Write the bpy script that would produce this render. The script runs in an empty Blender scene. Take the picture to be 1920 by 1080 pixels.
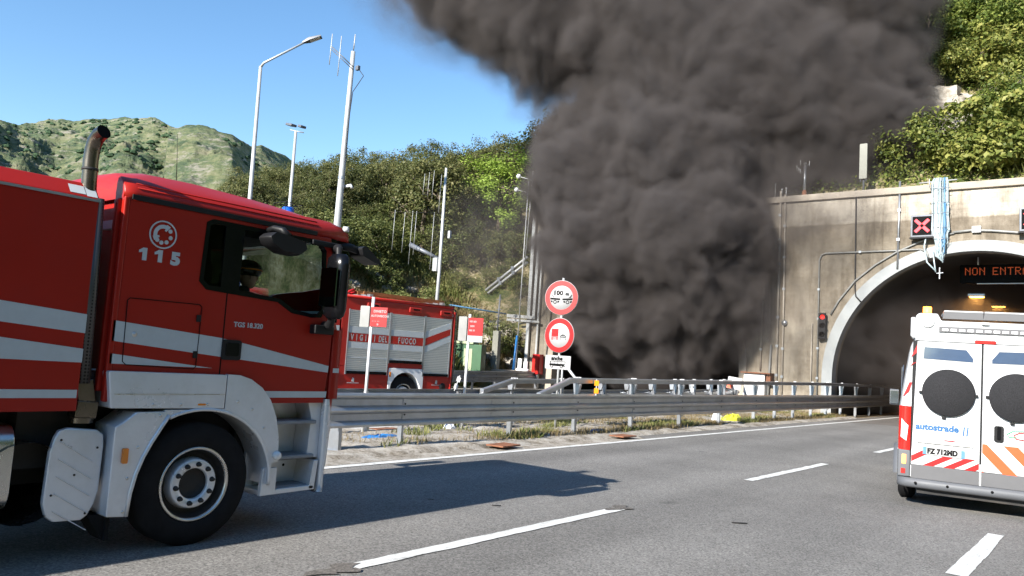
import bpy, math, random
import numpy as np
from mathutils import Vector, Matrix, noise as mnoise
from mathutils.geometry import tessellate_polygon
random.seed(7); rng = np.random.default_rng(7)
scene = bpy.context.scene
COL = scene.collection
R = math.radians

# ---------------------------------------------------------------- camera
EYE = Vector((0, 0, 1.77))
CAMROT = (Matrix.Rotation(R(38.83), 3, 'Z') @ Matrix.Rotation(R(95.107), 3, 'X') @ Matrix.Rotation(R(3.662), 3, 'Z'))
cam_data = bpy.data.cameras.new("camera")
cam_data.lens = 27.19; cam_data.sensor_width = 36
cam_data.clip_start = 0.1; cam_data.clip_end = 6000
cam = bpy.data.objects.new("camera", cam_data)
cam.matrix_world = Matrix.Translation(EYE) @ CAMROT.to_4x4()
COL.objects.link(cam); scene.camera = cam

# ---------------------------------------------------------------- light
SUN_DIR = Vector((0.035, 1.0, -0.545)).normalized()      # direction the light travels
sun_el = math.asin(-SUN_DIR.z)
world = bpy.data.worlds.new("World"); scene.world = world; world.use_nodes = True
wn = world.node_tree.nodes; wl = world.node_tree.links
wn.clear()
wout = wn.new('ShaderNodeOutputWorld'); bg = wn.new('ShaderNodeBackground')
sky = wn.new('ShaderNodeTexSky'); sky.sky_type = 'NISHITA'; sky.sun_disc = False
sky.sun_elevation = sun_el
sky.sun_rotation = math.pi + math.atan2(0.035, 1.0)
sky.air_density = 1.0; sky.dust_density = 0.0; sky.ozone_density = 1.0
bg.inputs['Strength'].default_value = 0.105
hsv = wn.new('ShaderNodeHueSaturation'); hsv.inputs['Saturation'].default_value = 1.22; wl.new(sky.outputs[0], hsv.inputs['Color']); wl.new(hsv.outputs[0], bg.inputs['Color']); wl.new(bg.outputs[0], wout.inputs['Surface'])
sl = bpy.data.lights.new("sun", 'SUN'); sl.energy = 5.0; sl.angle = R(0.5); sl.color = (1.0, 0.945, 0.86)
so = bpy.data.objects.new("sun", sl); COL.objects.link(so)
so.rotation_euler = SUN_DIR.to_track_quat('-Z', 'Y').to_euler(); so.location = (0, -30, 40)

scene.view_settings.view_transform = 'Standard'; scene.view_settings.look = 'None'
scene.view_settings.exposure = 1.25; scene.view_settings.gamma = 1
cy = scene.cycles
cy.use_denoising = True
try: cy.denoiser = 'OPENIMAGEDENOISE'
except Exception: pass
cy.max_bounces = 8; cy.diffuse_bounces = 3; cy.glossy_bounces = 3; cy.transmission_bounces = 4
cy.transparent_max_bounces = 12; cy.volume_bounces = 3
cy.volume_step_rate = 1.0; cy.volume_max_steps = 256
cy.use_adaptive_sampling = True; cy.adaptive_threshold = 0.02
cy.caustics_reflective = False; cy.caustics_refractive = False

# ---------------------------------------------------------------- geometry helpers
def ray(u, v):
    return CAMROT @ Vector(((u - 960) / 1450, -(v - 540) / 1450, -1))
def seen(u, v, depth):           # world point at a given distance along the view axis
    return EYE + ray(u, v) * depth

def V(*a): return Vector(a)

class MB:
    """collects faces of one part"""
    def __init__(s): s.v = []; s.f = []; s.m = []; s.sm = []; s.M = None
    def add(s, verts, faces, mi=0, smooth=False):
        o = len(s.v)
        for p in verts:
            p = Vector(p)
            if s.M is not None: p = s.M @ p
            s.v.append(p)
        for f in faces:
            s.f.append([i + o for i in f]); s.m.append(mi); s.sm.append(smooth)
        return s
    def box(s, x0, x1, y0, y1, z0, z1, mi=0):
        v = [(x, y, z) for x in (x0, x1) for y in (y0, y1) for z in (z0, z1)]
        return s.add(v, [(0, 1, 3, 2), (4, 6, 7, 5), (0, 4, 5, 1), (2, 3, 7, 6), (0, 2, 6, 4), (1, 5, 7, 3)], mi)
    def obox(s, c, size, rot=None, mi=0):
        rot = rot or Matrix.Identity(3); c = Vector(c)
        v = [c + rot @ Vector((x * size[0] / 2, y * size[1] / 2, z * size[2] / 2)) for x in (-1, 1) for y in (-1, 1) for z in (-1, 1)]
        return s.add(v, [(0, 1, 3, 2), (4, 6, 7, 5), (0, 4, 5, 1), (2, 3, 7, 6), (0, 2, 6, 4), (1, 5, 7, 3)], mi)
    def beam(s, a, b, w, h, up=(0, 0, 1), mi=0):
        a = Vector(a); b = Vector(b); d = (b - a).normalized(); upv = Vector(up)
        if abs(d.dot(upv)) > .99: upv = Vector((0, 1, 0))
        sx = d.cross(upv).normalized() * w / 2; sz = sx.cross(d).normalized() * h / 2
        v = [p + i * sx + j * sz for p in (a, b) for i, j in ((-1, -1), (1, -1), (1, 1), (-1, 1))]
        return s.add(v, [(3, 2, 1, 0), (4, 5, 6, 7), (0, 1, 5, 4), (1, 2, 6, 5), (2, 3, 7, 6), (3, 0, 4, 7)], mi)
    def tube(s, pts, r, n=8, mi=0, cap=True, smooth=True):
        pts = [Vector(p) for p in pts]; k = len(pts)
        rs = r if isinstance(r, (list, tuple)) else [r] * k
        vs = []; prev = None
        for i, p in enumerate(pts):
            d = (pts[min(i + 1, k - 1)] - pts[max(i - 1, 0)]).normalized()
            if prev is None:
                prev = d.orthogonal().normalized()
            prev = (prev - d * prev.dot(d)).normalized(); q = d.cross(prev)
            for j in range(n):
                a = 2 * math.pi * j / n
                vs.append(p + (prev * math.cos(a) + q * math.sin(a)) * rs[i])
        fs = [(i * n + j, i * n + (j + 1) % n, (i + 1) * n + (j + 1) % n, (i + 1) * n + j) for i in range(k - 1) for j in range(n)]
        s.add(vs, fs, mi, smooth)
        if cap:
            o = len(s.v) - len(vs)
            for base, rev in ((0, True), ((k - 1) * n, False)):
                ids = [o + base + j for j in range(n)]
                s.f.append(ids[::-1] if rev else ids); s.m.append(mi); s.sm.append(False)
        return s
    def lathe(s, prof, c, axis='X', n=32, mi=0, smooth=True, close=False):
        """prof: list of (along, radius)"""
        c = Vector(c); vs = []
        for a, r in prof:
            for j in range(n):
                t = 2 * math.pi * j / n
                p = {'X': Vector((a, r * math.cos(t), r * math.sin(t))), 'Y': Vector((r * math.cos(t), a, r * math.sin(t))),
                     'Z': Vector((r * math.cos(t), r * math.sin(t), a))}[axis]
                vs.append(c + p)
        k = len(prof)
        fs = [(i * n + j, i * n + (j + 1) % n, (i + 1) * n + (j + 1) % n, (i + 1) * n + j) for i in range(k - 1) for j in range(n)]
        s.add(vs, fs, mi, smooth)
        return s
    def plate(s, outer, holes, a0, a1, plane='YZ', mi=0):
        """extruded polygon with holes; 2-D points in `plane`, extruded along the remaining axis from a0 to a1"""
        def P(q, a):
            return {'YZ': (a, q[0], q[1]), 'XZ': (q[0], a, q[1]), 'XY': (q[0], q[1], a)}[plane]
        loops = [list(outer)] + [list(h) for h in holes]
        flat = [q for l in loops for q in l]
        tris = tessellate_polygon([[Vector((q[0], q[1], 0)) for q in l] for l in loops])
        n = len(flat)
        vs = [P(q, a0) for q in flat] + [P(q, a1) for q in flat]
        fs = [tuple(t) for t in tris] + [tuple(i + n for i in reversed(t)) for t in tris]
        o = 0
        for l in loops:
            k = len(l)
            for i in range(k):
                j = (i + 1) % k
                fs.append((o + i, o + j, o + j + n, o + i + n))
            o += k
        return s.add(vs, fs, mi)
    def sweep(s, prof, path, mi=0, smooth=False, closed=False):
        """prof: (lateral, up) points; path of world points, lateral = horizontal right of the path"""
        path = [Vector(p) for p in path]; k = len(path); n = len(prof); vs = []
        for i, p in enumerate(path):
            d = path[min(i + 1, k - 1)] - path[max(i - 1, 0)]; d.normalize()
            lat = Vector((d.y, -d.x, 0)).normalized()
            for a, b in prof: vs.append(p + lat * a + Vector((0, 0, b)))
        m = n if closed else n - 1
        fs = [(i * n + j, i * n + (j + 1) % n, (i + 1) * n + (j + 1) % n, (i + 1) * n + j) for i in range(k - 1) for j in range(m)]
        s.add(vs, fs, mi, smooth)
        if closed:
            s.add([vs[j] for j in range(n)], [tuple(range(n))], mi); s.add([vs[(k - 1) * n + j] for j in range(n)], [tuple(range(n))[::-1]], mi)
        return s
    def loft(s, secs, mi=0, smooth=True, cap=True, closed=True):
        n = len(secs[0]); k = len(secs); vs = [p for c in secs for p in c]
        m = n if closed else n - 1
        fs = [(i * n + j, i * n + (j + 1) % n, (i + 1) * n + (j + 1) % n, (i + 1) * n + j) for i in range(k - 1) for j in range(m)]
        s.add(vs, fs, mi, smooth)
        if cap:
            s.add(secs[0], [tuple(range(n))], mi); s.add(secs[-1], [tuple(range(n))], mi)
        return s
    def text(s, body, size, M, mi=0, sx=1.0, depth=0.0, spacing=1.0, align='LEFT', bold=0.0):
        """M: matrix of the text plane (x right, y up, z out)"""
        cu = bpy.data.curves.new('lettering', 'FONT'); cu.body = body; cu.size = size; cu.space_character = spacing
        cu.align_x = align; cu.extrude = depth; cu.resolution_u = 3; cu.offset = bold
        ob = bpy.data.objects.new('lettering', cu); me = bpy.data.meshes.new_from_object(ob)
        S = Matrix.Diagonal((sx, 1, 1, 1))
        s.add([M @ (S @ v.co) for v in me.vertices], [tuple(p.vertices) for p in me.polygons], mi)
        bpy.data.meshes.remove(me); bpy.data.objects.remove(ob); bpy.data.curves.remove(cu)
        return s
    def build(s, name, mats, parent=None, off=None, bevel=0, label=None, smooth_angle=None, fix=True):
        me = bpy.data.meshes.new(name)
        vs = s.v
        if off is not None: vs = [p + Vector(off) for p in vs]
        me.from_pydata([tuple(p) for p in vs], [], s.f)
        if not isinstance(mats, (list, tuple)): mats = [mats]
        for m in mats: me.materials.append(m)
        me.polygons.foreach_set('material_index', s.m); me.polygons.foreach_set('use_smooth', s.sm)
        me.update()
        if fix:
            import bmesh
            bm = bmesh.new(); bm.from_mesh(me); bmesh.ops.recalc_face_normals(bm, faces=bm.faces); bm.to_mesh(me); bm.free()
        o = bpy.data.objects.new(name, me); COL.objects.link(o)
        if parent is not None: o.parent = parent
        if bevel:
            b = o.modifiers.new('bevel', 'BEVEL'); b.width = bevel; b.segments = 2; b.limit_method = 'ANGLE'; b.angle_limit = R(35)
            me.polygons.foreach_set('use_smooth', [True] * len(me.polygons))
            w = o.modifiers.new('wn', 'WEIGHTED_NORMAL'); w.keep_sharp = True
        if label: o['label'] = label
        return o

def each(b, name, mats, parent=None, off=None, n=None, **k):
    '''links every separate piece collected in b as an object of its own'''
    par = list(range(len(b.v)))
    def find(i):
        while par[i] != i: par[i] = par[par[i]]; i = par[i]
        return i
    for f in b.f:
        r0 = find(f[0])
        for i in f[1:]: par[find(i)] = r0
    groups = {}
    for fi, f in enumerate(b.f): groups.setdefault(find(f[0]), []).append(fi)
    out = []
    for fs in groups.values():
        ids = sorted({i for fi in fs for i in b.f[fi]}); mp = {i: j for j, i in enumerate(ids)}
        c = MB(); c.v = [b.v[i] for i in ids]; c.f = [[mp[i] for i in b.f[fi]] for fi in fs]; c.m = [b.m[fi] for fi in fs]; c.sm = [b.sm[fi] for fi in fs]
        out.append(c.build(name, mats, parent, off, **k))
    return out
def tag(o, label, cat, group=None):
    o['label'] = label; o['category'] = cat
    if group: o['group'] = group
    return o
def thing(name, label, cat, loc=(0, 0, 0), rotz=0.0, group=None, rx=0.0, ry=0.0):
    o = bpy.data.objects.new(name, None); COL.objects.link(o)
    o.location = loc; o.rotation_euler = (rx, ry, rotz); o.empty_display_size = .2
    return tag(o, label, cat, group)
def struct(o, label=None):
    o['kind'] = 'structure'
    if label: o['label'] = label
    return o
def stuff(o, label, cat):
    o['kind'] = 'stuff'; return tag(o, label, cat)
def dup(o, loc=None, rotz=None, label=None, scale=None, parent=None):
    c = o.copy(); COL.objects.link(c); c.parent = parent
    if loc is not None: c.location = loc
    if rotz is not None: c.rotation_euler = (0, 0, rotz)
    if scale is not None: c.scale = scale
    if label: c['label'] = label
    for ch in list(o.children): dup(ch, parent=c)
    return c

def arc(cx, cz, r, a0, a1, n):
    return [(cx + r * math.cos(R(a0 + (a1 - a0) * i / n)), cz + r * math.sin(R(a0 + (a1 - a0) * i / n))) for i in range(n + 1)]
def circle(cx, cz, r, n=32): return arc(cx, cz, r, 0, 360 * (n - 1) / n, n - 1)
def rrect(x0, x1, z0, z1, r, n=4):
    out = []
    for cx, cz, a in ((x1 - r, z1 - r, 0), (x0 + r, z1 - r, 90), (x0 + r, z0 + r, 180), (x1 - r, z0 + r, 270)):
        out += arc(cx, cz, r, a, a + 90, n)
    return out

# ---------------------------------------------------------------- materials
def new_mat(name):
    m = bpy.data.materials.new(name); m.use_nodes = True
    nt = m.node_tree; b = nt.nodes['Principled BSDF']
    return m, nt, nt.nodes, nt.links, b
def NN(nodes, t, **k):
    n = nodes.new(t)
    for a, b in k.items():
        if hasattr(n, a) and not a[0].isupper(): setattr(n, a, b)
        else: n.inputs[a.replace('_', ' ')].default_value = b
    return n
def ramp(nodes, stops, interp='LINEAR'):
    r = nodes.new('ShaderNodeValToRGB'); r.color_ramp.interpolation = interp
    e = r.color_ramp.elements
    while len(e) < len(stops): e.new(0.5)
    for i, (p, c) in enumerate(stops):
        e[i].position = p; e[i].color = (*c, 1) if len(c) == 3 else c
    return r
def c3(c): return (*c, 1) if len(c) == 3 else c
def pmat(name, col, rough=.5, metal=0.0, var=.12, vscale=3.0, bump=0.0, bscale=40.0, coat=0.0, rvar=.1, spec=.5, dirt=None, dscale=1.5, damt=.5):
    """principled material with noise variation of colour and roughness, optional dirt patches and bump"""
    m, nt, nd, lk, b = new_mat(name)
    tc = nd.new('ShaderNodeTexCoord')
    n1 = NN(nd, 'ShaderNodeTexNoise', Scale=vscale, Detail=5.0, Roughness=.6); lk.new(tc.outputs['Object'], n1.inputs['Vector'])
    dark = tuple(x * (1 - var) for x in col[:3]); lite = tuple(min(1, x * (1 + var)) for x in col[:3])
    r = ramp(nd, [(.3, dark), (.7, lite)]); lk.new(n1.outputs['Fac'], r.inputs['Fac'])
    out = r.outputs['Color']
    if dirt:
        n2 = NN(nd, 'ShaderNodeTexNoise', Scale=dscale, Detail=8.0, Roughness=.7); lk.new(tc.outputs['Object'], n2.inputs['Vector'])
        r2 = ramp(nd, [(.45, (0, 0, 0)), (.75, (damt, damt, damt))]); lk.new(n2.outputs['Fac'], r2.inputs['Fac'])
        mx = nd.new('ShaderNodeMix'); mx.data_type = 'RGBA'; lk.new(r2.outputs['Color'], mx.inputs['Factor'])
        lk.new(out, mx.inputs[6]); mx.inputs[7].default_value = c3(dirt); out = mx.outputs[2]
    lk.new(out, b.inputs['Base Color'])
    mr = NN(nd, 'ShaderNodeMapRange'); mr.inputs['To Min'].default_value = max(.02, rough - rvar); mr.inputs['To Max'].default_value = min(1, rough + rvar)
    lk.new(n1.outputs['Fac'], mr.inputs['Value']); lk.new(mr.outputs[0], b.inputs['Roughness'])
    b.inputs['Metallic'].default_value = metal; b.inputs['Specular IOR Level'].default_value = spec
    if coat: b.inputs['Coat Weight'].default_value = coat; b.inputs['Coat Roughness'].default_value = .06
    if bump:
        n3 = NN(nd, 'ShaderNodeTexNoise', Scale=bscale, Detail=6.0); lk.new(tc.outputs['Object'], n3.inputs['Vector'])
        bp = NN(nd, 'ShaderNodeBump', Strength=bump, Distance=.02); lk.new(n3.outputs['Fac'], bp.inputs['Height']); lk.new(bp.outputs[0], b.inputs['Normal'])
    return m
def emat(name, col, strength, base=(.02, .02, .02)):
    m, nt, nd, lk, b = new_mat(name)
    b.inputs['Base Color'].default_value = c3(base); b.inputs['Emission Color'].default_value = c3(col); b.inputs['Emission Strength'].default_value = strength
    return m
def glass_mat(name, tint=(.35, .42, .4), refl=.12, rough=.02):
    m, nt, nd, lk, b = new_mat(name); nd.remove(b)
    out = nd['Material Output']
    tr = nd.new('ShaderNodeBsdfTransparent'); tr.inputs['Color'].default_value = c3(tint)
    gl = nd.new('ShaderNodeBsdfGlossy'); gl.inputs['Roughness'].default_value = rough
    fr = NN(nd, 'ShaderNodeFresnel', IOR=1.22); mx = nd.new('ShaderNodeMixShader')
    lk.new(fr.outputs[0], mx.inputs[0]); lk.new(tr.outputs[0], mx.inputs[1]); lk.new(gl.outputs[0], mx.inputs[2]); lk.new(mx.outputs[0], out.inputs['Surface'])
    return m

M = {}
M['red'] = pmat('red_paint', (.32, .012, .006), .4, coat=.08, var=.05, vscale=1.2, rvar=.05, spec=.25, dirt=(.2, .02, .02), damt=.2, dscale=2.5)
M['red2'] = pmat('red_paint_dusty', (.36, .012, .007), .42, coat=.1, var=.06, rvar=.05)
M['retro'] = pmat('reflective_white_film', (.46, .49, .5), .4, var=.04, vscale=12)
M['silver'] = pmat('silver_paint', (.68, .69, .72), .3, metal=.3, var=.05, vscale=2, coat=.3, dirt=(.35, .34, .32), damt=.3, dscale=3)
M['white'] = pmat('white_paint', (.56, .57, .58), .35, var=.02, coat=.3, rvar=.04, dirt=(.3, .29, .27), damt=.35, dscale=1.8)
M['whitematte'] = pmat('white_plastic', (.75, .76, .77), .5, var=.04)
M['black'] = pmat('black_plastic', (.010, .010, .011), .5, spec=.25, var=.25, bump=.05, bscale=90)
M['blackgloss'] = pmat('black_gloss', (.004, .004, .005), .2, var=.1, spec=.25)
M['rubber'] = pmat('tyre_rubber', (.012, .012, .013), .85, var=.25, vscale=8, bump=.15, bscale=60, spec=.12)
M['dark'] = pmat('dark_underbody', (.01, .01, .011), .7, var=.4, vscale=6, dirt=(.06, .05, .04), damt=.5)
M['galv'] = pmat('galvanised_steel', (.40, .42, .45), .36, metal=.75, var=.14, vscale=1.7, bump=.03, bscale=8, dirt=(.25, .23, .2), damt=.45, dscale=2.2)
M['galvlight'] = pmat('pale_galvanised_pole', (.45, .46, .46), .5, metal=.3, var=.08, vscale=1.5)
M['steel'] = pmat('brushed_steel', (.55, .54, .52), .28, metal=.9, var=.12, vscale=2.5, bump=.03, bscale=5)
M['exh'] = pmat('heat_tinted_steel', (.14, .118, .095), .27, metal=.9, var=.3, vscale=4)
M['step'] = pmat('tread_grey', (.25, .26, .28), .6, metal=.3, bump=.6, bscale=120)
M['amber'] = pmat('amber_lens', (.7, .2, .01), .2, var=.1, coat=.5)
M['redlens'] = pmat('red_lens', (.6, .02, .015), .2, var=.1, coat=.6)
M['lens'] = pmat('clear_lens', (.7, .7, .7), .12, var=.15, vscale=30, coat=.5)
M['bluelens'] = pmat('blue_lens', (.01, .09, .5), .18, var=.2, vscale=20, coat=.6)
M['glass'] = glass_mat('cab_glass', (.66, .72, .70))
M['darkglass'] = glass_mat('tinted_glass', (.12, .15, .15))
M['mirrorglass'] = pmat('mirror_glass', (.25, .3, .36), .04, metal=1, var=.02)
M['pipegrey'] = pmat('grey_conduit', (.24, .24, .23), .55, metal=.2, var=.15)
M['panelgrey'] = pmat('aged_cream_panel', (.2, .2, .17), .6, var=.1)
M['rust'] = pmat('rusty_iron', (.2, .08, .04), .8, var=.4, vscale=9, bump=.3)
M['signwhite'] = pmat('sign_white', (.36, .36, .36), .4, var=.02)
M['signred'] = pmat('sign_red', (.36, .006, .006), .4, var=.03)
M['signblack'] = pmat('sign_black', (.006, .006, .006), .7, var=.05, spec=.08)
M['bluetext'] = pmat('blue_film', (.02, .10, .25), .4)
M['kick'] = pmat('grey_kick_panel', (.1, .1, .105), .6, var=.08)
M['orange'] = pmat('orange_film', (.7, .085, .02), .45, var=.04)
M['yellowrefl'] = pmat('amber_reflector', (.75, .22, .005), .35, var=.05)
M['green'] = pmat('green_cabinet', (.025, .09, .035), .5, var=.12)
M['greenlight'] = pmat('pale_green_door', (.28, .33, .2), .5, var=.08)
M['blue'] = pmat('blue_plastic', (.03, .19, .5), .4, var=.2)
M['seat'] = pmat('seat_fabric', (.03, .03, .035), .85, var=.2)
M['wood'] = pmat('ladder_wood', (.24, .1, .03), .6, var=.35, vscale=7)
M['cable'] = pmat('pale_blue_cable', (.34, .42, .45), .45, var=.2, vscale=4)
M['cableblue'] = pmat('blue_cable', (.08, .2, .34), .45, var=.15)
M['hivis'] = pmat('lime_fabric', (.3, .6, .05), .7, var=.1)
M['skin'] = pmat('skin', (.5, .3, .22), .55, var=.05)
M['navy'] = pmat('dark_turnout_fabric', (.015, .017, .025), .85, var=.2)
M['perf'] = None
# ---------------------------------------------------------------- setting materials
def asphalt(name, c0, c1, patch=True):
    m, nt, nd, lk, b = new_mat(name)
    geo = nd.new('ShaderNodeNewGeometry')
    v1 = NN(nd, 'ShaderNodeTexVoronoi', Scale=70.0); lk.new(geo.outputs['Position'], v1.inputs['Vector'])
    n1 = NN(nd, 'ShaderNodeTexNoise', Scale=32.0, Detail=6.0, Roughness=.85); lk.new(geo.outputs['Position'], n1.inputs['Vector'])
    r1 = ramp(nd, [(.22, c0), (.48, c1), (.74, tuple(x * 1.75 for x in c1))])
    mixv = NN(nd, 'ShaderNodeMath', operation='MULTIPLY_ADD'); mixv.inputs[1].default_value = .45
    lk.new(v1.outputs['Color'], mixv.inputs[0])
    sc = NN(nd, 'ShaderNodeMath', operation='MULTIPLY'); sc.inputs[1].default_value = .6; lk.new(n1.outputs['Fac'], sc.inputs[0]); lk.new(sc.outputs[0], mixv.inputs[2])
    lk.new(mixv.outputs[0], r1.inputs['Fac'])
    # long wear bands along the lane + patches
    mp = nd.new('ShaderNodeMapping'); mp.inputs['Scale'].default_value = (.8, .05, 1); lk.new(geo.outputs['Position'], mp.inputs['Vector'])
    n2 = NN(nd, 'ShaderNodeTexNoise', Scale=1.0, Detail=4.0); lk.new(mp.outputs[0], n2.inputs['Vector'])
    n3 = NN(nd, 'ShaderNodeTexNoise', Scale=.5, Detail=6.0, Roughness=.65); lk.new(geo.outputs['Position'], n3.inputs['Vector'])
    ad = NN(nd, 'ShaderNodeMath', operation='ADD'); lk.new(n2.outputs['Fac'], ad.inputs[0]); lk.new(n3.outputs['Fac'], ad.inputs[1])
    mr = NN(nd, 'ShaderNodeMapRange'); mr.inputs[1].default_value = .75; mr.inputs[2].default_value = 1.25; mr.inputs[3].default_value = .8; mr.inputs[4].default_value = 1.18
    lk.new(ad.outputs[0], mr.inputs[0])
    mx = nd.new('ShaderNodeMix'); mx.data_type = 'RGBA'; mx.blend_type = 'MULTIPLY'; mx.inputs[0].default_value = 1
    lk.new(r1.outputs['Color'], mx.inputs[6]); cmb = nd.new('ShaderNodeCombineColor')
    for i in range(3): lk.new(mr.outputs[0], cmb.inputs[i])
    lk.new(cmb.outputs[0], mx.inputs[7]); out = mx.outputs[2]
    if patch:  # polished wheel tracks either side of each lane centre
        sx_ = nd.new('ShaderNodeSeparateXYZ'); lk.new(geo.outputs['Position'], sx_.inputs[0])
        t1 = NN(nd, 'ShaderNodeMath', operation='MULTIPLY_ADD'); t1.inputs[1].default_value = 2 * math.pi / 1.85; t1.inputs[2].default_value = 1.2; lk.new(sx_.outputs['X'], t1.inputs[0])
        t2 = NN(nd, 'ShaderNodeMath', operation='SINE'); lk.new(t1.outputs[0], t2.inputs[0])
        t3 = NN(nd, 'ShaderNodeMapRange'); t3.inputs[1].default_value = -1; t3.inputs[2].default_value = 1; t3.inputs[3].default_value = .9; t3.inputs[4].default_value = 1.07; lk.new(t2.outputs[0], t3.inputs[0])
        mt_ = nd.new('ShaderNodeMix'); mt_.data_type = 'RGBA'; mt_.blend_type = 'MULTIPLY'; mt_.inputs[0].default_value = 1; cm_ = nd.new('ShaderNodeCombineColor')
        for i in range(3): lk.new(t3.outputs[0], cm_.inputs[i])
        lk.new(out, mt_.inputs[6]); lk.new(cm_.outputs[0], mt_.inputs[7]); out = mt_.outputs[2]
        # dark oil spots
        n4 = NN(nd, 'ShaderNodeTexNoise', Scale=.9, Detail=3.0); lk.new(geo.outputs['Position'], n4.inputs['Vector'])
        r4 = ramp(nd, [(.70, (0, 0, 0)), (.76, (.5, .5, .5))]); lk.new(n4.outputs['Fac'], r4.inputs['Fac'])
        m4 = nd.new('ShaderNodeMix'); m4.data_type = 'RGBA'; lk.new(r4.outputs['Color'], m4.inputs[0]); lk.new(out, m4.inputs[6]); m4.inputs[7].default_value = (.03, .03, .03, 1)
        out = m4.outputs[2]
    lk.new(out, b.inputs['Base Color']); b.inputs['Roughness'].default_value = .85; b.inputs['Specular IOR Level'].default_value = .3
    bp = NN(nd, 'ShaderNodeBump', Strength=.7, Distance=.006); lk.new(mixv.outputs[0], bp.inputs['Height']); lk.new(bp.outputs[0], b.inputs['Normal'])
    return m
M['asphalt'] = asphalt('asphalt', (.042, .041, .04), (.145, .139, .13))
M['asphalt_new'] = asphalt('darker_asphalt', (.04, .036, .033), (.105, .095, .085), False)
M['asphalt_left'] = asphalt('left_asphalt', (.06, .055, .05), (.16, .15, .135), False)

def paint_mat():
    m, nt, nd, lk, b = new_mat('road_paint')
    geo = nd.new('ShaderNodeNewGeometry')
    n = NN(nd, 'ShaderNodeTexNoise', Scale=14.0, Detail=8.0, Roughness=.8); lk.new(geo.outputs['Position'], n.inputs['Vector'])
    mp = nd.new('ShaderNodeMapping'); mp.inputs['Scale'].default_value = (9, .9, 1); lk.new(geo.outputs['Position'], mp.inputs['Vector'])
    n2 = NN(nd, 'ShaderNodeTexNoise', Scale=2.0, Detail=8.0, Roughness=.7); lk.new(mp.outputs[0], n2.inputs['Vector'])
    ad = NN(nd, 'ShaderNodeMath', operation='ADD'); lk.new(n.outputs['Fac'], ad.inputs[0]); lk.new(n2.outputs['Fac'], ad.inputs[1])
    r = ramp(nd, [(.37, (.15, .15, .145)), (.42, (.42, .42, .40)), (.52, (.62, .62, .6))])
    dv = NN(nd, 'ShaderNodeMath', operation='MULTIPLY'); dv.inputs[1].default_value = .5; lk.new(ad.outputs[0], dv.inputs[0]); lk.new(dv.outputs[0], r.inputs[0])
    lk.new(r.outputs[0], b.inputs['Base Color']); b.inputs['Roughness'].default_value = .7
    bp = NN(nd, 'ShaderNodeBump', Strength=.3, Distance=.004); lk.new(n.outputs['Fac'], bp.inputs['Height']); lk.new(bp.outputs[0], b.inputs['Normal'])
    return m
M['paint'] = paint_mat()

def ground_mat(name, stops, scale=3.0, bump=.6, scale2=25.0):
    m, nt, nd, lk, b = new_mat(name)
    geo = nd.new('ShaderNodeNewGeometry')
    n = NN(nd, 'ShaderNodeTexNoise', Scale=scale, Detail=9.0, Roughness=.72); lk.new(geo.outputs['Position'], n.inputs['Vector'])
    n2 = NN(nd, 'ShaderNodeTexNoise', Scale=scale2, Detail=5.0, Roughness=.7); lk.new(geo.outputs['Position'], n2.inputs['Vector'])
    ad = NN(nd, 'ShaderNodeMath', operation='MULTIPLY_ADD'); ad.inputs[1].default_value = .65; lk.new(n.outputs['Fac'], ad.inputs[0])
    s2 = NN(nd, 'ShaderNodeMath', operation='MULTIPLY'); s2.inputs[1].default_value = .35; lk.new(n2.outputs['Fac'], s2.inputs[0]); lk.new(s2.outputs[0], ad.inputs[2])
    r = ramp(nd, stops); lk.new(ad.outputs[0], r.inputs['Fac']); lk.new(r.outputs[0], b.inputs['Base Color'])
    b.inputs['Roughness'].default_value = .9; b.inputs['Specular IOR Level'].default_value = .2
    bp = NN(nd, 'ShaderNodeBump', Strength=bump, Distance=.03); lk.new(n2.outputs['Fac'], bp.inputs['Height']); lk.new(bp.outputs[0], b.inputs['Normal'])
    return m
M['median'] = ground_mat('broken_concrete_ground', [(.36, (.08, .066, .05)), (.44, (.19, .165, .13)), (.51, (.33, .30, .26)), (.62, (.46, .44, .40))], 1.6, .9, 22)
M['soil'] = ground_mat('dry_soil', [(.35, (.06, .05, .03)), (.5, (.17, .13, .08)), (.65, (.32, .26, .18))], 2.0)
M['slope'] = ground_mat('slope_earth', [(.34, (.018, .03, .01)), (.45, (.06, .075, .022)), (.52, (.17, .145, .07)), (.60, (.34, .29, .2))], .45, .8, 5)
M['slope_green'] = ground_mat('added_bank_green', [(.34, (.012, .022, .006)), (.5, (.035, .055, .015)), (.66, (.08, .09, .03))], .8, 1.0, 5)
M['rock'] = ground_mat('pale_rock', [(.33, (.06, .055, .045)), (.45, (.24, .21, .17)), (.6, (.5, .46, .41))], 1.2, 1.0, 6)

def noise2(x, y, seed=0):
    x = np.asarray(x, float); y = np.asarray(y, float)
    xi = np.floor(x).astype(np.int64); yi = np.floor(y).astype(np.int64); xf = x - xi; yf = y - yi
    def h(a, b):
        n = (a * 374761393 + b * 668265263 + seed * 982451653) & 0xffffffff
        n = ((n ^ (n >> 13)) * 1274126177) & 0xffffffff
        return ((n ^ (n >> 16)) & 0xffff) / 65535.0
    u = xf * xf * (3 - 2 * xf); w = yf * yf * (3 - 2 * yf)
    return (h(xi, yi) * (1 - u) + h(xi + 1, yi) * u) * (1 - w) + (h(xi, yi + 1) * (1 - u) + h(xi + 1, yi + 1) * u) * w - .5
def fbm(x, y, seed=0, o=5, rough=.5):
    r = 0; a = 1.0; f = 1.0
    for i in range(o):
        r = r + a * noise2(np.asarray(x) * f, np.asarray(y) * f, seed + i); a *= rough; f *= 2.03
    return r

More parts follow.
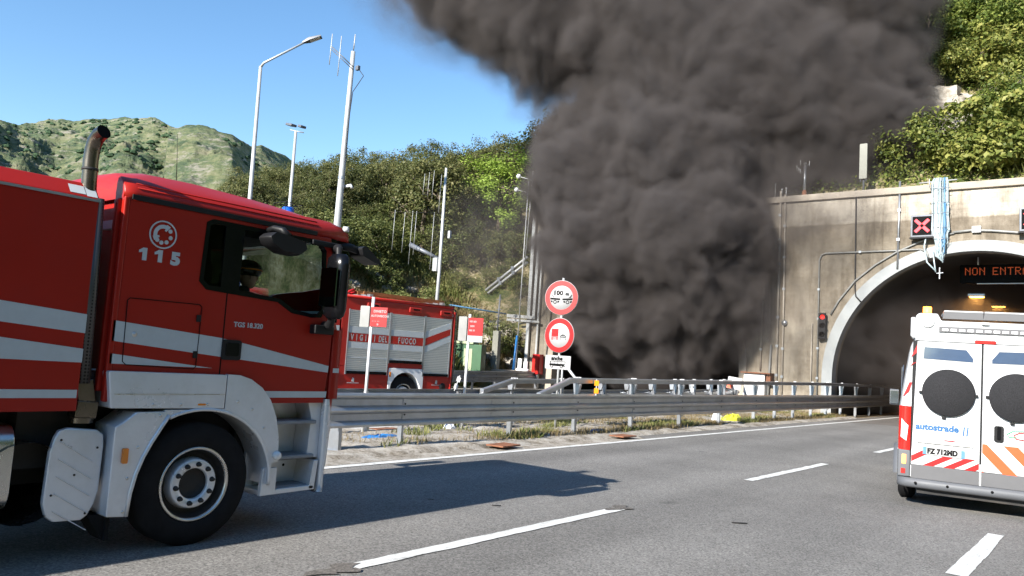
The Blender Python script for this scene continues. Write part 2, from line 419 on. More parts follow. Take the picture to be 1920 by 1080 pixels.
def grid_obj(name, X, Y, Z, mat, smooth=True, parent=None):
    ny, nx = X.shape
    me = bpy.data.meshes.new(name)
    v = np.stack([X, Y, Z], -1).reshape(-1, 3)
    idx = np.arange(ny * nx).reshape(ny, nx)
    f = np.stack([idx[:-1, :-1], idx[:-1, 1:], idx[1:, 1:], idx[1:, :-1]], -1).reshape(-1, 4)
    me.from_pydata(v.tolist(), [], f.tolist()); me.materials.append(mat)
    me.polygons.foreach_set('use_smooth', [smooth] * len(f)); me.update()
    o = bpy.data.objects.new(name, me); COL.objects.link(o)
    if parent: o.parent = parent
    return o

# ---------------------------------------------------------------- ground, roads, markings
b = MB(); b.add([(-3000, -3000, -.06), (3000, -3000, -.06), (3000, 3000, -.06), (-3000, 3000, -.06)], [(0, 1, 2, 3)])
struct(b.build('ground', M['soil']))
xs = np.linspace(-9.7, 6, 30); ys = np.linspace(-40, 110, 100)
def strip(name, left, right, y0, y1, z, mat, n=60):
    """road sheet between two edge functions x(y)"""
    b = MB(); ys = [y0 + (y1 - y0) * i / n for i in range(n + 1)]
    vs = []
    for y in ys: vs += [(left(y), y, z), (right(y), y, z)]
    b.add(vs, [(2 * i, 2 * i + 1, 2 * i + 3, 2 * i + 2) for i in range(n)])
    o = b.build(name, mat); struct(o); return o
edge = lambda y: -9.13 + .0 * y
strip('road', lambda y: edge(y) - .12 + .1 * float(fbm(y * .5, 3.3)) - (.5 if y > 17 else 0), lambda y: 9, -40, 110, 0, M['asphalt'], 300)
# stretch of darker asphalt before the tunnel mouth
b = MB(); b.add([(-9.6, 33.5, .004), (6, 39.5, .004), (6, 110, .004), (-9.6, 110, .004)], [(0, 1, 2, 3)]); struct(b.build('road', M['asphalt_new']))
iline = lambda y: -13.15 - (y - 10) * .092
leftedge = lambda y: -24.2 - .2 * max(y - 20, 0) * .95 if y < 38 else -27.6
strip('left_road', lambda y: leftedge(y) - 1.2, lambda y: iline(y) + .25 + .12 * float(fbm(y * .7, 8.3)), -40, 110, 0.0, M['asphalt_left'], 200)
struct(strip('median_strip', lambda y: iline(y) - .1, lambda y: edge(y) + .3, -40, 38, -.012, M['median'], 100))
# mounded, broken ground between the barriers
gx = np.linspace(0, 1, 36); gy = np.linspace(-10, 38, 420)
GX, GY = np.meshgrid(gx, gy)
lx_ = -13.35 - (GY - 10) * .092 + .35; rx_ = np.full_like(GY, -9.75)
XX = lx_ + (rx_ - lx_) * GX
ZZ = .02 + .05 * np.sin(GX * np.pi) + .05 * fbm(XX * 1.4, GY * 1.4, 5) + .03 * fbm(XX * 6, GY * 6, 9, 3)
ZZ[:, 0] = ZZ[:, -1] = -.03
grid_med = grid_obj('median_ground', XX, GY, ZZ, M['median']); struct(grid_med)

mk = MB()
def mark(x0, x1, y0, y1, z=.008):
    n_ = max(2, int((min(y1, 40) - max(y0, -12)) / .09)) if y1 > -12 and y0 < 40 else 2; vs_ = []
    for k_ in range(n_ + 1):
        y_ = y0 + (y1 - y0) * k_ / n_; j_ = .022
        vs_ += [(x0 + j_ * float(noise2(y_ * 6.1, x0 * 7)) + .5 * j_ * float(noise2(y_ * 19., x0)), y_, z), (x1 + j_ * float(noise2(y_ * 5.3, x1 * 9 + 4)) + .5 * j_ * float(noise2(y_ * 21., x1)), y_, z)]
    mk.add(vs_, [(2 * i_, 2 * i_ + 1, 2 * i_ + 3, 2 * i_ + 2) for i_ in range(n_)])
mark(-9.2, -9.04, -40, 100)
for y0 in (-11.9, -3.9, 4.22, 12.62, 20.8, 29.0, 37.2, 45.4, 53.6):
    mark(-5.0, -4.84, y0, y0 + (4.3 if y0 == 4.22 else 4.1))
for y0 in (-7.9, .3, 8.5, 16.7, 24.9, 33.1, 41.3, 49.5):
    mark(-1.38, -1.2, y0, y0 + 2.75 if y0 == 8.5 else y0 + 4.1)
mark(2.6, 2.76, -40, 100)
struct(mk.build('road_marking', M['paint']))
mk = MB()
for i in range(48):
    y0 = -10 + i; y1 = y0 + 1
    mk.add([(iline(y0) - .08, y0, .006), (iline(y0) + .1, y0, .006), (iline(y1) + .1, y1, .006), (iline(y1) - .08, y1, .006)], [(0, 1, 2, 3)])
for y0 in range(-8, 36, 12):
    mk.add([(iline(y0) - 3.9, y0, .006), (iline(y0) - 3.75, y0, .006), (iline(y0 + 4.5) - 3.75, y0 + 4.5, .006), (iline(y0 + 4.5) - 3.9, y0 + 4.5, .006)], [(0, 1, 2, 3)])
struct(mk.build('left_road_marking', M['paint']))
# tar smear where the paint is worn away
b = MB(); 
for cx, cyy, s in ((-4.93, 8.52, 1), (-4.92, 4.15, 1.1)):
    pts = [(cx + s * (.1 + .05 * math.sin(5 * t)) * math.cos(t), cyy + s * (.2 + .1 * math.sin(3 * t + 1)) * math.sin(t), .012) for t in np.linspace(0, 2 * math.pi, 24)[:-1]]
    b.add(pts, [tuple(range(len(pts)))])
stuff(b.build('tar_smear', M['asphalt_new']), 'black tar smears at both ends of the nearest white lane dash', 'tar')

# ---------------------------------------------------------------- tunnel portal
def concrete_mat():
    m, nt, nd, lk, b = new_mat('portal_concrete')
    geo = nd.new('ShaderNodeNewGeometry'); sep = nd.new('ShaderNodeSeparateXYZ'); lk.new(geo.outputs['Position'], sep.inputs[0])
    n1 = NN(nd, 'ShaderNodeTexNoise', Scale=.55, Detail=12.0, Roughness=.72); lk.new(geo.outputs['Position'], n1.inputs['Vector'])
    r1 = ramp(nd, [(.32, (.15, .132, .11)), (.5, (.29, .265, .23)), (.66, (.44, .41, .365))]); lk.new(n1.outputs['Fac'], r1.inputs[0])
    # vertical run-off streaks
    mp = nd.new('ShaderNodeMapping'); mp.inputs['Scale'].default_value = (1.5, 1, .3); lk.new(geo.outputs['Position'], mp.inputs['Vector'])
    n2 = NN(nd, 'ShaderNodeTexNoise', Scale=1.0, Detail=8.0, Roughness=.7); lk.new(mp.outputs[0], n2.inputs['Vector'])
    r2 = ramp(nd, [(.34, (.42, .38, .33)), (.5, (.85, .83, .8)), (.66, (1.15, 1.14, 1.1))]); lk.new(n2.outputs['Fac'], r2.inputs[0])
    mx = nd.new('ShaderNodeMix'); mx.data_type = 'RGBA'; mx.blend_type = 'MULTIPLY'; mx.inputs[0].default_value = .75
    lk.new(r1.outputs[0], mx.inputs[6]); lk.new(r2.outputs[0], mx.inputs[7])
    # formwork boards: thin horizontal joints every 0.62 m, finer every .12
    w = NN(nd, 'ShaderNodeTexBrick'); w.offset = .37; w.inputs['Scale'].default_value = 1.0; w.inputs['Mortar Size'].default_value = .008
    w.inputs['Brick Width'].default_value = 3.7; w.inputs['Row Height'].default_value = .21; w.inputs['Color1'].default_value = (1, 1, 1, 1); w.inputs['Color2'].default_value = (.88, .87, .85, 1); w.inputs['Mortar'].default_value = (.72, .69, .66, 1)
    cb = nd.new('ShaderNodeCombineXYZ'); lk.new(sep.outputs['X'], cb.inputs[0]); lk.new(sep.outputs['Z'], cb.inputs[1]); lk.new(cb.outputs[0], w.inputs['Vector'])
    mx2 = nd.new('ShaderNodeMix'); mx2.data_type = 'RGBA'; mx2.blend_type = 'MULTIPLY'; mx2.inputs[0].default_value = .5
    lk.new(mx.outputs[2], mx2.inputs[6]); lk.new(w.outputs['Color'], mx2.inputs[7])
    # bands by height: bleached top course, old brown wash-down below it
    rz = NN(nd, 'ShaderNodeMapRange'); rz.inputs[1].default_value = 0; rz.inputs[2].default_value = 11; lk.new(sep.outputs['Z'], rz.inputs[0])
    wob = NN(nd, 'ShaderNodeMath', operation='MULTIPLY_ADD'); wob.inputs[1].default_value = .02; lk.new(n2.outputs['Fac'], wob.inputs[0]); lk.new(rz.outputs[0], wob.inputs[2])
    r3 = ramp(nd, [(0, (1.3, 1.25, 1.17)), (.3, (1.15, 1.12, 1.05)), (.55, (.92, .88, .82)), (.74, (.84, .8, .73)), (.832, (.76, .71, .65)), (.84, (1.4, 1.38, 1.34)), (1, (1.7, 1.68, 1.64))]); lk.new(wob.outputs[0], r3.inputs[0])
    mx3 = nd.new('ShaderNodeMix'); mx3.data_type = 'RGBA'; mx3.blend_type = 'MULTIPLY'; mx3.inputs[0].default_value = 1
    lk.new(mx2.outputs[2], mx3.inputs[6]); lk.new(r3.outputs[0], mx3.inputs[7])
    # soot deposit round the burning bore
    rx = NN(nd, 'ShaderNodeMapRange'); rx.inputs[1].default_value = -15.5; rx.inputs[2].default_value = -6.5; rx.inputs[3].default_value = .42; rx.inputs[4].default_value = 0; lk.new(sep.outputs['X'], rx.inputs[0])
    rr = NN(nd, 'ShaderNodeMapRange'); rr.inputs[1].default_value = .36; rr.inputs[2].default_value = .6; lk.new(n1.outputs['Fac'], rr.inputs[0])
    mu = NN(nd, 'ShaderNodeMath', operation='MULTIPLY'); lk.new(rx.outputs[0], mu.inputs[0]); lk.new(rr.outputs[0], mu.inputs[1])
    mx4 = nd.new('ShaderNodeMix'); mx4.data_type = 'RGBA'; lk.new(mu.outputs[0], mx4.inputs[0]); lk.new(mx3.outputs[2], mx4.inputs[6]); mx4.inputs[7].default_value = (.1, .085, .07, 1)
    mp6 = nd.new('ShaderNodeMapping'); mp6.inputs['Scale'].default_value = (3.1, 1, .12); lk.new(geo.outputs['Position'], mp6.inputs['Vector'])
    n6 = NN(nd, 'ShaderNodeTexNoise', Scale=1.0, Detail=6.0, Roughness=.6); lk.new(mp6.outputs[0], n6.inputs['Vector'])
    r6 = ramp(nd, [(.56, (1, 1, 1)), (.63, (.52, .47, .4)), (.68, (.4, .36, .3))]); lk.new(n6.outputs['Fac'], r6.inputs[0])
    mx6 = nd.new('ShaderNodeMix'); mx6.data_type = 'RGBA'; mx6.blend_type = 'MULTIPLY'; mx6.inputs[0].default_value = .4; lk.new(mx4.outputs[2], mx6.inputs[6]); lk.new(r6.outputs[0], mx6.inputs[7])
    lk.new(mx6.outputs[2], b.inputs['Base Color']); b.inputs['Roughness'].default_value = .9; b.inputs['Specular IOR Level'].default_value = .2
    n5 = NN(nd, 'ShaderNodeTexNoise', Scale=9.0, Detail=8.0, Roughness=.7); lk.new(geo.outputs['Position'], n5.inputs['Vector'])
    bp = NN(nd, 'ShaderNodeBump', Strength=.5, Distance=.03); lk.new(n5.outputs['Fac'], bp.inputs['Height']); lk.new(bp.outputs[0], b.inputs['Normal'])
    return m
M['concrete'] = concrete_mat()
M['coping'] = pmat('coping_concrete', (.38, .33, .27), .9, var=.3, vscale=1.5, bump=.5, bscale=9, dirt=(.12, .1, .08), damt=.6)
M['ring'] = pmat('painted_ring', (.27, .285, .29), .65, var=.12, vscale=1.2, bump=.2, bscale=10, dirt=(.34, .34, .33), damt=.5, dscale=2.5)
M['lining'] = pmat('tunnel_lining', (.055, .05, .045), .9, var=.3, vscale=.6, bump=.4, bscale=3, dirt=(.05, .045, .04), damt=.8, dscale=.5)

M['bore_black'] = pmat('black_bore_lining', (.01, .009, .009), .9, var=.3, spec=.1)  # near-black lining, used for the left bore only
PY = 38.0
port = thing('tunnel_portal', 'stained concrete tunnel portal wall with two arched bores under the wooded hill', 'tunnel portal', (-10, PY, 0))
OFF = (10, -PY, 0)
C1 = (-5.2, 1.8); C2 = (-21.3, 1.8)
hole = lambda c, r: arc(c[0], c[1], r, 0, 180, 48) + [(c[0] - r, -.3), (c[0] + r, -.3)]
b = MB(); b.plate([(-29.1, -.5), (12, -.5), (12, 10.3), (-29.1, 10.3)], [hole(C1, 5.8), hole(C2, 5.85)], PY, PY + .9, 'XZ')
b.build('wall', M['concrete'], port, OFF)
b = MB(); b.box(-29.2, 12.1, PY - .14, PY + 1.05, 10.303, 10.62); b.build('coping', M['coping'], port, OFF, bevel=.03)
for c, ri, ro, nm, mt in ((C1, 5.775, 6.25, 'ring', 'ring'), (C2, 5.8, 6.2, 'ring', 'coping')):
    b = MB(); outer = arc(c[0], c[1], ro, 0, 180, 56); inner = arc(c[0], c[1], ri, 180, 0, 56)
    poly = [(c[0] + ro, 0)] + outer + [(c[0] - ro, 0), (c[0] - ri, 0)] + inner + [(c[0] + ri, 0)]
    b.plate(poly, [], PY - .06, PY + .55, 'XZ'); o = b.build('arch_ring', M[mt], port, OFF, bevel=.015)
    if mt == 'ring': o['label'] = 'pale painted arch ring round the right bore'
# bores
for c, nm, L in ((C1, 'right', 60), (C2, 'left', 30)):
    b = MB(); secs = []
    for k in range(31):
        y = PY + .5 + L * k / 30
        secs.append([V(c[0] + 5.9, y, -.2)] + [V(q[0], y, q[1]) for q in arc(c[0], c[1], 5.9, 0, 180, 40)] + [V(c[0] - 5.9, y, -.2)])
    b.loft(secs, smooth=True, cap=False, closed=False)
    b.box(c[0] - 6.1, c[0] + 6.1, PY + L + .5, PY + L + .7, -.3, 8)
    b.build('bore_lining', M['lining'] if nm == 'right' else M['bore_black'], port, OFF, fix=False)
b = MB(); b.box(-29.35, -28.3, PY - 3, PY - .001, -.4, 1.0); b.build('wing_wall', M['coping'], port, OFF, bevel=.02)

# ---------------------------------------------------------------- terrain
def toe_x(y): return np.interp(y, [-60, 0, 15, 27, 38, 60], [-25.4, -26.0, -26.5, -28.0, -29.3, -29.3])
def ss(t): t = np.clip(t, 0, 1); return t * t * (3 - 2 * t)
def H(x, y):
    x = np.asarray(x, float); y = np.asarray(y, float)
    d = toe_x(y) - x
    steep = np.interp(y, [-60, 10, 26, 38, 60], [.28, .36, .52, .62, .62])
    top = np.interp(y, [-60, 0, 18, 28, 45, 60, 120], [4, 5, 7, 9.3, 14.5, 19, 30])
    zl = np.where(d > 0, np.minimum(d * steep + .9 * ss(d / 2.0) * ss((y - 8) / 12), top), 0)
    e = y - (PY + .9)
    sl = np.interp(x, [-60, -30, -20, -8, 10], [.55, .6, .8, 1.0, 1.05])
    inwall = ss((x + 29.2) / .4)
    zb = np.where(e > 0, (10.45 * inwall + e * sl), 0) * np.where(e > 0, 1, 0)
    zb = np.where(x < -29.2, np.where(e > 0, np.minimum(e * sl + 9.5, 200) * 1.0, 0), zb)
    zc = np.where(x < -29.2, np.maximum(zl, np.minimum(zb, zl + 6 * ss(e / 8))), zb)
    n = fbm(x * .12, y * .12, 3) * 1.6 + fbm(x * .5, y * .5, 11, 4) * .55
    amp = np.where(x < -29.2, ss(d / 5), ss(e / 2.5))
    return zc + n * amp
def terr(name, x0, x1, y0, y1, nx, ny, mat, mask=None):
    X, Y = np.meshgrid(np.linspace(x0, x1, nx), np.linspace(y0, y1, ny)); Z = H(X, Y)
    return struct(grid_obj(name, X, Y, Z, mat))
_t, _y = np.meshgrid(np.linspace(0, 1, 300) ** 1.5, np.linspace(-50, 125, 360)); _x = toe_x(_y) + .05 - _t * 125
struct(grid_obj('hillside', _x[:, ::-1], _y, H(_x, _y)[:, ::-1], M['slope']))
terr('hillside', -29.15, 60, PY + .93, 125, 230, 220, M['slope'])

X_, Y_ = np.meshgrid(np.linspace(12.1, 90, 90), np.linspace(-70, PY + .9, 110))
Z_ = np.clip((X_ - 13.5) * 1.15, 0, None); Z_ = np.minimum(Z_, 17 + .25 * (X_ - 13)) + fbm(X_ * .2, Y_ * .2, 71) * 2.2 * ss((X_ - 13) / 4)
struct(grid_obj('hillside', X_, Y_, Z_ - .05, M['slope_green']))  # out-of-view bank right of the road, added to cut sky fill and reflections

# far mountain: ridge heights by bearing
ridge = [(-500, 250), (-200, 232), (0, 225), (35, 235), (95, 223), (150, 227), (180, 222), (290, 220), (315, 234), (330, 241), (350, 236), (372, 233), (400, 240), (440, 254), (470, 276), (490, 272), (540, 296), (570, 318), (640, 365), (760, 400)]
ru = np.array([p[0] for p in ridge]); rv = np.array([p[1] for p in ridge])
nu = 520; nd_ = 170
us = np.linspace(-500, 760, nu); GXm = np.zeros((nd_, nu)); GYm = GXm.copy(); GZm = GXm.copy()
jit = fbm(us * .06, us * 0, 21, 4, .6) * 2.2
for i, u in enumerate(us):
    v = np.interp(u, ru, rv)
    r = ray(u, v); hl = math.hypot(r.x, r.y); dx, dy = r.x / hl, r.y / hl; tanel = r.z / hl
    far = 760 if u < 318 else 620
    far += 90 * math.sin(u * .012)
    ztop = 1.77 + tanel * far
    t = np.linspace(0, 1, nd_)
    dist = 230 + (far - 230) * t
    rid = 6 * np.sin(u * .028 + t * 3.3) + 4 * np.sin(u * .07 - t * 5)
    GXm[:, i] = dx * dist; GYm[:, i] = dy * dist
    jz = ray(u, v + jit[i] * 1.6); jz = (jz.z / math.hypot(jz.x, jz.y) - tanel) * far
    GZm[:, i] = ztop * t ** 1.12 + jz * np.clip((t - .9) / .1, 0, 1) ** 2 + rid * np.sin(np.pi * t) * .55
nz = fbm(GXm * .02, GYm * .02, 31, 6, .55)
rdg = 1 - np.abs(fbm(GXm * .011 + 3, GYm * .011, 61, 4, .5)) * 3.2
GZm += (rdg * 9) * np.sin(np.pi * np.linspace(0, 1, nd_))[:, None] ** .6
GZm += nz * 12 * np.sin(np.pi * np.clip(np.linspace(0, 1, nd_), 0, 1))[:, None] + fbm(GXm * .12, GYm * .12, 37, 4, .6) * 4.5 * (1 - np.linspace(0, 1, nd_)[:, None] ** 6)
# back side of the ridge
back = GZm[-1] - 60
GXm = np.vstack([GXm, GXm[-1] * 1.12]); GYm = np.vstack([GYm, GYm[-1] * 1.12]); GZm = np.vstack([GZm, back])
def mountain_mat():
    m, nt, nd, lk, b = new_mat('mountain_slope')
    geo = nd.new('ShaderNodeNewGeometry')
    mp = nd.new('ShaderNodeMapping'); mp.inputs['Scale'].default_value = (1, 1, 3.2); mp.inputs['Rotation'].default_value = (R(8), R(10), 0); lk.new(geo.outputs['Position'], mp.inputs['Vector'])
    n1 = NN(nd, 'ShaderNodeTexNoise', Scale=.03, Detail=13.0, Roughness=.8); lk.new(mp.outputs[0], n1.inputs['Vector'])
    r1 = ramp(nd, [(.36, (.05, .08, .055)), (.45, (.10, .135, .075)), (.53, (.18, .2, .105)), (.62, (.26, .245, .16))]); lk.new(n1.outputs['Fac'], r1.inputs[0])  # greens paled and blued to stand in for distance haze
    # pale rock ledges
    n2 = NN(nd, 'ShaderNodeTexNoise', Scale=.07, Detail=10.0, Roughness=.8); lk.new(mp.outputs[0], n2.inputs['Vector'])
    r2 = ramp(nd, [(.53, (0, 0, 0)), (.60, (.85, .85, .85))]); lk.new(n2.outputs['Fac'], r2.inputs[0])
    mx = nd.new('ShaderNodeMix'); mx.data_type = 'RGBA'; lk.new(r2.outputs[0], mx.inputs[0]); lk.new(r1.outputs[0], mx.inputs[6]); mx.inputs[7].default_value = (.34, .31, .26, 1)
    # scrub dots
    v = NN(nd, 'ShaderNodeTexVoronoi', Scale=.11); lk.new(geo.outputs['Position'], v.inputs['Vector'])
    n3 = NN(nd, 'ShaderNodeTexNoise', Scale=.012, Detail=4.0); lk.new(geo.outputs['Position'], n3.inputs['Vector'])
    r3 = ramp(nd, [(.14, (.8, .8, .8)), (.24, (0, 0, 0))]); lk.new(v.outputs['Distance'], r3.inputs[0])
    r4 = ramp(nd, [(.5, (0, 0, 0)), (.6, (1, 1, 1))]); lk.new(n3.outputs['Fac'], r4.inputs[0])
    mu = nd.new('ShaderNodeMix'); mu.data_type = 'RGBA'; mu.blend_type = 'MULTIPLY'; mu.inputs[0].default_value = 1; lk.new(r3.outputs[0], mu.inputs[6]); lk.new(r4.outputs[0], mu.inputs[7])
    mx2 = nd.new('ShaderNodeMix'); mx2.data_type = 'RGBA'; lk.new(mu.outputs[2], mx2.inputs[0]); lk.new(mx.outputs[2], mx2.inputs[6]); mx2.inputs[7].default_value = (.018, .04, .03, 1)
    lk.new(mx2.outputs[2], b.inputs['Base Color']); b.inputs['Roughness'].default_value = .95; b.inputs['Specular IOR Level'].default_value = .1
    bp = NN(nd, 'ShaderNodeBump', Strength=1.0, Distance=4.0); lk.new(n2.outputs['Fac'], bp.inputs['Height']); lk.new(bp.outputs[0], b.inputs['Normal'])
    return m
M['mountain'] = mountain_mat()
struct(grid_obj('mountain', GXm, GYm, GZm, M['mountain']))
q_ = np.random.default_rng(3); b = MB(); cnt_ = 0
M['scrub'] = pmat('mountain_scrub_leaves', (.045, .075, .04), .95, var=.5, vscale=.3, bump=.8, bscale=1.5, spec=.05)
for _ in range(14000):
    i_ = q_.integers(4, nd_ - 2); j_ = q_.integers(0, nu)
    if float(fbm(GXm[i_, j_] * .014, GYm[i_, j_] * .014, 83, 3)) + .3 * q_.random() < .27: continue
    c_ = V(GXm[i_, j_], GYm[i_, j_], GZm[i_, j_]); r0 = (.7 + 2.1 * q_.random() ** 2.4); cnt_ += 1
    if cnt_ > 2200: break
    secs_ = []
    for ph in (.15, .7, 1.25, 1.75):
        secs_.append([c_ + V(math.sin(ph) * math.cos(t) * r0 * q_.uniform(.75, 1.3), math.sin(ph) * math.sin(t) * r0 * q_.uniform(.75, 1.3), math.cos(ph) * r0 * q_.uniform(.6, 1.1)) for t in np.linspace(0, 2 * math.pi, 8)[:-1]])
    b.loft(secs_, smooth=False, cap=True)
stuff(b.build('mountain_scrub', M['scrub'], fix=False), 'dark scrub and small trees dotted over the far mountain', 'scrub')
# ---------------------------------------------------------------- near fire engine (geometry: x across, y along the road, z up)
TX = -7.53
T1 = thing('fire_engine', 'big red fire engine with 115 and a telephone emblem on its cab side', 'fire engine', (TX, 3.64, 0), group='fire engines by the tunnel')
O1 = (0, -3.64, 0)
def P1(b, name, mat, parent=T1, **k): return b.build(name, mat, parent, O1, **k)
def E1(b, name, mat, parent=T1, **k): return each(b, name, mat, parent, O1, **k)
def perf_mat():
    m, nt, nd, lk, b = new_mat('perforated_guard'); tc = nd.new('ShaderNodeTexCoord'); mp = nd.new('ShaderNodeMapping'); mp.inputs['Scale'].default_value = (38, 38, 38)
    lk.new(tc.outputs['Object'], mp.inputs[0]); v = NN(nd, 'ShaderNodeTexVoronoi', Scale=1.0, Randomness=0.0); lk.new(mp.outputs[0], v.inputs['Vector'])
    r = ramp(nd, [(.36, (.004, .004, .004)), (.46, (.07, .07, .07))]); lk.new(v.outputs['Distance'], r.inputs[0]); lk.new(r.outputs[0], b.inputs['Base Color'])
    b.inputs['Metallic'].default_value = .5; b.inputs['Roughness'].default_value = .4; return m
M['perf'] = perf_mat()
W = 1.25
# body box with its chamfered top
body = MB(); body.plate([(W, 1.15), (W, 2.785), (W - .012, 2.80), (1.13, 2.915), (-1.13, 2.915), (-W, 2.785), (-W, 1.15)], [], -4.2, 2.615, 'XZ')
box = P1(body, 'equipment_body', M['red'], bevel=.012)
b = MB(); b.box(W - .001, W + .012, -4.2, 2.615, 2.765, 2.785); P1(b, 'drip_rail', M['galv'], box)
b = MB()
def sideq(b, pts, x=W, t=.004): b.plate(pts, [], x, x + t, 'YZ')
sideq(b, [(-3.5, 2.45), (2.612, 1.89), (2.612, 1.745), (-3.5, 2.25)])
sideq(b, [(-3.5, 2.1), (2.03, 1.685), (2.612, 1.625), (2.612, 1.52), (2.05, 1.53), (-3.5, 1.62)])
sideq(b, [(-3.5, 1.322), (2.60, 1.312), (2.60, 1.25), (-3.5, 1.26)])
E1(b, 'reflective_stripe', M['retro'], box)
b = MB(); b.M = None
nx_ = Vector((.115, 0, .122)).normalized()
b.add([(1.232, 2.40, 2.811), (1.232, 2.515, 2.811), (1.165, 2.515, 2.881), (1.165, 2.40, 2.881)], [(0, 1, 2, 3)]); 
b.add([(1.240, 2.52, 2.800), (1.240, 2.60, 2.800), (1.150, 2.60, 2.897), (1.150, 2.52, 2.897)], [(0, 1, 2, 3)])
E1(b, 'reflector_plate', M['retro'], box, fix=False)
b = MB(); b.box(-.8, .8, -4.2, 4.9, .55, 1.14); b.box(-.42, -.3, -4.2, 4.9, .5, .8); b.box(-1.0, 1.0, 2.3, 2.8, .7, 1.3); b.box(-.9, .9, 4.2, 4.95, .5, 1.2)
P1(b, 'chassis', M['dark'])
# tanks low between the axles
b = MB(); b.plate(rrect(.35, 1.17, .42, 1.04, .14), [], .6, 2.25, 'XZ'); P1(b, 'fuel_tank', M['steel'], bevel=.02)
b = MB(); b.lathe([(0, .0), (0, .28), (.02, .3), (.9, .3)], (.3, 2.33, .62), 'X', 28); P1(b, 'air_tank', M['exh'])
b = MB(); outl = [(2.53, 1.0), (2.60, 1.02), (2.80, 1.0), (2.86, .96), (2.87, .88), (2.865, .53), (2.84, .42), (2.80, .34), (2.76, .31), (2.55, .32), (2.50, .36), (2.47, .46), (2.48, .84), (2.505, .95)]
b.plate(outl, [], 1.14, 1.2, 'YZ')
cov = P1(b, 'tank_cover', M['silver'], bevel=.014)
b = MB()
for k in range(5):
    z0 = .92 - k * .13; b.beam((1.203, 2.54, z0), (1.203, 2.80, z0 - .17), .012, .008, (0, 1, 0))
P1(b, 'pressed_rib', M['silver'], cov, bevel=.004)
b = MB()
for y, z in ((2.55, .93), (2.82, .86), (2.67, .66), (2.52, .52), (2.78, .36)): b.lathe([(0, .009), (.006, .008), (.006, 0)], (1.2, y, z), 'X', 8)
E1(b, 'screw', M['dark'], cov)

# exhaust stack behind the cab
b = MB(); b.tube([(1.21, 2.655, 1.36), (1.20, 2.615, 2.80)], .05, 14); P1(b, 'exhaust_guard', M['perf'])
b = MB(); b.tube([(1.14, 2.585, 2.55), (1.13, 2.565, 2.95), (1.13, 2.56, 3.10), (1.135, 2.562, 3.19), (1.155, 2.568, 3.26), (1.195, 2.576, 3.305), (1.25, 2.585, 3.325)], .056, 20, cap=False)
pipe = P1(b, 'exhaust_pipe', M['exh'], fix=False)
b = MB(); b.lathe([(0, .0), (0, .05)], (0, 0, 0), 'Z', 20); d = Vector((.98, .14, .3)).normalized(); q = d.to_track_quat('Z', 'Y').to_matrix().to_4x4()
b2 = MB(); b2.M = Matrix.Translation((1.243, 2.584, 3.3235)) @ q; b2.lathe([(0, .0), (0, .054)], (0, 0, 0), 'Z', 20); P1(b2, 'pipe_mouth', M['signblack'], pipe, fix=False)
b = MB(); b.lathe([(0, .058), (.0, .061), (.02, .061), (.02, .058)], (1.13, 2.562, 3.02), 'Z', 20); P1(b, 'clamp_ring', M['dark'], pipe)
b = MB(); b.beam((1.12, 2.68, 1.38), (1.12, 2.72, 1.2), .12, .13); b.beam((1.12, 2.72, 1.22), (1.12, 2.71, 1.09), .15, .16); b.lathe([(0, .085), (.04, .085)], (1.12, 2.71, 1.05), 'Z', 16)
P1(b, 'exhaust_elbow', M['exh'], bevel=.008)

# cab --------------------------------------------------------------------------
cab = P1(MB().plate([(2.84, 1.2), (4.0, 1.2), (4.93, 1.2), (4.965, 1.6), (4.97, 2.1), (4.93, 2.5), (4.86, 2.845), (2.84, 2.845)],
    [[(3.50, 2.26), (3.52, 2.765), (3.58, 2.80), (4.72, 2.79), (4.80, 2.70), (4.845, 2.12), (4.80, 2.05), (4.70, 2.04), (4.47, 2.065), (4.30, 2.155), (3.58, 2.195)]], W - .04, W, 'YZ'), 'cab', M['red'], bevel=.01)
# the side away from the viewer, rear wall, floor, front panel
b = MB(); b.plate([(2.84, 1.2), (4.93, 1.2), (4.965, 1.6), (4.97, 2.1), (4.86, 2.86), (2.84, 2.86)], [[(3.86, 2.20), (3.86, 2.79), (4.74, 2.79), (4.84, 2.14), (4.72, 2.05), (4.47, 2.07), (4.30, 2.16)]], -W, -W + .04, 'YZ')
b.box(-W + .04, W - .04, 2.84, 2.88, 1.2, 2.86); b.box(-W + .04, W - .04, 2.88, 4.9, 1.2, 1.24)
P1(b, 'cab_shell', M['red'], cab)
b = MB()
secs = []
for y, zt, sh in ((2.80, 2.99, .03), (2.805, 3.05, .01), (2.90, 3.13, 0), (3.12, 3.175, 0), (3.5, 3.185, 0), (4.06, 3.165, 0), (4.45, 3.14, 0), (4.74, 3.11, 0), (4.92, 3.065, .01), (5.04, 3.01, .03), (5.13, 2.94, .07), (5.17, 2.87, .12)):
    prof = [(1.25, 2.845), (1.25, 2.90), (1.235, 2.945), (1.2, 2.985), (1.13, 3.03), (.98, zt - .055), (.8, zt - .018), (.4, zt), (0, zt + .006)]
    prof = [(x - sh * (1 if x > 0 else 0), min(z, zt)) for x, z in prof]
    full = prof + [(-x, z) for x, z in prof[-2::-1]]
    secs.append([V(x, y, z) for x, z in full])
b.loft(secs); rf = P1(b, 'roof', M['red'], cab)
b = MB(); b.box(W, W + .012, 2.855, 4.68, 2.84, 2.885); P1(b, 'rain_gutter', M['black'], cab, bevel=.004)
b = MB(); 
for z in (2.945, 2.985): b.tube([(1.237 if z < 2.96 else 1.203, 2.9, z), (1.237 if z < 2.96 else 1.203, 4.7, z)], .005, 6)
P1(b, 'roof_bead', M['red'], rf)
b = MB(); b.box(W - .055, W + .004, 2.80, 2.845, 1.22, 2.86); b.box(W - .12, W - .06, 2.77, 2.84, 1.3, 2.84); P1(b, 'corner_trim', M['red'], cab, bevel=.012)
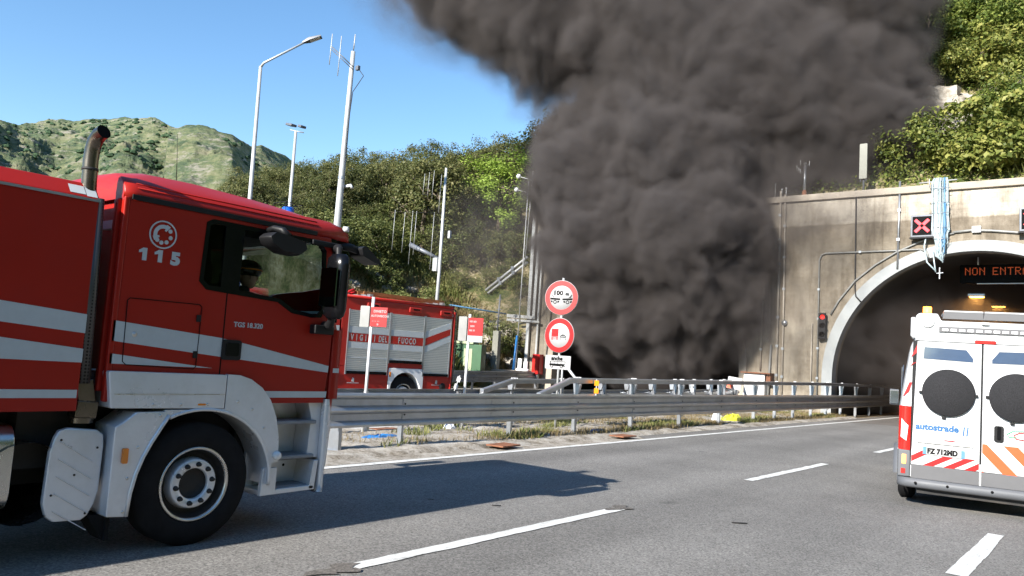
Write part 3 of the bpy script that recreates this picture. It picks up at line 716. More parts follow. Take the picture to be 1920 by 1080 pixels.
b = MB(); b.box(W - .35, W - .08, 2.79, 2.835, 2.60, 2.67); P1(b, 'rear_clamp', M['whitematte'], cab)
# window surround, glass, doors seam
b = MB(); b.plate([(3.495, 2.25), (3.515, 2.775), (3.575, 2.808), (4.725, 2.80), (4.81, 2.705), (4.852, 2.115), (4.81, 2.04), (4.70, 2.03), (4.465, 2.055), (4.295, 2.145), (3.57, 2.185)],
    [[(3.535, 2.27), (3.55, 2.745), (3.59, 2.77), (3.70, 2.77), (3.70, 2.225), (3.59, 2.225)], [(3.88, 2.215), (3.89, 2.765), (4.69, 2.765), (4.765, 2.69), (4.812, 2.13), (4.77, 2.075), (4.70, 2.068), (4.485, 2.092), (4.32, 2.18)]], W - .012, W + .005, 'YZ')
win = P1(b, 'window', M['blackgloss'], cab)
b = MB(); b.add([(W - .018, y, z) for y, z in [(3.87, 2.2), (3.88, 2.78), (4.70, 2.78), (4.78, 2.7), (4.83, 2.1), (4.7, 2.05), (4.47, 2.08), (4.31, 2.17)]], [tuple(range(8))]); P1(b, 'pane', M['glass'], win)
b = MB(); b.box(W - .02, W - .017, 3.52, 3.72, 2.2, 2.79); b.box(-W + .01, -W + .013, 3.85, 4.85, 2.04, 2.8); [setattr(o_, 'active_material', m_) or o_.data.materials.__setitem__(0, m_) for o_, m_ in zip(E1(b, 'pane', M['darkglass'], win), (M['darkglass'], M['glass']))]
b = MB()
def seam(p, q, w=.007): b.beam((W + .0005, p[0], p[1]), (W + .0005, q[0], q[1]), .003, w, (0, 0, 1) if abs(p[0] - q[0]) > abs(p[1] - q[1]) else (0, 1, 0))
for p, q in (((3.772, 1.2), (3.772, 2.80)),): b.box(W - .002, W + .0012, p[0] - .006, p[0] + .006, p[1], q[1])
hz = [(2.925, 2.05), (3.52, 2.05), (3.545, 2.03), (3.54, 1.52), (3.52, 1.495), (2.945, 1.515), (2.915, 1.54), (2.905, 2.03)]
for i in range(8):
    p = V(W + .0045, *hz[i]); q = V(W + .0045, *hz[(i + 1) % 8]); b.tube([p, q], .0035, 5)
P1(b, 'door_seam', M['signblack'], cab)
b = MB(); sideq(b, [(2.815, 1.862), (2.815, 1.70), (3.765, 1.61), (3.765, 1.775)]); sideq(b, [(3.78, 1.77), (3.90, 1.755), (4.10, 1.72), (4.955, 1.565), (4.95, 1.50), (3.78, 1.61)])
sideq(b, [(2.815, 1.60), (2.815, 1.52), (3.70, 1.508)]); sideq(b, [(4.02, 1.312), (4.955, 1.312), (4.95, 1.252), (4.03, 1.252)])
E1(b, 'reflective_stripe', M['retro'], cab)
b = MB(); b.plate(rrect(3.765, 3.955, 1.585, 1.765, .025), [], W + .002, W + .018, 'YZ'); h = P1(b, 'door_handle', M['black'], cab, bevel=.008)
b = MB(); b.plate(rrect(3.80, 3.93, 1.62, 1.74, .02), [], W + .019, W + .024, 'YZ'); P1(b, 'grip', M['blackgloss'], h, bevel=.004)
b = MB()
for y, z in ((3.515, 1.62), (3.515, 1.93)): b.box(W + .001, W + .012, y - .012, y + .03, z - .03, z + .03)
E1(b, 'hatch_hinge', M['black'], cab, bevel=.004)
b = MB(); b.lathe([(0, .022), (.006, .02), (.008, 0)], (W + .001, 2.99, 1.76), 'X', 14); P1(b, 'hatch_lock', M['steel'], cab)
b = MB()
for z in (2.34, 2.47, 2.60, 2.72): b.plate(rrect(2.93, 3.42, z - .012, z + .012, .011), [], W - .001, W + .0035, 'YZ')
# lettering and the telephone emblem
MT = Matrix(((0, 0, 1, W + .003), (1, 0, 0, 0), (0, 1, 0, 0), (0, 0, 0, 1)))
def onside(y, z, rot=0): return Matrix.Translation((W + .003, y, z)) @ Matrix(((0, 0, 1, 0), (1, 0, 0, 0), (0, 1, 0, 0), (0, 0, 0, 1))) @ Matrix.Rotation(R(rot), 4, 'Z')
b = MB()
for y in (2.985, 3.115): b.plate([(y, 2.365), (y + .036, 2.365), (y + .036, 2.468), (y + .004, 2.468), (y - .03, 2.445), (y - .03, 2.425), (y, 2.432)], [], W, W + .004, 'YZ')
b.text('5', .14, onside(3.225, 2.365), sx=1.15, depth=.001, bold=.009)
b.text('TGS 18.320', .062, onside(3.865, 1.885), depth=.0015, sx=1.0, bold=.0015)
E1(b, 'letter', M['retro'], cab, fix=False)
b = MB(); cyy, cz = 3.14, 2.598
b.plate(circle(cyy, cz, .118, 40), [circle(cyy, cz, .106, 40)], W, W + .004, 'YZ')
hs = arc(cyy, cz, .083, 62, 205, 18) + arc(cyy, cz, .052, 205, 62, 18)
b.plate(hs, [], W, W + .004, 'YZ')
for a0 in (62, 205):
    b.plate([(cyy + r_ * math.cos(R(a)), cz + r_ * math.sin(R(a))) for r_, a in ((.036, a0 - 12), (.09, a0 - 12), (.09, a0 + 12), (.036, a0 + 12))], [], W, W + .0045, 'YZ')
for a in (30, -18, -62, -100, -135)[:5]:
    b.plate(circle(cyy + .068 * math.cos(R(a + 2)), cz + .068 * math.sin(R(a + 2)), .0175, 14), [], W, W + .004, 'YZ')
P1(b, 'telephone_emblem', M['retro'], cab)
# front of the cab
b = MB(); secs = []
for z, dy in ((1.0, 0), (1.3, .02), (1.9, .01), (2.02, -.03)):
    secs.append([V(W - .03, 4.96 + dy, z), V(W - .05, 5.06 + dy, z), V(W - .13, 5.13 + dy, z), V(W - .5, 5.19 + dy, z), V(0, 5.2 + dy, z), V(-W + .5, 5.19 + dy, z), V(-W + .13, 5.13 + dy, z), V(-W + .03, 4.96 + dy, z)])
b.loft(secs); P1(b, 'front_panel', M['red'], cab)
b = MB(); b.loft([[V(1.17, 5.08, 2.02), V(.5, 5.16, 2.02), V(-.5, 5.16, 2.02), V(-1.17, 5.08, 2.02)], [V(1.13, 4.95, 2.84), V(.5, 5.05, 2.86), V(-.5, 5.05, 2.86), V(-1.13, 4.95, 2.84)]], cap=False, closed=False); P1(b, 'windscreen', M['glass'], cab, fix=False)
b = MB()
for s in (1, -1): b.beam((s * 1.2, 4.98, 2.0), (s * 1.19, 4.90, 2.86), .07, .09, (0, 1, 0))
b.box(-1.18, 1.18, 4.93, 5.10, 2.83, 2.88); E1(b, 'pillar', M['blackgloss'], cab)
b = MB(); b.loft([[V(W - .02, 4.975, z), V(W + .012, 5.0, z), V(W + .005, 5.09, z), V(W - .09, 5.15, z), V(W - .12, 5.10, z)] for z in (1.24, 1.5, 1.75, 1.93)]); cp = P1(b, 'corner_panel', M['red'], cab)
b = MB(); b.box(W - .02, W + .014, 5.005, 5.08, 1.50, 1.545); P1(b, 'corner_stripe', M['retro'], cp)
b = MB(); b.box(-1.2, 1.2, 5.06, 5.5, 2.90, 2.93); 
b = MB(); b.loft([[V(x, 5.05, 2.93), V(x, 5.28, 2.80), V(x, 5.30, 2.82), V(x, 5.06, 2.97)] for x in (-1.1, 1.1)]); P1(b, 'sun_visor', M['blackgloss'], cab)
# interior
b = MB(); 
for sx in (-.95, .38):
    b.plate(rrect(4.05, 4.55, 1.55, 1.7, .05), [], sx, sx + .5, 'YZ'); b.plate([(4.04, 1.62), (4.16, 1.62), (4.08, 2.3), (3.98, 2.3)], [], sx, sx + .5, 'YZ')
b.box(-1.1, 1.1, 2.9, 3.3, 1.3, 1.75); b.box(-1.1, 1.1, 2.9, 3.05, 1.75, 2.35); E1(b, 'seat', M['seat'], cab, bevel=.03)
b = MB(); b.plate([(4.5, 1.5), (4.95, 1.5), (5.05, 2.02), (4.75, 2.04), (4.55, 1.9)], [], -1.15, 1.15, 'YZ'); P1(b, 'dashboard', M['black'], cab, bevel=.02)
b = MB(); st = [V(-.65 + .21 * math.cos(t), 4.85 + .09 * math.sin(t), 2.06 + .19 * math.sin(t)) for t in np.linspace(0, 2 * math.pi, 25)]; b.tube(st, .016, 8, cap=False); b.tube([(-.65, 4.62, 2.02), (-.65, 4.85, 1.85)], .03, 8); P1(b, 'steering_wheel', M['black'], cab)
b = MB(); b.plate(rrect(3.95, 4.45, 2.72, 2.79, .02), [], -.1, 1.15, 'YZ'); P1(b, 'roof_console', M['black'], cab, bevel=.015)

# mirrors
mr = P1(MB().loft([[V(1.46 + .15 * math.cos(t) * k, yc + .085 * math.sin(t) * k, z) for t in np.linspace(0, 2 * math.pi, 17)[:-1]] for z, k, yc in ((2.03, .55, 4.80), (2.06, .85, 4.80), (2.12, 1, 4.80), (2.55, 1, 4.81), (2.63, .92, 4.81), (2.665, .6, 4.81))]), 'wing_mirror', M['blackgloss'])
b = MB(); b.tube([(1.2, 4.93, 2.74), (1.32, 4.90, 2.745), (1.42, 4.83, 2.72), (1.45, 4.81, 2.62)], [.05, .045, .035, .025], 10); b.tube([(1.25, 4.86, 1.96), (1.36, 4.84, 1.97), (1.44, 4.81, 2.06)], [.05, .045, .03], 10)
b.box(W - .01, W + .03, 4.62, 4.98, 2.745, 2.80); b.box(W - .01, W + .09, 4.69, 4.92, 1.875, 1.965); E1(b, 'mirror_arm', M['black'], mr, bevel=.012)
b = MB(); b.lathe([(-.004, .0), (-.004, .0)], (0, 0, 0)); 
b = MB(); b.loft([[V(1.34, y, z) for y, z in ()]] if 0 else [[V(1.46 - .12, 4.70, 2.15), V(1.46 + .12, 4.70, 2.15), V(1.46 + .12, 4.70, 2.52), V(1.46 - .12, 4.70, 2.52)], [V(1.34, 4.712, 2.15), V(1.58, 4.712, 2.15), V(1.58, 4.712, 2.52), V(1.34, 4.712, 2.52)]], smooth=False); P1(b, 'mirror_glass', M['mirrorglass'], mr)
# kerb-view mirror above the door
b = MB(); b.loft([[V(x, 4.0 - k * .02, 2.715 + k * .0), V(x, 4.03, 2.66 - .02 * k), V(x, 4.15, 2.605 - .02 * k), V(x, 4.33, 2.60 - .02 * k), V(x, 4.40, 2.65), V(x, 4.375, 2.715 + .01 * k), V(x, 4.2, 2.75 + .01 * k), V(x, 4.06, 2.765)] for x, k in ((1.30, 0), (1.34, 1), (1.46, 1), (1.50, 0))], smooth=False)
km = P1(b, 'kerb_mirror', M['black'], bevel=.018)
b = MB(); b.tube([(1.25, 4.12, 2.80), (1.33, 4.14, 2.82), (1.42, 4.17, 2.80), (1.47, 4.2, 2.74)], [.025, .03, .035, .04], 10); P1(b, 'mirror_arm', M['black'], km)
# front-view mirror
b = MB(); b.tube([(1.15, 5.0, 2.80), (1.2, 5.16, 2.795), (1.2, 5.30, 2.765)], [.045, .04, .035], 10); fm = P1(b, 'front_mirror', M['black'])
b = MB(); b.loft([[V(x, 5.22, 2.80), V(x, 5.27, 2.83), V(x, 5.48, 2.70), V(x, 5.49, 2.655), V(x, 5.45, 2.655), V(x, 5.25, 2.72)] for x in (1.08, 1.3)], smooth=False); P1(b, 'mirror_head', M['black'], fm, bevel=.02)
# far-side mirror seen through the cab
b = MB(); b.plate(rrect(4.72, 4.9, 2.0, 2.5, .05), [], -1.55, -1.35, 'YZ'); b.tube([(-1.25, 4.86, 1.98), (-1.45, 4.81, 2.05)], .03, 8); P1(b, 'wing_mirror', M['blackgloss'], bevel=.03)
# beacon on the roof with its wire cage
bx, by, bz = .38, 4.92, 3.08
b = MB(); b.lathe([(0, .075), (.02, .08), (.03, .066), (.12, .066), (.135, .055), (.14, 0)], (bx, by, bz + .02), 'Z', 20); bc = P1(b, 'beacon', M['bluelens'])
b = MB(); b.lathe([(0, .085), (.03, .085), (.035, .07)], (bx, by, bz), 'Z', 20); P1(b, 'beacon_base', M['black'], bc)
b = MB()
for sx in (-.11, .11):
    for sy in (-.11, .11): b.tube([(bx + sx, by + sy, bz - .02), (bx + sx, by + sy, bz + .19)], .004, 5)
    b.tube([(bx + sx, by - .11, bz + .19), (bx + sx, by + .11, bz + .19)], .004, 5)
for sy in (-.11, 0, .11): b.tube([(bx - .11, by + sy, bz + .19), (bx + .11, by + sy, bz + .19)], .004, 5)
P1(b, 'cage', M['black'], bc)
b = MB(); b.tube([(.2, 3.75, 3.15), (.2, 3.72, 3.55), (.2, 3.70, 3.75)], [.004, .003, .002], 5); P1(b, 'whip_aerial', M['black'], rf)

# silver skirt box, mudguard and steps
b = MB(); b.plate([(2.84, 1.172), (3.825, 1.160), (3.825, 1.455), (2.80, 1.465)], [], .95, 1.30, 'YZ'); sk = P1(b, 'side_skirt', M['silver'], bevel=.014)
b = MB(); b.box(1.30, 1.304, 2.86, 3.82, 1.282, 1.287)
for y in (3.18, 3.42, 3.66): b.lathe([(0, .011), (.006, .009), (.007, 0)], (1.30, y, 1.20), 'X', 10)
P1(b, 'skirt_bead', M['steel'], sk)
b = MB(); b.box(1.3005, 1.304, 3.57, 3.64, 1.19, 1.205); P1(b, 'maker_badge', M['yellowrefl'], sk)
WC = (3.64, .50)
inner = [(WC[0] + .70 * math.cos(R(a)), WC[1] + .655 * math.sin(R(a))) for a in range(-4, 122, 6)]
outer = [(3.28, 1.155), (3.83, 1.158), (3.83, 1.46), (3.95, 1.455), (4.07, 1.42), (4.19, 1.345), (4.29, 1.235), (4.365, 1.08), (4.41, .9), (4.43, .66), (4.36, .655), (4.345, .46)]
b = MB(); b.plate(outer + [q for q in inner if q[0] > 3.28][:], [], .93, 1.298, 'YZ'); gd = P1(b, 'mudguard', M['silver'], bevel=.012)
# rear half of the guard with its flared flap
flap = [(2.895, .33), (2.895, 1.03), (2.95, 1.06), (3.05, 1.14), (3.30, 1.142), (3.325, 1.10)] + [(3.27, 1.02), (3.20, .90), (3.14, .78), (3.095, .65), (3.065, .5), (3.05, .315)]
b = MB(); b.plate(flap, [], .93, 1.302, 'YZ'); rg = P1(b, 'rear_mudguard', M['silver'], bevel=.012)
b = MB(); pts = [V(1.30, *q) for q in [(3.325, 1.11), (3.27, 1.02), (3.20, .90), (3.14, .78), (3.095, .65), (3.065, .5), (3.05, .32)]]; b.tube(pts, .017, 8); P1(b, 'edge_lip', M['silver'], rg)
b = MB(); pts = [V(1.296, *q) for q in inner if q[0] > 3.28]; b.tube(pts, .016, 8); P1(b, 'edge_lip', M['silver'], gd)
b = MB()
for y, z in ((3.25, 1.11), (3.09, .86), (3.03, .62), (3.02, .36)): b.lathe([(0, .012), (.007, .01), (.008, 0)], (1.302, y, z), 'X', 10)
E1(b, 'bolt', M['steel'], rg)
b = MB()
for y, z in ((3.95, 1.22), (4.1, 1.15), (4.24, .98)): b.lathe([(0, .012), (.007, .01), (.008, 0)], (1.298, y, z), 'X', 10)
E1(b, 'bolt', M['steel'], gd)
b = MB(); b.plate(rrect(2.965, 3.01, .74, .86, .01), [], 1.302, 1.325, 'YZ'); P1(b, 'marker_light', M['amber'], rg, bevel=.006)
b = MB(); b.lathe([(0, .04), (.03, .04), (.045, .03), (.05, 0)], (1.297, 4.40, .72), 'X', 20); P1(b, 'side_lamp', M['lens'], gd)
b = MB(); b.plate([(2.80, .34), (2.96, .32), (2.97, .13), (2.95, .125)], [], .95, 1.18, 'YZ'); b.box(1.18, 1.2, 2.945, 2.975, .125, .33); P1(b, 'mud_flap', M['rubber'])
b = MB(); b.box(.93, .96, 4.3, 4.97, .35, 1.26); b.box(.96, 1.15, 4.30, 4.96, 1.215, 1.25); stp = P1(b, 'step_housing', M['silver'])
b = MB(); b.box(.96, 1.235, 4.33, 4.88, .995, 1.03); b.box(.96, 1.235, 4.36, 4.88, .665, .70); b.box(.96, 1.2, 4.45, 4.86, .395, .41); E1(b, 'step', M['step'], stp, bevel=.008)
b = MB(); b.plate([(4.295, .345), (4.46, .35), (4.46, .50), (4.46, .60), (4.31, .60)], [], 1.20, 1.25, 'YZ'); b.plate([(4.31, .345), (4.90, .355), (4.90, .40), (4.31, .395)], [], .96, 1.245, 'YZ'); b.plate([(4.84, .36), (4.905, .36), (4.93, .64), (4.88, .64)], [], .96, 1.245, 'YZ'); b.box(.96, .975, 4.4, 4.88, .4, .62)
b.plate([(4.82, .66), (4.95, .66), (4.95, 1.25), (4.86, 1.25), (4.79, 1.2), (4.84, 1.05)], [], .96, 1.2, 'YZ'); P1(b, 'step_side', M['silver'], stp, bevel=.01)
b = MB()
for y, z in ((4.49, .57), (4.72, .57), (4.62, .78)): b.lathe([(0, .014), (.003, .014), (.003, 0)], (.975 if z < .6 else .961, y, z), 'X', 12)
E1(b, 'drain_hole', M['signblack'], stp)
b = MB(); prof = lambda z, k: [V(1.262, 4.955, z), V(1.275, 4.985, z), V(1.262, 5.02 + k, z), V(1.2, 5.06 + k, z), V(1.0, 5.10 + k, z), V(-1.0, 5.10 + k, z), V(-1.2, 5.06 + k, z), V(-1.26, 5.0, z), V(-1.2, 4.95, z), V(1.2, 4.95, z)]
b.loft([prof(.33, -.10), prof(.42, -.06), prof(.6, -.01), prof(.95, .01), prof(1.14, .0), prof(1.235, -.03)]); P1(b, 'bumper', M['silver'])

# wheels: tyre, rim, nuts
def wheel(parent, off, c, r=.52, w=.30, rimr=.305, side=1, detail=True, tread=True):
    x0 = c[0]
    b = MB(); P = [(-w + .02, rimr), (-w, rimr + .05), (-w, r - .07), (-w + .03, r - .02), (-w + .05, r), (-.05, r), (-.03, r - .015), (-.008, r - .06), (0, r - .11), (0, rimr + .07), (-.012, rimr + .02), (-.03, rimr)]
    b.lathe([(a * side, q) for a, q in P], c, 'X', 56); wh = b.build('wheel', M['rubber'], parent, off)
    b = MB(); P = [(-.03, rimr + .004), (-.012, rimr + .012), (-.006, rimr), (-.016, rimr - .014), (-.03, rimr - .018)]
    b.lathe([(a * side, q) for a, q in P], c, 'X', 48); b.build('rim', M['steel'], wh, off)
    b = MB(); b.lathe([((-.03) * side, rimr - .018), (-.10 * side, rimr - .034), (-.13 * side, rimr - .05), (-.125 * side, .215)], c, 'X', 40); b.build('rim_well', M['dark'], wh, off)
    b = MB(); P = [(-.125, .22), (-.06, .212), (-.035, .205), (-.03, .195), (-.03, .135), (-.04, .13), (-.06, .128)]; b.lathe([(a * side, q) for a, q in P], c, 'X', 40); b.build('hub', M['silver'], wh, off)
    b = MB(); P = [(-.034, .134), (-.08, .128), (-.10, .115), (-.09, .06), (-.085, 0)]; b.lathe([(a * side, q) for a, q in P], c, 'X', 30); b.build('hub_recess', M['dark'], wh, off)  # open hub centre without a cap, the hollow's shade given by dark colour
    if detail:
        for k in range(10):
            a = 2 * math.pi * (k + .25) / 10; b = MB(); cc = (c[0], c[1] + .165 * math.cos(a), c[2] + .165 * math.sin(a))
            b.lathe([(-.03 * side, .022), (-.022 * side, .022), (-.020 * side, .016), (.004 * side, .015), (.006 * side, 0)], cc, 'X', 10); b.build('wheel_nut', M['dark'], wh, off)
    return wh
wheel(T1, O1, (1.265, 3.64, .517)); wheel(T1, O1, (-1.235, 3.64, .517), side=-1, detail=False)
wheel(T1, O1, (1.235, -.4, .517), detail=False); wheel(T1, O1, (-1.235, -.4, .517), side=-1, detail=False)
b = MB(); b.tube([(-1.0, 3.64, .517), (1.0, 3.64, .517)], .09, 10); b.tube([(-1.0, -.4, .517), (1.0, -.4, .517)], .12, 10); E1(b, 'axle', M['dark'])

# crew: seated figures (skin-modifier bodies)
def person(name, label, loc, rotz, pose, bodymat, helmet=True, parent_keep=True):
    joints, edges, radii = pose
    me = bpy.data.meshes.new('person'); me.from_pydata(joints, edges, []); me.materials.append(bodymat)
    o = bpy.data.objects.new(name, me); COL.objects.link(o); o.location = loc; o.rotation_euler = (0, 0, rotz)
    sk_ = o.modifiers.new('skin', 'SKIN'); me.skin_vertices[0].data[0].use_root = True
    for i, r_ in enumerate(radii): me.skin_vertices[0].data[i].radius = (r_, r_ * (.8 if i in TORSO else 1))
    sd = o.modifiers.new('sub', 'SUBSURF'); sd.levels = 1; sd.render_levels = 2
    me.polygons.foreach_set('use_smooth', [True] * len(me.polygons)); sk_.use_smooth_shade = True
    tag(o, label, 'person')
    return o
TORSO = (0, 1, 2, 3)
SIT = ([(0, 0, .08), (0, .02, .28), (0, .03, .48), (0, .05, .56), (0, .07, .64),
        (.17, .03, .50), (.24, .06, .26), (.20, .30, .20), (.19, .37, .20), (-.17, .03, .50), (-.24, .06, .26), (-.20, .30, .20), (-.19, .37, .20),
        (.10, .05, .04), (.13, .45, .06), (.13, .50, -.36), (.13, .62, -.40), (-.10, .05, .04), (-.13, .45, .06), (-.13, .50, -.36), (-.13, .62, -.40)],
       [(0, 1), (1, 2), (2, 3), (3, 4), (2, 5), (5, 6), (6, 7), (7, 8), (2, 9), (9, 10), (10, 11), (11, 12), (0, 13), (13, 14), (14, 15), (15, 16), (0, 17), (17, 18), (18, 19), (19, 20)],
       [.16, .17, .15, .075, .06, .08, .06, .045, .04, .08, .06, .045, .04, .1, .08, .055, .05, .1, .08, .055, .05])
def head(o, z0=.66, y0=.08, helmet=True, hm=None):
    b = MB(); secs = []
    for t, rx_, ry_, dy in ((-.11, .03, .035, .03), (-.09, .055, .06, .02), (-.04, .07, .085, .01), (.01, .077, .097, 0), (.05, .078, .1, -.005), (.09, .07, .09, -.01), (.12, .045, .06, -.01), (.13, .01, .012, -.01)):
        secs.append([V(rx_ * math.cos(a), y0 + dy + ry_ * math.sin(a), z0 + .06 + t) for a in np.linspace(0, 2 * math.pi, 17)[:-1]])
    b.loft(secs); b.obox((0, y0 + .105, z0 + .055), (.022, .03, .04)); b.obox((.08, y0, z0 + .06), (.012, .03, .05)); b.obox((-.08, y0, z0 + .06), (.012, .03, .05))
    h = b.build('head', M['skin'], o)
    b = MB()
    for s in (-1, 1): b.lathe([(0, .0), (.006, .01), (.006, 0)], (s * .03, y0 + .093, z0 + .085), 'Y', 8)
    b.obox((0, y0 + .093, z0 + .005), (.045, .008, .008)); b.build('face', M['dark'], h)
    if helmet:
        b = MB(); secs = []
        for t, r_ in ((.0, .105), (.03, .125), (.08, .128), (.12, .11), (.15, .075), (.165, .02)):
            secs.append([V(r_ * math.cos(a), y0 - .01 + r_ * 1.2 * math.sin(a), z0 + .07 + t) for a in np.linspace(0, 2 * math.pi, 21)[:-1]])
        b.loft(secs); hh = b.build('helmet', hm or M['blackgloss'], h)
        b = MB(); b.tube([V(.13 * math.cos(a), y0 - .01 + .155 * math.sin(a), z0 + .135) for a in np.linspace(0, 2 * math.pi, 25)], .008, 6, cap=False); b.build('helmet_band', M['yellowrefl'], hh)
pr = person('person', 'firefighter in dark clothing and banded black helmet sitting behind the cab door window', (TX + .62, 4.27, 1.68), 0, SIT, M['navy']); head(pr, .66, .08)
pr = person('person', 'figure in a lime green jacket behind the small rear window of the cab', (TX + .75, 3.72, 1.66), 0, SIT, M['hivis']); head(pr, .66, .08, False)
# ---------------------------------------------------------------- far fire engine (local: s towards its rear = +y, x towards the viewer)
F2 = thing('fire_engine', 'red fire engine with closed roller shutters and ladders on its roof, behind the steel barrier', 'fire engine', (-15.748, 14.849, .03), -R(7.8), group='fire engines by the tunnel')
def P2(b, name, mat, parent=F2, **k): return b.build(name, mat, parent, **k)
def shutter_mat():
    m, nt, nd, lk, b = new_mat('roller_shutter'); tc = nd.new('ShaderNodeTexCoord'); sp = nd.new('ShaderNodeSeparateXYZ'); lk.new(tc.outputs['Object'], sp.inputs[0])
    w = NN(nd, 'ShaderNodeMath', operation='MULTIPLY'); w.inputs[1].default_value = 1 / .048; lk.new(sp.outputs['Z'], w.inputs[0])
    fr = NN(nd, 'ShaderNodeMath', operation='FRACT'); lk.new(w.outputs[0], fr.inputs[0])
    r = ramp(nd, [(0, (.3, .29, .25)), (.12, (.32, .3, .26)), (.2, (.74, .71, .62)), (.9, (.8, .77, .67)), (1, (.5, .48, .42))]); lk.new(fr.outputs[0], r.inputs[0]); lk.new(r.outputs[0], b.inputs['Base Color'])
    b.inputs['Metallic'].default_value = .0; b.inputs['Roughness'].default_value = .5
    bp = NN(nd, 'ShaderNodeBump', Strength=.8, Distance=.01); lk.new(fr.outputs[0], bp.inputs['Height']); lk.new(bp.outputs[0], b.inputs['Normal']); return m
M['shutter'] = shutter_mat()
b = MB(); b.plate([(0, 1.24), (0, 2.98), (-.03, 3.06), (-.1, 3.1), (-2.3, 3.1), (-2.4, 2.98), (-2.4, 1.24)], [], -1.93, 1.80, 'XZ'); bd = P2(b, 'body', M['red2'], bevel=.02)
b = MB(); b.box(-2.4, 0, -1.93, -.36, .62, 1.24); b.box(-2.4, 0, .84, 1.80, .62, 1.24); each(b, 'lower_panel', M['red2'], bd)
b = MB(); b.box(-1.9, -.5, -4.8, 1.7, .45, .62); P2(b, 'chassis', M['dark'])
for i, (s0, s1, z0) in enumerate(((-1.70, -.44, 1.05), (-.38, .73, 1.38), (.80, 1.70, 1.06))):
    b = MB(); b.box(-.02, .012, s0, s1, z0, 2.72); sh = P2(b, 'roller_shutter', M['shutter'], bd)
    b = MB(); b.box(-.01, .03, s0 - .03, s0, z0 - .02, 2.74); b.box(-.01, .03, s1, s1 + .03, z0 - .02, 2.74); each(b, 'guide_rail', M['galv'], sh)
    b = MB(); b.box(.0125, .02, s0, s1, 1.72, 1.88); b.box(.0125, .02, s0, s1, 2.12, 2.28) if i < 2 else None
    b.box(.0125, .018, s0, s1, 1.46, 1.49)
    if i < 2: each(b, 'pale_band', M['retro'], sh)
    b = MB(); 
    if i < 2: b.box(.0125, .022, s0, s1, 1.893, 2.107)
    else: b.plate([(s0, 1.90), (s1, 2.265), (s1, 2.44), (s0, 2.11)], [], .0125, .022, 'YZ')
    P2(b, 'red_band', M['red2'], sh)
    if i == 2:
        b = MB(); b.plate([(s0, 2.12), (s1, 2.45), (s1, 2.62), (s0, 2.30)], [], .0125, .019, 'YZ'); b.plate([(s0, 1.70), (s1, 2.07), (s1, 2.255), (s0, 1.89)], [], .0125, .019, 'YZ'); each(b, 'pale_band', M['retro'], sh)
    b = MB(); b.box(.012, .05, s0 + .01, s1 - .01, z0 - .005, z0 + .07)
    for k in range(5):
        y = s0 + (s1 - s0) * (k + .5) / 5; b.box(.05, .07, y - .035, y + .035, z0 + .01, z0 + .05)
    P2(b, 'shutter_bar', M['blackgloss'], sh)
ONS = lambda s, z: Matrix.Translation((.0235, s, z)) @ Matrix(((0, 0, 1, 0), (1, 0, 0, 0), (0, 1, 0, 0), (0, 0, 0, 1)))
b = MB()
for wd, s0, s1 in (('VIGILI', -1.66, -.82), ('DEL', -.76, -.475), ('FUOCO', -.16, .49)):
    n = len(wd)
    for k, ch in enumerate(wd):
        cw = (s1 - s0) / n if wd != 'VIGILI' else .14
        b.text(ch, .225, ONS(s0 + (k + .5) * ((s1 - s0) / n), 1.925), sx=.62, align='CENTER', bold=.008, depth=.0005)
each(b, 'letter', M['signwhite'], bd, fix=False)
b = MB(); b.text('MAGIRUS'[0:0] + 'MALICO', .10, Matrix.Translation((.002, 1.42, 2.80)) @ Matrix(((0, 0, 1, 0), (1, 0, 0, 0), (0, 1, 0, 0), (0, 0, 0, 1))), bold=.003, depth=.002)
b.plate(circle(1.36, 2.835, .035, 12), [], 0.001, .004, 'YZ'); P2(b, 'maker_lettering', M['signwhite'], bd, fix=False)
b = MB()
for s0 in (-1.2, .18, 1.28): b.box(0, .045, s0, s0 + .42, 2.80, 2.95)
hh = each(b, 'step_light', M['red2'], bd, bevel=.02)
for s0, o in zip((-1.2, .18, 1.28), hh):
    b = MB(); b.box(.045, .05, s0 + .12, s0 + .34, 2.87, 2.91); P2(b, 'lamp_slot', M['signblack'], o)
b = MB(); b.tube([(.01, -1.9, 3.08), (.01, 1.78, 3.08)], .03, 8); P2(b, 'roof_rail', M['red2'], bd)
# rear wheel arch
wc = (.22, .58)
arch = [(-.35, .62), (-.35, 1.24), (.83, 1.24), (.83, .62), (.78, .62)] + [(wc[0] + .52 * math.cos(R(a)), max(.62, wc[1] + .55 * math.sin(R(a)))) for a in (25, 45, 60, 75, 90, 105, 120, 135, 155)] + [(-.28, .62)]
b = MB(); b.plate(arch, [], -.3, .018, 'YZ'); aw = P2(b, 'wheel_arch', M['whitematte'], bevel=.01)
b = MB(); b.box(.018, .03, -.33, -.28, 1.0, 1.13); P2(b, 'marker_light', M['amber'], aw)
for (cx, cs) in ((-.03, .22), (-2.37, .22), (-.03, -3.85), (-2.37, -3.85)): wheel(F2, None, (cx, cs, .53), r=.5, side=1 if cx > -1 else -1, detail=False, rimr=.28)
b = MB(); b.tube([(-2.2, .22, .53), (-.2, .22, .53)], .1, 8); b.tube([(-2.2, -3.85, .53), (-.2, -3.85, .53)], .1, 8); each(b, 'axle', M['dark'], F2)
b = MB(); b.box(-2.45, .03, 1.80, 1.86, .62, 2.95); P2(b, 'rear_corner', M['red2'], bd, bevel=.015)
b = MB(); b.tube([(.02, 1.85, .75), (.03, 1.90, 1.4), (.03, 1.90, 2.8), (.0, 1.85, 3.0), (-.1, 1.8, 3.05)], .02, 6); P2(b, 'grab_rail', M['black'], bd)
b = MB(); b.lathe([(0, .11), (.015, .11), (.015, 0)], (.0, 1.55, .76), 'X', 18); P2(b, 'side_reflector', M['black'], bd)
b = MB()
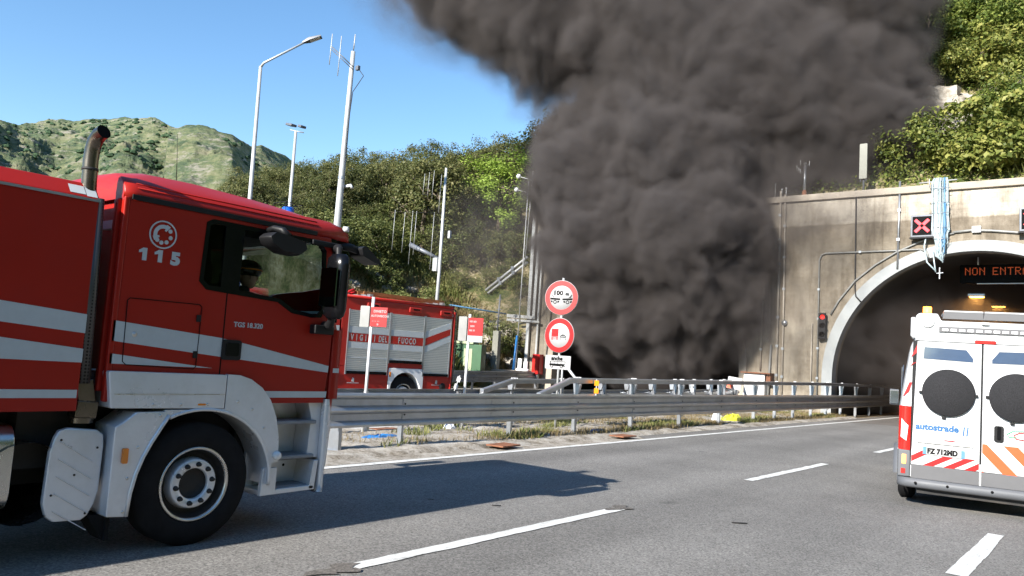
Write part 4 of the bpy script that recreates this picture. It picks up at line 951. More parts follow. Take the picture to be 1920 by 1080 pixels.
for s0 in (-1.62, 1.15): b.plate([(s0, .80), (s0 + .35, .80), (s0 + .35, .815), (s0, .815)], [], 0, .004, 'YZ'); b.plate([(s0 + .12, .85), (s0 + .2, .83), (s0 + .2, .93), (s0 + .15, .95)], [], 0, .004, 'YZ')
each(b, 'small_mark', M['retro'], bd)
# crew cab in front
b = MB(); secs = []
for s, zt, ztp, w in ((-1.98, .7, 2.98, 0), (-2.1, .7, 3.03, 0), (-4.3, .7, 3.03, 0), (-4.9, .6, 2.95, -.03), (-5.12, .5, 2.75, -.05), (-5.2, .5, 1.7, -.08)):
    secs.append([V(w, s, zt), V(w, s, ztp - .18), V(w - .05, s, ztp - .08), V(w - .2, s, ztp), V(-2.2 - w, s, ztp), V(-2.35 - w, s, ztp - .08), V(-2.4 - w, s, ztp - .18), V(-2.4 - w, s, zt)])
b.loft(secs, smooth=False); cb = P2(b, 'cab', M['red2'], bevel=.03)
b = MB()
for s0, s1 in ((-2.75, -2.15), (-3.45, -2.85), (-4.6, -3.75)): b.plate([(s0, 2.0), (s0 + .06 if s0 < -4 else s0, 2.7), (s1, 2.7), (s1, 2.0)], [], .001, .008, 'YZ')
each(b, 'cab_window', M['blackgloss'], cb)
b = MB(); b.plate([(-4.7, 1.8), (-1.99, 1.8), (-1.99, 1.97), (-4.7, 1.93)], [], .001, .006, 'YZ'); b.plate([(-4.9, 2.12), (-1.99, 2.12), (-1.99, 2.28), (-4.9, 2.2)], [], .009, .012, 'YZ'); b.box(.001, .006, -2.3, -1.99, 1.45, 1.5); each(b, 'pale_band', M['retro'], cb)
b = MB(); b.box(.0, .03, -2.22, -2.02, .9, 1.15); fl = P2(b, 'tank_flap', M['black'], cb)
b = MB(); b.box(.03, .04, -2.06, -2.02, .98, 1.08); P2(b, 'marker_light', M['amber'], fl)
b = MB(); b.lathe([(0, .09), (.14, .08), (.15, 0)], (-.5, -4.6, 3.03), 'Z', 16); P2(b, 'beacon', M['bluelens'], cb)
# roof load
b = MB()
for k in range(3):
    x0 = -.35 - k * .42
    for dx in (0, .32): b.box(x0 - dx - .04, x0 - dx, -1.1, 1.68, 3.18 + .03 * k, 3.27 + .03 * k)
    for j in range(10): b.tube([(x0 - .02, -1.0 + j * .28, 3.22 + .03 * k), (x0 - .34, -1.0 + j * .28, 3.22 + .03 * k)], .015, 6)
la = tag(b.build('ladder', M['wood'], None), 'stacked brown ladders lying on the roof of the far fire engine', 'ladder')
la.location = F2.location; la.rotation_euler = F2.rotation_euler; la.location.z += .0
b = MB(); b.box(-1.4, -.2, -1.0, -.9, 3.08, 3.2); b.box(-1.4, -.2, 1.5, 1.6, 3.08, 3.2); each(b, 'ladder_rack', M['galv'], bd)
b = MB(); b.loft([[V(x, -1.95 + .28 * math.cos(t) + .05 * math.sin(3 * t + x * 9), 3.14 + .1 * math.sin(t) * (1 + .3 * math.sin(5 * t))) for t in np.linspace(0, 2 * math.pi, 13)[:-1]] for x in (-.9, -.6, -.3, -.1)], smooth=False)
hb = tag(b.build('hose_bundle', [M['signwhite']]), 'crumpled white and red hose bundle on the front roof of the far fire engine', 'hose'); hb.location = F2.location; hb.rotation_euler = F2.rotation_euler
b = MB(); b.tube([(-.12, -1.85, 3.12), (-.1, -1.6, 3.25), (-.15, -1.45, 3.2), (-.2, -1.7, 3.13)], .035, 7); b.build('hose_coil', M['signred'], hb)

# ---------------------------------------------------------------- service van (local: x to the right, y away from the viewer, z up)
VN = thing('service_van', 'white motorway service van with red and orange chevrons and a flashing amber beacon', 'van', (-2.531, 12.597, 0), R(12), ry=R(.6))
def PV(b, name, mat, parent=VN, **k): return b.build(name, mat, parent, **k)
VW = .88
def vsec(y, zt, k=1.0, zb=.42, wtop=.86, crown=.05, wmid=1.03):
    c = VW; q = [(wmid * .985, zb), (wmid, zb + .15), (wmid, 1.35), (wmid - .03, 1.6), (wtop + .04, zt - .14), (wtop, zt - .04), (wtop - .06, zt), (0, zt + crown)]
    q = [(a * k, z) for a, z in q]
    return [V(c - a, y, z) for a, z in q] + [V(c + a, y, z) for a, z in q[-2::-1]]
b = MB(); b.loft([vsec(.0, 2.42, .955, wtop=.86), vsec(.03, 2.45, .985, wtop=.86), vsec(.12, 2.47), vsec(1.5, 2.48), vsec(3.6, 2.46), vsec(4.0, 2.40, .99), vsec(4.55, 1.75, .97, wtop=.95), vsec(4.9, 1.32, .95, wtop=.9, crown=.02), vsec(5.35, 1.15, .9, wtop=.85, crown=.02), vsec(5.5, .9, .84, wtop=.8, crown=0, zb=.4)], smooth=True)
vb = PV(b, 'body', M['white'])
# rear doors
b = MB(); b.box(.002, 1.758, -.0048, -.002, .59, 2.397); PV(b, 'door_seal', M['black'], vb)
b = MB()
for x0, x1 in ((.015, .868), (.892, 1.745)):
    b.plate([(x0, .60), (x1, .60), (x1, 2.385), (x0 + (.045 if x0 < .1 else 0), 2.385)] if x0 < .1 else [(x0, .60), (x1, .60), (x1 - .045, 2.385), (x0, 2.385)], [], -.03, -.003, 'XZ')
doors = each(b, 'rear_door', M['white'], vb, bevel=.008)
dl, dr = doors[0], doors[1]
def win(x0, x1, gl, door):
    b = MB(); b.plate([(x0, 2.085), (x1, 2.075), (x1, 2.335), (x0 + .012, 2.36)] if x0 < .5 else [(x0, 2.075), (x1, 2.085), (x1 - .012, 2.36), (x0, 2.335)], [], -.036, -.031, 'XZ'); f = PV(b, 'window_frame', M['frame'], door)
    b = MB(); b.plate(gl, [], -.040, -.0365, 'XZ'); PV(b, 'pane', M['rearglass'], f)
M['frame'] = pmat('grey_window_film', (.45, .44, .42), .4, var=.03)
M['rearglass'] = pmat('sky_tinted_pane', (.05, .08, .14), .03, var=.1, metal=.0, coat=1.0, spec=1.0)
win(.07, .855, [(.14, 2.135), (.765, 2.12), (.765, 2.17), (.68, 2.29), (.15, 2.305)], dl)
win(.90, 1.70, [(.995, 2.12), (1.62, 2.135), (1.61, 2.305), (1.08, 2.29), (.995, 2.17)], dr)
M['mesh'] = pmat('speaker_mesh', (.022, .022, .024), .85, var=.5, vscale=120, spec=.15)
for xc, door in ((.465, dl), (1.295, dr)):
    b = MB(); b.lathe([(-.031, .33), (-.075, .335), (-.085, .325), (-.088, 0)], (xc, 0, 1.665), 'Y', 48); g = PV(b, 'round_grille', M['mesh'], door)
    b = MB()
    for a in (0, 180, 262): b.obox((xc + .345 * math.cos(R(a)), -.05, 1.65 + .345 * math.sin(R(a))), (.05, .05, .035))
    each(b, 'clip', M['black'], g, bevel=.006)
b = MB(); b.plate(rrect(1.035, 1.15, 1.035, 1.26, .03), [], -.05, -.031, 'XZ'); hd = PV(b, 'door_handle', M['black'], dr, bevel=.008)
b = MB(); b.plate(rrect(1.07, 1.115, 1.07, 1.25, .015), [], -.062, -.051, 'XZ'); PV(b, 'grip', M['blackgloss'], hd)
# chevrons
def para(b, x0, x1, z0, z1, lean, clipx, y0=-.0335, y1=-.0305):
    """stripe clipped to clipx range"""
    pts = [(x0, z0), (x1, z0), (x1 + lean, z1), (x0 + lean, z1)]
    def clip(poly, xc, keep_less):
        out = []
        for i in range(len(poly)):
            p, q = poly[i], poly[(i + 1) % len(poly)]
            ip = (p[0] <= xc) if keep_less else (p[0] >= xc); iq = (q[0] <= xc) if keep_less else (q[0] >= xc)
            if ip: out.append(p)
            if ip != iq:
                t = (xc - p[0]) / (q[0] - p[0]); out.append((xc, p[1] + t * (q[1] - p[1])))
        return out
    pts = clip(clip(pts, clipx[1], True), clipx[0], False)
    if len(pts) > 2: b.plate(pts, [], y0, y1, 'XZ')
b = MB()
for x0 in (-.18, .16, .42, .68): para(b, x0, x0 + .135, .60, .76 if .1 < x0 < .5 else .99, .27 if .1 < x0 < .5 else .62, (.02, .862))
each(b, 'red_chevron', M['signred2'] if 'signred2' in M else M['signred'], dl)
b = MB()
for x0 in (.75, 1.15, 1.52, 1.88, 2.2): para(b, x0, x0 + .17, .60, .99, -.37, (.898, 1.73))
each(b, 'orange_chevron', M['orange'], dr)
b = MB(); b.plate([(.07, .845), (.80, .835), (.80, .97), (.07, .975)], [], -.0365, -.0345, 'XZ'); PV(b, 'plate_panel', M['white'], dl)
b = MB(); b.plate(rrect(.085, .79, .925, .965, .01), [], -.062, -.031, 'XZ'); PV(b, 'plate_lamp_bar', M['frame'], dl, bevel=.005)
b = MB(); b.plate([(.165, .765), (.69, .755), (.69, .865), (.165, .875)], [], -.046, -.0375, 'XZ'); pl_ = PV(b, 'number_plate', M['signwhite'], dl)
b = MB(); b.plate([(.167, .767), (.21, .766), (.21, .872), (.167, .873)], [], -.048, -.0465, 'XZ'); b.plate([(.645, .757), (.688, .757), (.688, .864), (.645, .865)], [], -.048, -.0465, 'XZ'); each(b, 'plate_band', M['cableblue'], pl_)
b = MB(); MR = lambda x, z, y=-.0475: Matrix.Translation((x, y, z)) @ Matrix(((1, 0, 0, 0), (0, 0, -1, 0), (0, 1, 0, 0), (0, 0, 0, 1)))
b.text('FZ 712MD', .10, MR(.22, .782), sx=.86, bold=.006); PV(b, 'plate_number', M['signblack'], pl_, fix=False)
b = MB(); b.text('autostrade', .125, MR(.065, 1.115, -.0335), sx=1.0, bold=.0055); b.plate([(.655, 1.07), (.672, 1.07), (.685, 1.20), (.668, 1.20)], [], -.034, -.0315, 'XZ'); b.plate([(.70, 1.07), (.717, 1.07), (.73, 1.20), (.713, 1.20)], [], -.034, -.0315, 'XZ'); each(b, 'letter', M['bluetext'], dl, fix=False)
b = MB()
for k in range(6): b.plate([(.13 + k * .033, 1.222), (.155 + k * .033, 1.222), (.158 + k * .033, 1.238), (.133 + k * .033, 1.238)], [], -.034, -.0315, 'XZ')
PV(b, 'small_lettering', M['frame'], dl)
M['gtrim'] = pmat('green_trim', (.02, .3, .12), .5); 
b = MB(); b.tube([(1.30, -.034, 1.12 + .0), (1.22, -.034, 1.115), (1.19, -.034, 1.155), (1.25, -.034, 1.20), (1.42, -.034, 1.215)], .007, 5); PV(b, 'green_swoosh', M['gtrim'], dr)
b = MB(); b.tube([(1.40, -.034, 1.09), (1.30, -.034, 1.10), (1.27, -.034, 1.15), (1.33, -.034, 1.185), (1.5, -.034, 1.195)], .008, 5); PV(b, 'red_swoosh', M['signred'], dr)
b = MB(); b.plate([(.02, .41), (.865, .41), (.865, .595), (.02, .605)], [], -.04, -.031, 'XZ'); b.plate([(.895, .41), (1.74, .41), (1.74, .605), (.895, .595)], [], -.04, -.031, 'XZ'); each(b, 'door_kick_panel', M['kick'] if 'kick' in M else M['mesh'], vb)
b = MB(); b.box(.868, .892, -.034, -.005, .41, .70); PV(b, 'door_gap', M['white'], vb)
# bumper, lights
M['bump'] = pmat('grey_bumper', (.10, .105, .115), .55, var=.08)
b = MB(); b.loft([[V(x, y + .0, .27), V(x, y - .05, .29), V(x, y - .07, .34), V(x, y - .05, .405), V(x, y + .02, .41)] for x, y in ((-.16, .25), (-.135, .06), (-.05, -.03), (.3, -.06), (1.46, -.06), (1.81, -.03), (1.895, .06), (1.92, .25))]); bp_ = PV(b, 'bumper', M['bump'])
b = MB()
for x in (.08, .48, 1.02, 1.42): b.lathe([(-.132, .0), (-.132, .018), (-.12, .02)], (x, 0, .35), 'Y', 12)
each(b, 'parking_sensor', M['signblack'], bp_)
b = MB(); b.box(.1, 1.6, .0, .6, .2, .3); b.box(.2, 1.55, .5, 4.5, .25, .42); PV(b, 'chassis', M['dark'])
for s in (0, 1):
    X = lambda x: x if s == 0 else 1.76 - x
    b = MB(); b.loft([[V(X(x), y, z) for z in (.80, .86, 1.36, 1.43)] for x, y in ((-.158, .16), (-.145, .02), (-.11, -.022), (-.0, -.035), (.0, .06))], closed=False, cap=False); tl = PV(b, 'tail_light', M['redlens'], vb)
    b = MB(); b.plate([(X(-.125), .98), (X(-.05), .93), (X(-.03), 1.15), (X(-.085), 1.2), (X(-.12), 1.25)], [], -.043, -.03, 'XZ'); PV(b, 'clear_lens', M['lens'], tl)
    b = MB(); b.box(min(X(-.155), X(.01)), max(X(-.155), X(.01)), -.025, .1, .41, .80); cn = PV(b, 'bumper_corner', M['bump'], vb, bevel=.02)
    b = MB(); b.box(min(X(-.10), X(-.05)), max(X(-.10), X(-.05)), -.035, -.02, .60, .73); PV(b, 'indicator', emat('indicator_glow', (1, .35, .04), 4) if s == 0 else M['amber'], cn)
    b = MB(); b.box(min(X(-.11), X(-.055)), max(X(-.11), X(-.055)), -.035, -.02, .46, .53); PV(b, 'reflector', M['redlens'], cn)
    b = MB()
    for zz0, zz1, sh in ((2.16, 2.33, .0), (2.02, 2.07, .0), (1.58, 1.78, 0)):
        xo = lambda z: -.145 + max(0, (z - 1.5)) * .155
        b.plate([(X(xo(zz0) + .02), zz0 - .02), (X(xo(zz0) + .10), zz0 + .06), (X(xo(zz1) + .105), zz1), (X(xo(zz1) + .07), zz1)], [], -.012, -.006 + .0, 'XZ')
    each(b, 'side_chevron', M['signred'], vb)
b = MB(); b.plate(rrect(.78, 1.04, 2.395, 2.44, .018), [], -.03, .03, 'XZ'); PV(b, 'brake_light', M['redlens'], vb, bevel=.006)
# wheels and side
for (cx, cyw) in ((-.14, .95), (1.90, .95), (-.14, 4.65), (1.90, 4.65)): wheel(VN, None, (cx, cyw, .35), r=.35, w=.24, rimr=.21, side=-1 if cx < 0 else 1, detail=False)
b = MB(); b.loft([[V(-.16 - .055 * k, .95 + rr * math.cos(R(a)), .36 + rr * math.sin(R(a))) for a in range(-5, 190, 15)] for rr, k in ((.47, 0), (.44, 1), (.37, 1), (.365, 0))], closed=False, cap=False); PV(b, 'arch_flare', M['bump'], vb)
b = MB(); b.plate(rrect(3.75, 3.92, 1.33, 1.63, .04), [], -.32, -.17, 'YZ'); vm_ = PV(b, 'wing_mirror', M['bump'], vb, bevel=.03)
b = MB(); b.box(-.31, -.18, 3.735, 3.748, 1.36, 1.60); PV(b, 'mirror_glass', M['mirrorglass'], vm_)
b = MB(); b.plate([(4.08, 1.42), (4.05, 2.1), (4.45, 1.75), (4.75, 1.42)], [], -.105, -.095, 'YZ'); b.plate([(3.2, 1.42), (3.2, 2.05), (3.95, 2.05), (3.95, 1.42)], [], -.13, -.12, 'YZ'); each(b, 'side_window', M['rearglass'], vb)
# roof module: housing, speakers, warning bar, tilted panels, beacon
b = MB(); b.plate([(.03, 2.40), (.03, 2.76), (.07, 2.80), (.31, 2.80), (.36, 2.70), (1.40, 2.70), (1.45, 2.80), (1.69, 2.80), (1.73, 2.76), (1.73, 2.40)], [], -.01, .45, 'XZ'); hs_ = PV(b, 'roof_housing', M['white'], vb, bevel=.015)
b = MB(); b.box(-.02, 1.78, -.012, .3, 2.43, 2.53); b.box(-.035, .03, .0, .2, 2.45, 2.74); PV(b, 'housing_base', M['white'], hs_, bevel=.02)
M['grid'] = pmat('white_grid', (.55, .55, .54), .5, var=.55, vscale=70)
b = MB()
for x in (.185, 1.575): b.lathe([(-.012, .085), (-.03, .085), (-.035, .075), (-.036, 0)], (x, 0, 2.675), 'Y', 28)
each(b, 'horn_grille', M['grid'], hs_)
b = MB(); b.box(.33, 1.45, -.035, .0, 2.535, 2.615); wb = PV(b, 'warning_bar', M['kick'], hs_)
b = MB()
for k in range(10): b.box(.37 + k * .106, .37 + k * .106 + .075, -.05, -.036, 2.55, 2.585)
each(b, 'warning_lamp', M['whitematte'], wb)
b = MB()
for x0, x1 in ((.39, .875), (.895, 1.39)): b.plate([(x0 - .02, 2.73), (x0, 2.83), (x1, 2.83), (x1 + (.02 if x1 > 1 else 0), 2.73)] , [], -.03, .02, 'XZ')
pn = each(b, 'tilted_panel', M['kick'], hs_)
for o, (x0, x1) in zip(pn, ((.39, .875), (.895, 1.39))):
    b = MB(); b.box(x0, x1, -.035, .9, 2.832, 2.85); PV(b, 'panel_top', M['white'], o)
b = MB(); b.box(.86, .95, -.05, .0, 2.66, 2.70); PV(b, 'latch', M['steel'], hs_)
b = MB(); b.lathe([(0, .055), (.09, .055), (.10, 0)], (.18, .2, 2.82), 'Z', 20); bk = PV(b, 'beacon', emat('beacon_glow', (1, .30, .02), 9, (.8, .3, .02)), hs_)
b = MB(); b.lathe([(0, .06), (.02, .06), (.02, 0)], (.18, .2, 2.80), 'Z', 20); PV(b, 'beacon_base', M['black'], bk)
# ---------------------------------------------------------------- steel safety barriers
def wave3(h0=.40, h1=.99, d=.105):
    """profile of a three-wave rail: (out, up)"""
    k = (h1 - h0) / .59
    p = [(.03, .40), (.07, .403), (.092, .44), (.075, .478), (0, .515), (0, .62), (.075, .66), (.092, .695), (.075, .73), (0, .77), (0, .875), (.075, .915), (.092, .95), (.072, .987), (.03, .99)]
    p = [(a, h0 + (z - .40) * k) for a, z in p]
    return p
def barrier(name, label, path, posts, rail_side, mats, upper=None, h=(.40, .99), base=None, group='steel safety barriers'):
    """path: list of (x, y); rail_side +1 = rail faces right of travel (+y direction)"""
    x0, y0 = path[0]; root = thing(name, label, 'crash barrier', (x0, y0, 0), group=group); off = (-x0, -y0, 0)
    xs_ = [p[0] for p in path]; ys_ = [p[1] for p in path]
    X = lambda y: float(np.interp(y, ys_, xs_))
    prof = [(a * rail_side, z) for a, z in wave3(*h)]; prof2 = [(a - .004 * rail_side, z - .001) for a, z in prof[::-1]]
    # rail in lapped sections
    ysec = list(np.arange(y0, ys_[-1], 4.3)) + [ys_[-1]]
    for i in range(len(ysec) - 1):
        a, c = ysec[i], min(ysec[i + 1] + .28, ys_[-1]); o_ = .006 * (i % 2) * rail_side
        b = MB(); pts = [V(X(t) + o_, t, 0) for t in np.linspace(a, c, 7)]
        b.sweep(prof + prof2, pts, closed=True); r_ = b.build('rail', mats, root, off)
        me = r_.data; me.polygons.foreach_set('use_smooth', [True] * len(me.polygons))
        w = r_.modifiers.new('es', 'EDGE_SPLIT'); w.split_angle = R(40)
    for i, y in enumerate(posts):
        x = X(y); s = rail_side; zt = upper[1] - .04 if upper and y > upper[0] + .4 else h[1] - .08
        b = MB(); xx = x - .09 * s
        b.box(xx - .055, xx + .055, y - .004, y + .004, -.1, zt); b.box(xx - .055, xx - .049, y, y + .05, -.1, zt); b.box(xx + .049, xx + .055, y, y + .05, -.1, zt)
        po = b.build('post', mats, root, off)
        b = MB(); b.box(min(x - .05 * s, x + .01 * s), max(x - .05 * s, x + .01 * s), y - .05, y + .05, h[0] + .05, h[1] - .05); b.beam((xx, y + .03, h[0] - .12), (x + .02 * s, y + .16, h[0] + .02), .04, .01); b.build('spacer', mats, po, off)
        if i % 1 == 0:
            b = MB()
            for z in (h[0] + (h[1] - h[0]) / 3, h[0] + 2 * (h[1] - h[0]) / 3): b.lathe([(0, .017), (.012 * s, .015), (.014 * s, 0)], (x + .012 * s, y, z), 'X', 10)
            each(b, 'bolt', M['dark'], po, off)
    if upper:
        ya, zu = upper[0], upper[1]; ye = ys_[-1]
        b = MB(); cs = [(-.055, zu - .13), (.055, zu - .13), (.06, zu - .02), (.045, zu), (-.045, zu), (-.06, zu - .02)]
        pts = [V(X(ya - 1.25) - .05 * rail_side, ya - 1.25, h[1] - zu + .02)] + [V(X(t) - .05 * rail_side, t, .02 * min(max(t - ya, 0), 20) * upper[2]) for t in np.linspace(ya, ye, 14)]
        b.sweep(cs, pts, closed=True); tb = b.build('top_beam', mats, root, off, bevel=.01)
        b = MB()
        for y in posts[1:]:
            if y > ya:
                for k in range(5): b.lathe([(0, .012), (.022, .012), (.024, 0)], (X(y) - .05 * rail_side + .02, y - .12 + .06 * k, zu + .02 * min(max(y - ya, 0), 20) * upper[2]), 'Z', 6)
        each(b, 'bolt', M['whitematte'], tb, off) if len(b.v) else None
        for y in posts:
            if y > ya:
                b = MB(); zz = zu - .14 + .02 * min(max(y - ya, 0), 20) * upper[2]
                b.plate([(X(y) - .13, h[1] - .02), (X(y) - .02, h[1] - .02), (X(y) + .04, zz), (X(y) - .17, zz)], [], y + .012, y + .09, 'XZ'); b.build('beam_bracket', mats, root, off, bevel=.004)
    return root
posts_near = [10.06, 13.28, 15.79, 18.51, 21.39, 24.23, 27.27, 29.39, 31.47, 33.73, 35.86, 38.14, 40.75, 43.4, 46.0]
bn = barrier('crash_barrier', 'near three-wave steel barrier of the median running into the right tunnel bore', [(-10.45, 8.25), (-10.45, 26), (-10.5, 34), (-10.62, 50)], posts_near, 1, M['galv'], upper=(15.5, 1.37, .42))
b = MB(); b.plate([(-10.72, -.02), (-10.40, -.02), (-10.42, .42), (-10.62, .42)], [], 8.55, 8.62, 'XZ'); b.box(-10.95, -10.25, 8.35, 9.15, -.02, .02); b.build('end_foot', M['galv'], bn, (10.45, -8.25, 0))
posts_far = [10.8, 13.8, 15.98, 18.3, 21.1, 23.15, 25.3, 27.4, 29.6, 31.8, 34.0, 36.2]
barrier('crash_barrier', 'steel barrier on the far side of the median facing the left roadway', [(-12.35, 9.6), (-12.75, 18), (-14.3, 32), (-15.2, 37.4)], posts_far, -1, M['galv'], upper=(15.9, 1.22, .4), h=(.36, .93))
barrier('crash_barrier', 'weathered steel barrier along the foot of the wooded bank beyond the left roadway', [(-23.2, 8), (-24.2, 20), (-25.4, 27), (-28.1, 37.6)], list(np.arange(9, 37, 2.6)), 1, M['galv'], h=(.4, .97))

# amber and white delineators clipped to the barriers
def delineator(x, y, z, mat, label, size=.13, group=None, tilt=0):
    t = thing('delineator', label, 'reflector', (x, y, z), group=group, ry=R(tilt))
    b = MB(); b.box(-.012, .012, -.004, .004, -.2, .2); b.build('stem', M['galvlight'], t)
    b = MB()
    for zz in (-.085, .105): b.box(-size / 2 + .01, size / 2 + .01, -.014, -.005, zz - size / 2, zz + size / 2)
    each(b, 'reflector_square', mat, t, bevel=.004)
delineator(-10.36, 16.45, 1.16, M['yellowrefl'], 'pair of orange reflector squares on the near median barrier below the signs')
delineator(-12.0, 25.3, 1.12, M['signwhite'], 'pair of white reflector squares on the barrier in front of the smoking bore')
delineator(-12.42, 13.6, 1.08, M['signwhite'], 'tilted pair of white reflector squares beside the second white sign post', .12, tilt=22)

# ---------------------------------------------------------------- round signs on the median
sg = thing('road_sign', 'two round red-bordered no-overtaking signs above a white plate reading anche', 'road sign', (-11.5, 16.35, 0))
b = MB(); b.tube([(0, .05, -.05), (0, .05, 3.9)], .03, 12); b.tube([(.12, .05, .9), (.12, .05, 1.6)], .025, 8); b.build('pole', M['galvlight'], sg)
b = MB(); b.tube([(.66, .0, 1.26), (.22, .03, 1.66)], .035, 10); b.build('brace', M['galvlight'], sg)
def disc(z, r, rot, drawer, lab):
    A = Matrix.Translation((0, 0, z)) @ Matrix.Rotation(R(rot), 4, 'Z')
    b = MB(); b.M = A; b.lathe([(-.0, 0), (-.0, r), (.02, r), (.025, r - .02), (.025, 0)], (0, 0, 0), 'Y', 48); s = b.build('sign_disc', M['signwhite'], sg, label=lab)
    b = MB(); b.M = A; b.plate(circle(0, 0, r - .012, 48), [circle(0, 0, r * .70, 48)], -.006, -.001, 'XZ'); b.build('red_border', M['signred'], s)
    drawer(A, s); return s
XZ = Matrix(((1, 0, 0, 0), (0, 0, -1, 0), (0, 1, 0, 0), (0, 0, 0, 1)))
def draw_top(A, s):
    b = MB(); b.M = None; b.text('100', .165, A @ Matrix.Translation((-.225, -.004, .065)) @ XZ, sx=1.0, bold=.009, spacing=1.08); b.text('m', .11, A @ Matrix.Translation((.105, -.004, .065)) @ XZ, sx=1.1, bold=.007); each(b, 'letter', M['signblack'], s, fix=False)
    for sx in (-1, 1):
        b = MB(); b.M = A
        b.plate([(sx * .03, -.02), (sx * .30, -.01), (sx * .30, -.055), (sx * .03, -.065)], [], -.005, -.001, 'XZ')
        b.plate([(sx * .05, -.085), (sx * .10, -.085), (sx * .11, -.13), (sx * .07, -.13)], [], -.005, -.001, 'XZ'); b.plate([(sx * .24, -.085), (sx * .29, -.08), (sx * .275, -.125), (sx * .235, -.125)], [], -.005, -.001, 'XZ')
        b.plate(circle(sx * .17, -.115, .048, 20), [circle(sx * .17, -.115, .03, 20)], -.005, -.001, 'XZ')
        if sx > 0: b.plate([(.19, 0), (.25, 0), (.29, .075), (.27, .08), (.235, .03)], [], -.005, -.001, 'XZ')
        else: b.plate([(-.28, .065), (-.27, .07), (-.20, .01), (-.21, .0)], [], -.005, -.001, 'XZ')
        b.build('vehicle_symbol', M['signblack'], s)
def draw_mid(A, s):
    b = MB(); b.M = A; b.plate([(-.235, -.03), (-.03, -.03), (-.03, .165), (-.235, .165)], [], -.005, -.001, 'XZ'); b.plate([(-.235, -.055), (-.03, -.055), (-.03, -.04), (-.235, -.04)], [], -.005, -.001, 'XZ')
    for x in (-.225, -.195, -.075, -.045): b.plate([(x - .008, -.12), (x + .008, -.12), (x + .008, -.06), (x - .008, -.06)], [], -.005, -.001, 'XZ')
    b.plate([(-.17, -.10), (-.10, -.10), (-.10, -.09), (-.17, -.09)], [], -.005, -.001, 'XZ'); b.build('red_lorry_symbol', M['signred'], s)
    b = MB(); b.M = A
    b.plate([(.03, -.055), (.21, -.055), (.205, -.01), (.165, .0), (.15, .03), (.08, .03), (.065, .0), (.03, -.01)], [[(.085, .005), (.145, .005), (.138, .022), (.09, .022)], [(.045, -.04), (.195, -.04), (.19, -.02), (.045, -.02)]], -.005, -.001, 'XZ')
    for x in (.035, .185): b.plate([(x, -.10), (x + .025, -.10), (x + .025, -.085), (x, -.085)], [], -.005, -.001, 'XZ')
    b.build('car_symbol', M['signblack'], s)
disc(3.385, .45, 17, draw_top, 'round sign with 100 m and two trailers')
disc(2.41, .45, 2, draw_mid, 'round sign with a red lorry beside a black car')
A = Matrix.Translation((0, 0, 1.715)) @ Matrix.Rotation(R(6), 4, 'Z')
b = MB(); b.M = A; b.plate(rrect(-.37, .37, -.175, .175, .02), [], 0, .02, 'XZ'); pp = b.build('sign_plate', M['signwhite'], sg, label='white plate with the word anche over a bus')
b = MB(); b.text('anche', .14, A @ Matrix.Translation((-.19, -.004, .055)) @ XZ, sx=1.0, bold=.008); each(b, 'letter', M['signblack'], pp, fix=False)
b = MB(); b.M = A
b.plate([(-.24, -.075), (.22, -.085), (.225, .03), (-.22, .03)], [[(-.205, -.035), (.21, -.035), (.212, .018), (-.205, .018)]], -.005, -.001, 'XZ')
b.plate([(-.24, -.09), (.225, -.10), (.225, -.045), (-.22, -.045)], [], -.006, -.0051, 'XZ')
for x in (-.165, .115): b.plate(circle(x, -.105, .038, 18), [circle(x, -.105, .022, 18)], -.009, -.0062, 'XZ')
for x in (-.1, .0, .1): b.plate([(x - .004, -.035), (x + .004, -.035), (x + .004, .018), (x - .004, .018)], [], -.005, -.001, 'XZ')
b.build('bus_symbol', M['signblack'], pp)
b = MB(); b.M = Matrix.Translation((0, 0, 1.715)) @ Matrix.Rotation(R(6), 4, 'Z')
b.plate(circle(-.165, -.105, .022, 14), [], -.0075, -.0062, 'XZ'); b.plate(circle(.115, -.105, .022, 14), [], -.0075, -.0062, 'XZ'); each(b, 'wheel_disc', M['signwhite'], pp)

# white posts with small red notices and a tin box
def notice(x, y, ztop, zs, label, lines, second=False):
    t = thing('notice_post', label, 'sign post', (x, y, 0), group='white posts with small red notices')
    b = MB(); b.tube([(0, 0, -.1), (.015, 0, ztop)], .033, 12); b.build('post', M['white'], t)
    th = .40 if not second else .42
    b = MB(); b.M = Matrix.Translation((.02, -.05, zs)) @ Matrix.Rotation(R(28), 4, 'Z'); b.plate([(.0, -.0), (.36, -.0), (.36, th), (.0, th)], [], -.006, .004, 'XZ'); n_ = b.build('red_notice', M['signred'], t)
    b = MB(); b.M = None; MM = Matrix.Translation((.02, -.05, zs)) @ Matrix.Rotation(R(28), 4, 'Z')
    for (txt, sz, dx, dz) in lines: b.text(txt, sz, MM @ Matrix.Translation((dx, -.0075, dz)) @ XZ, bold=.001)
    each(b, 'letter', M['signwhite'], n_, fix=False)
    if second: b = MB(); b.M = MM; b.plate([(0, -.15), (.36, -.15), (.36, -.003), (0, -.003)], [], -.006, .004, 'XZ'); b.build('grey_plate', M['galv'], n_)
    b = MB(); b.M = Matrix.Translation((-.02, 0, zs)) @ Matrix.Rotation(R(28), 4, 'Z'); b.plate(rrect(-.23, -.03, -.02 - (.12 if second else 0), th + .02, .02), [], -.03, .05, 'XZ'); b.build('tin_box', M['pipegrey'], t, bevel=.01)
notice(-12.29, 10.7, 2.83, 2.22, 'white post with a small red notice in front of the roller shutters', [('DIVIETO', .075, .06, .29), ('AUTOVEICOLI', .06, .015, .20), ('- - -  - -', .05, .05, .10), ('SI', .05, .15, .03)])
notice(-12.26, 13.7, 2.72, 2.22, 'white post with a faded red notice standing before the green cabinet', [('IIIII IIIII', .06, .03, .31), ('IIIIIII', .06, .05, .2), ('IIIII III', .06, .03, .1)], True)

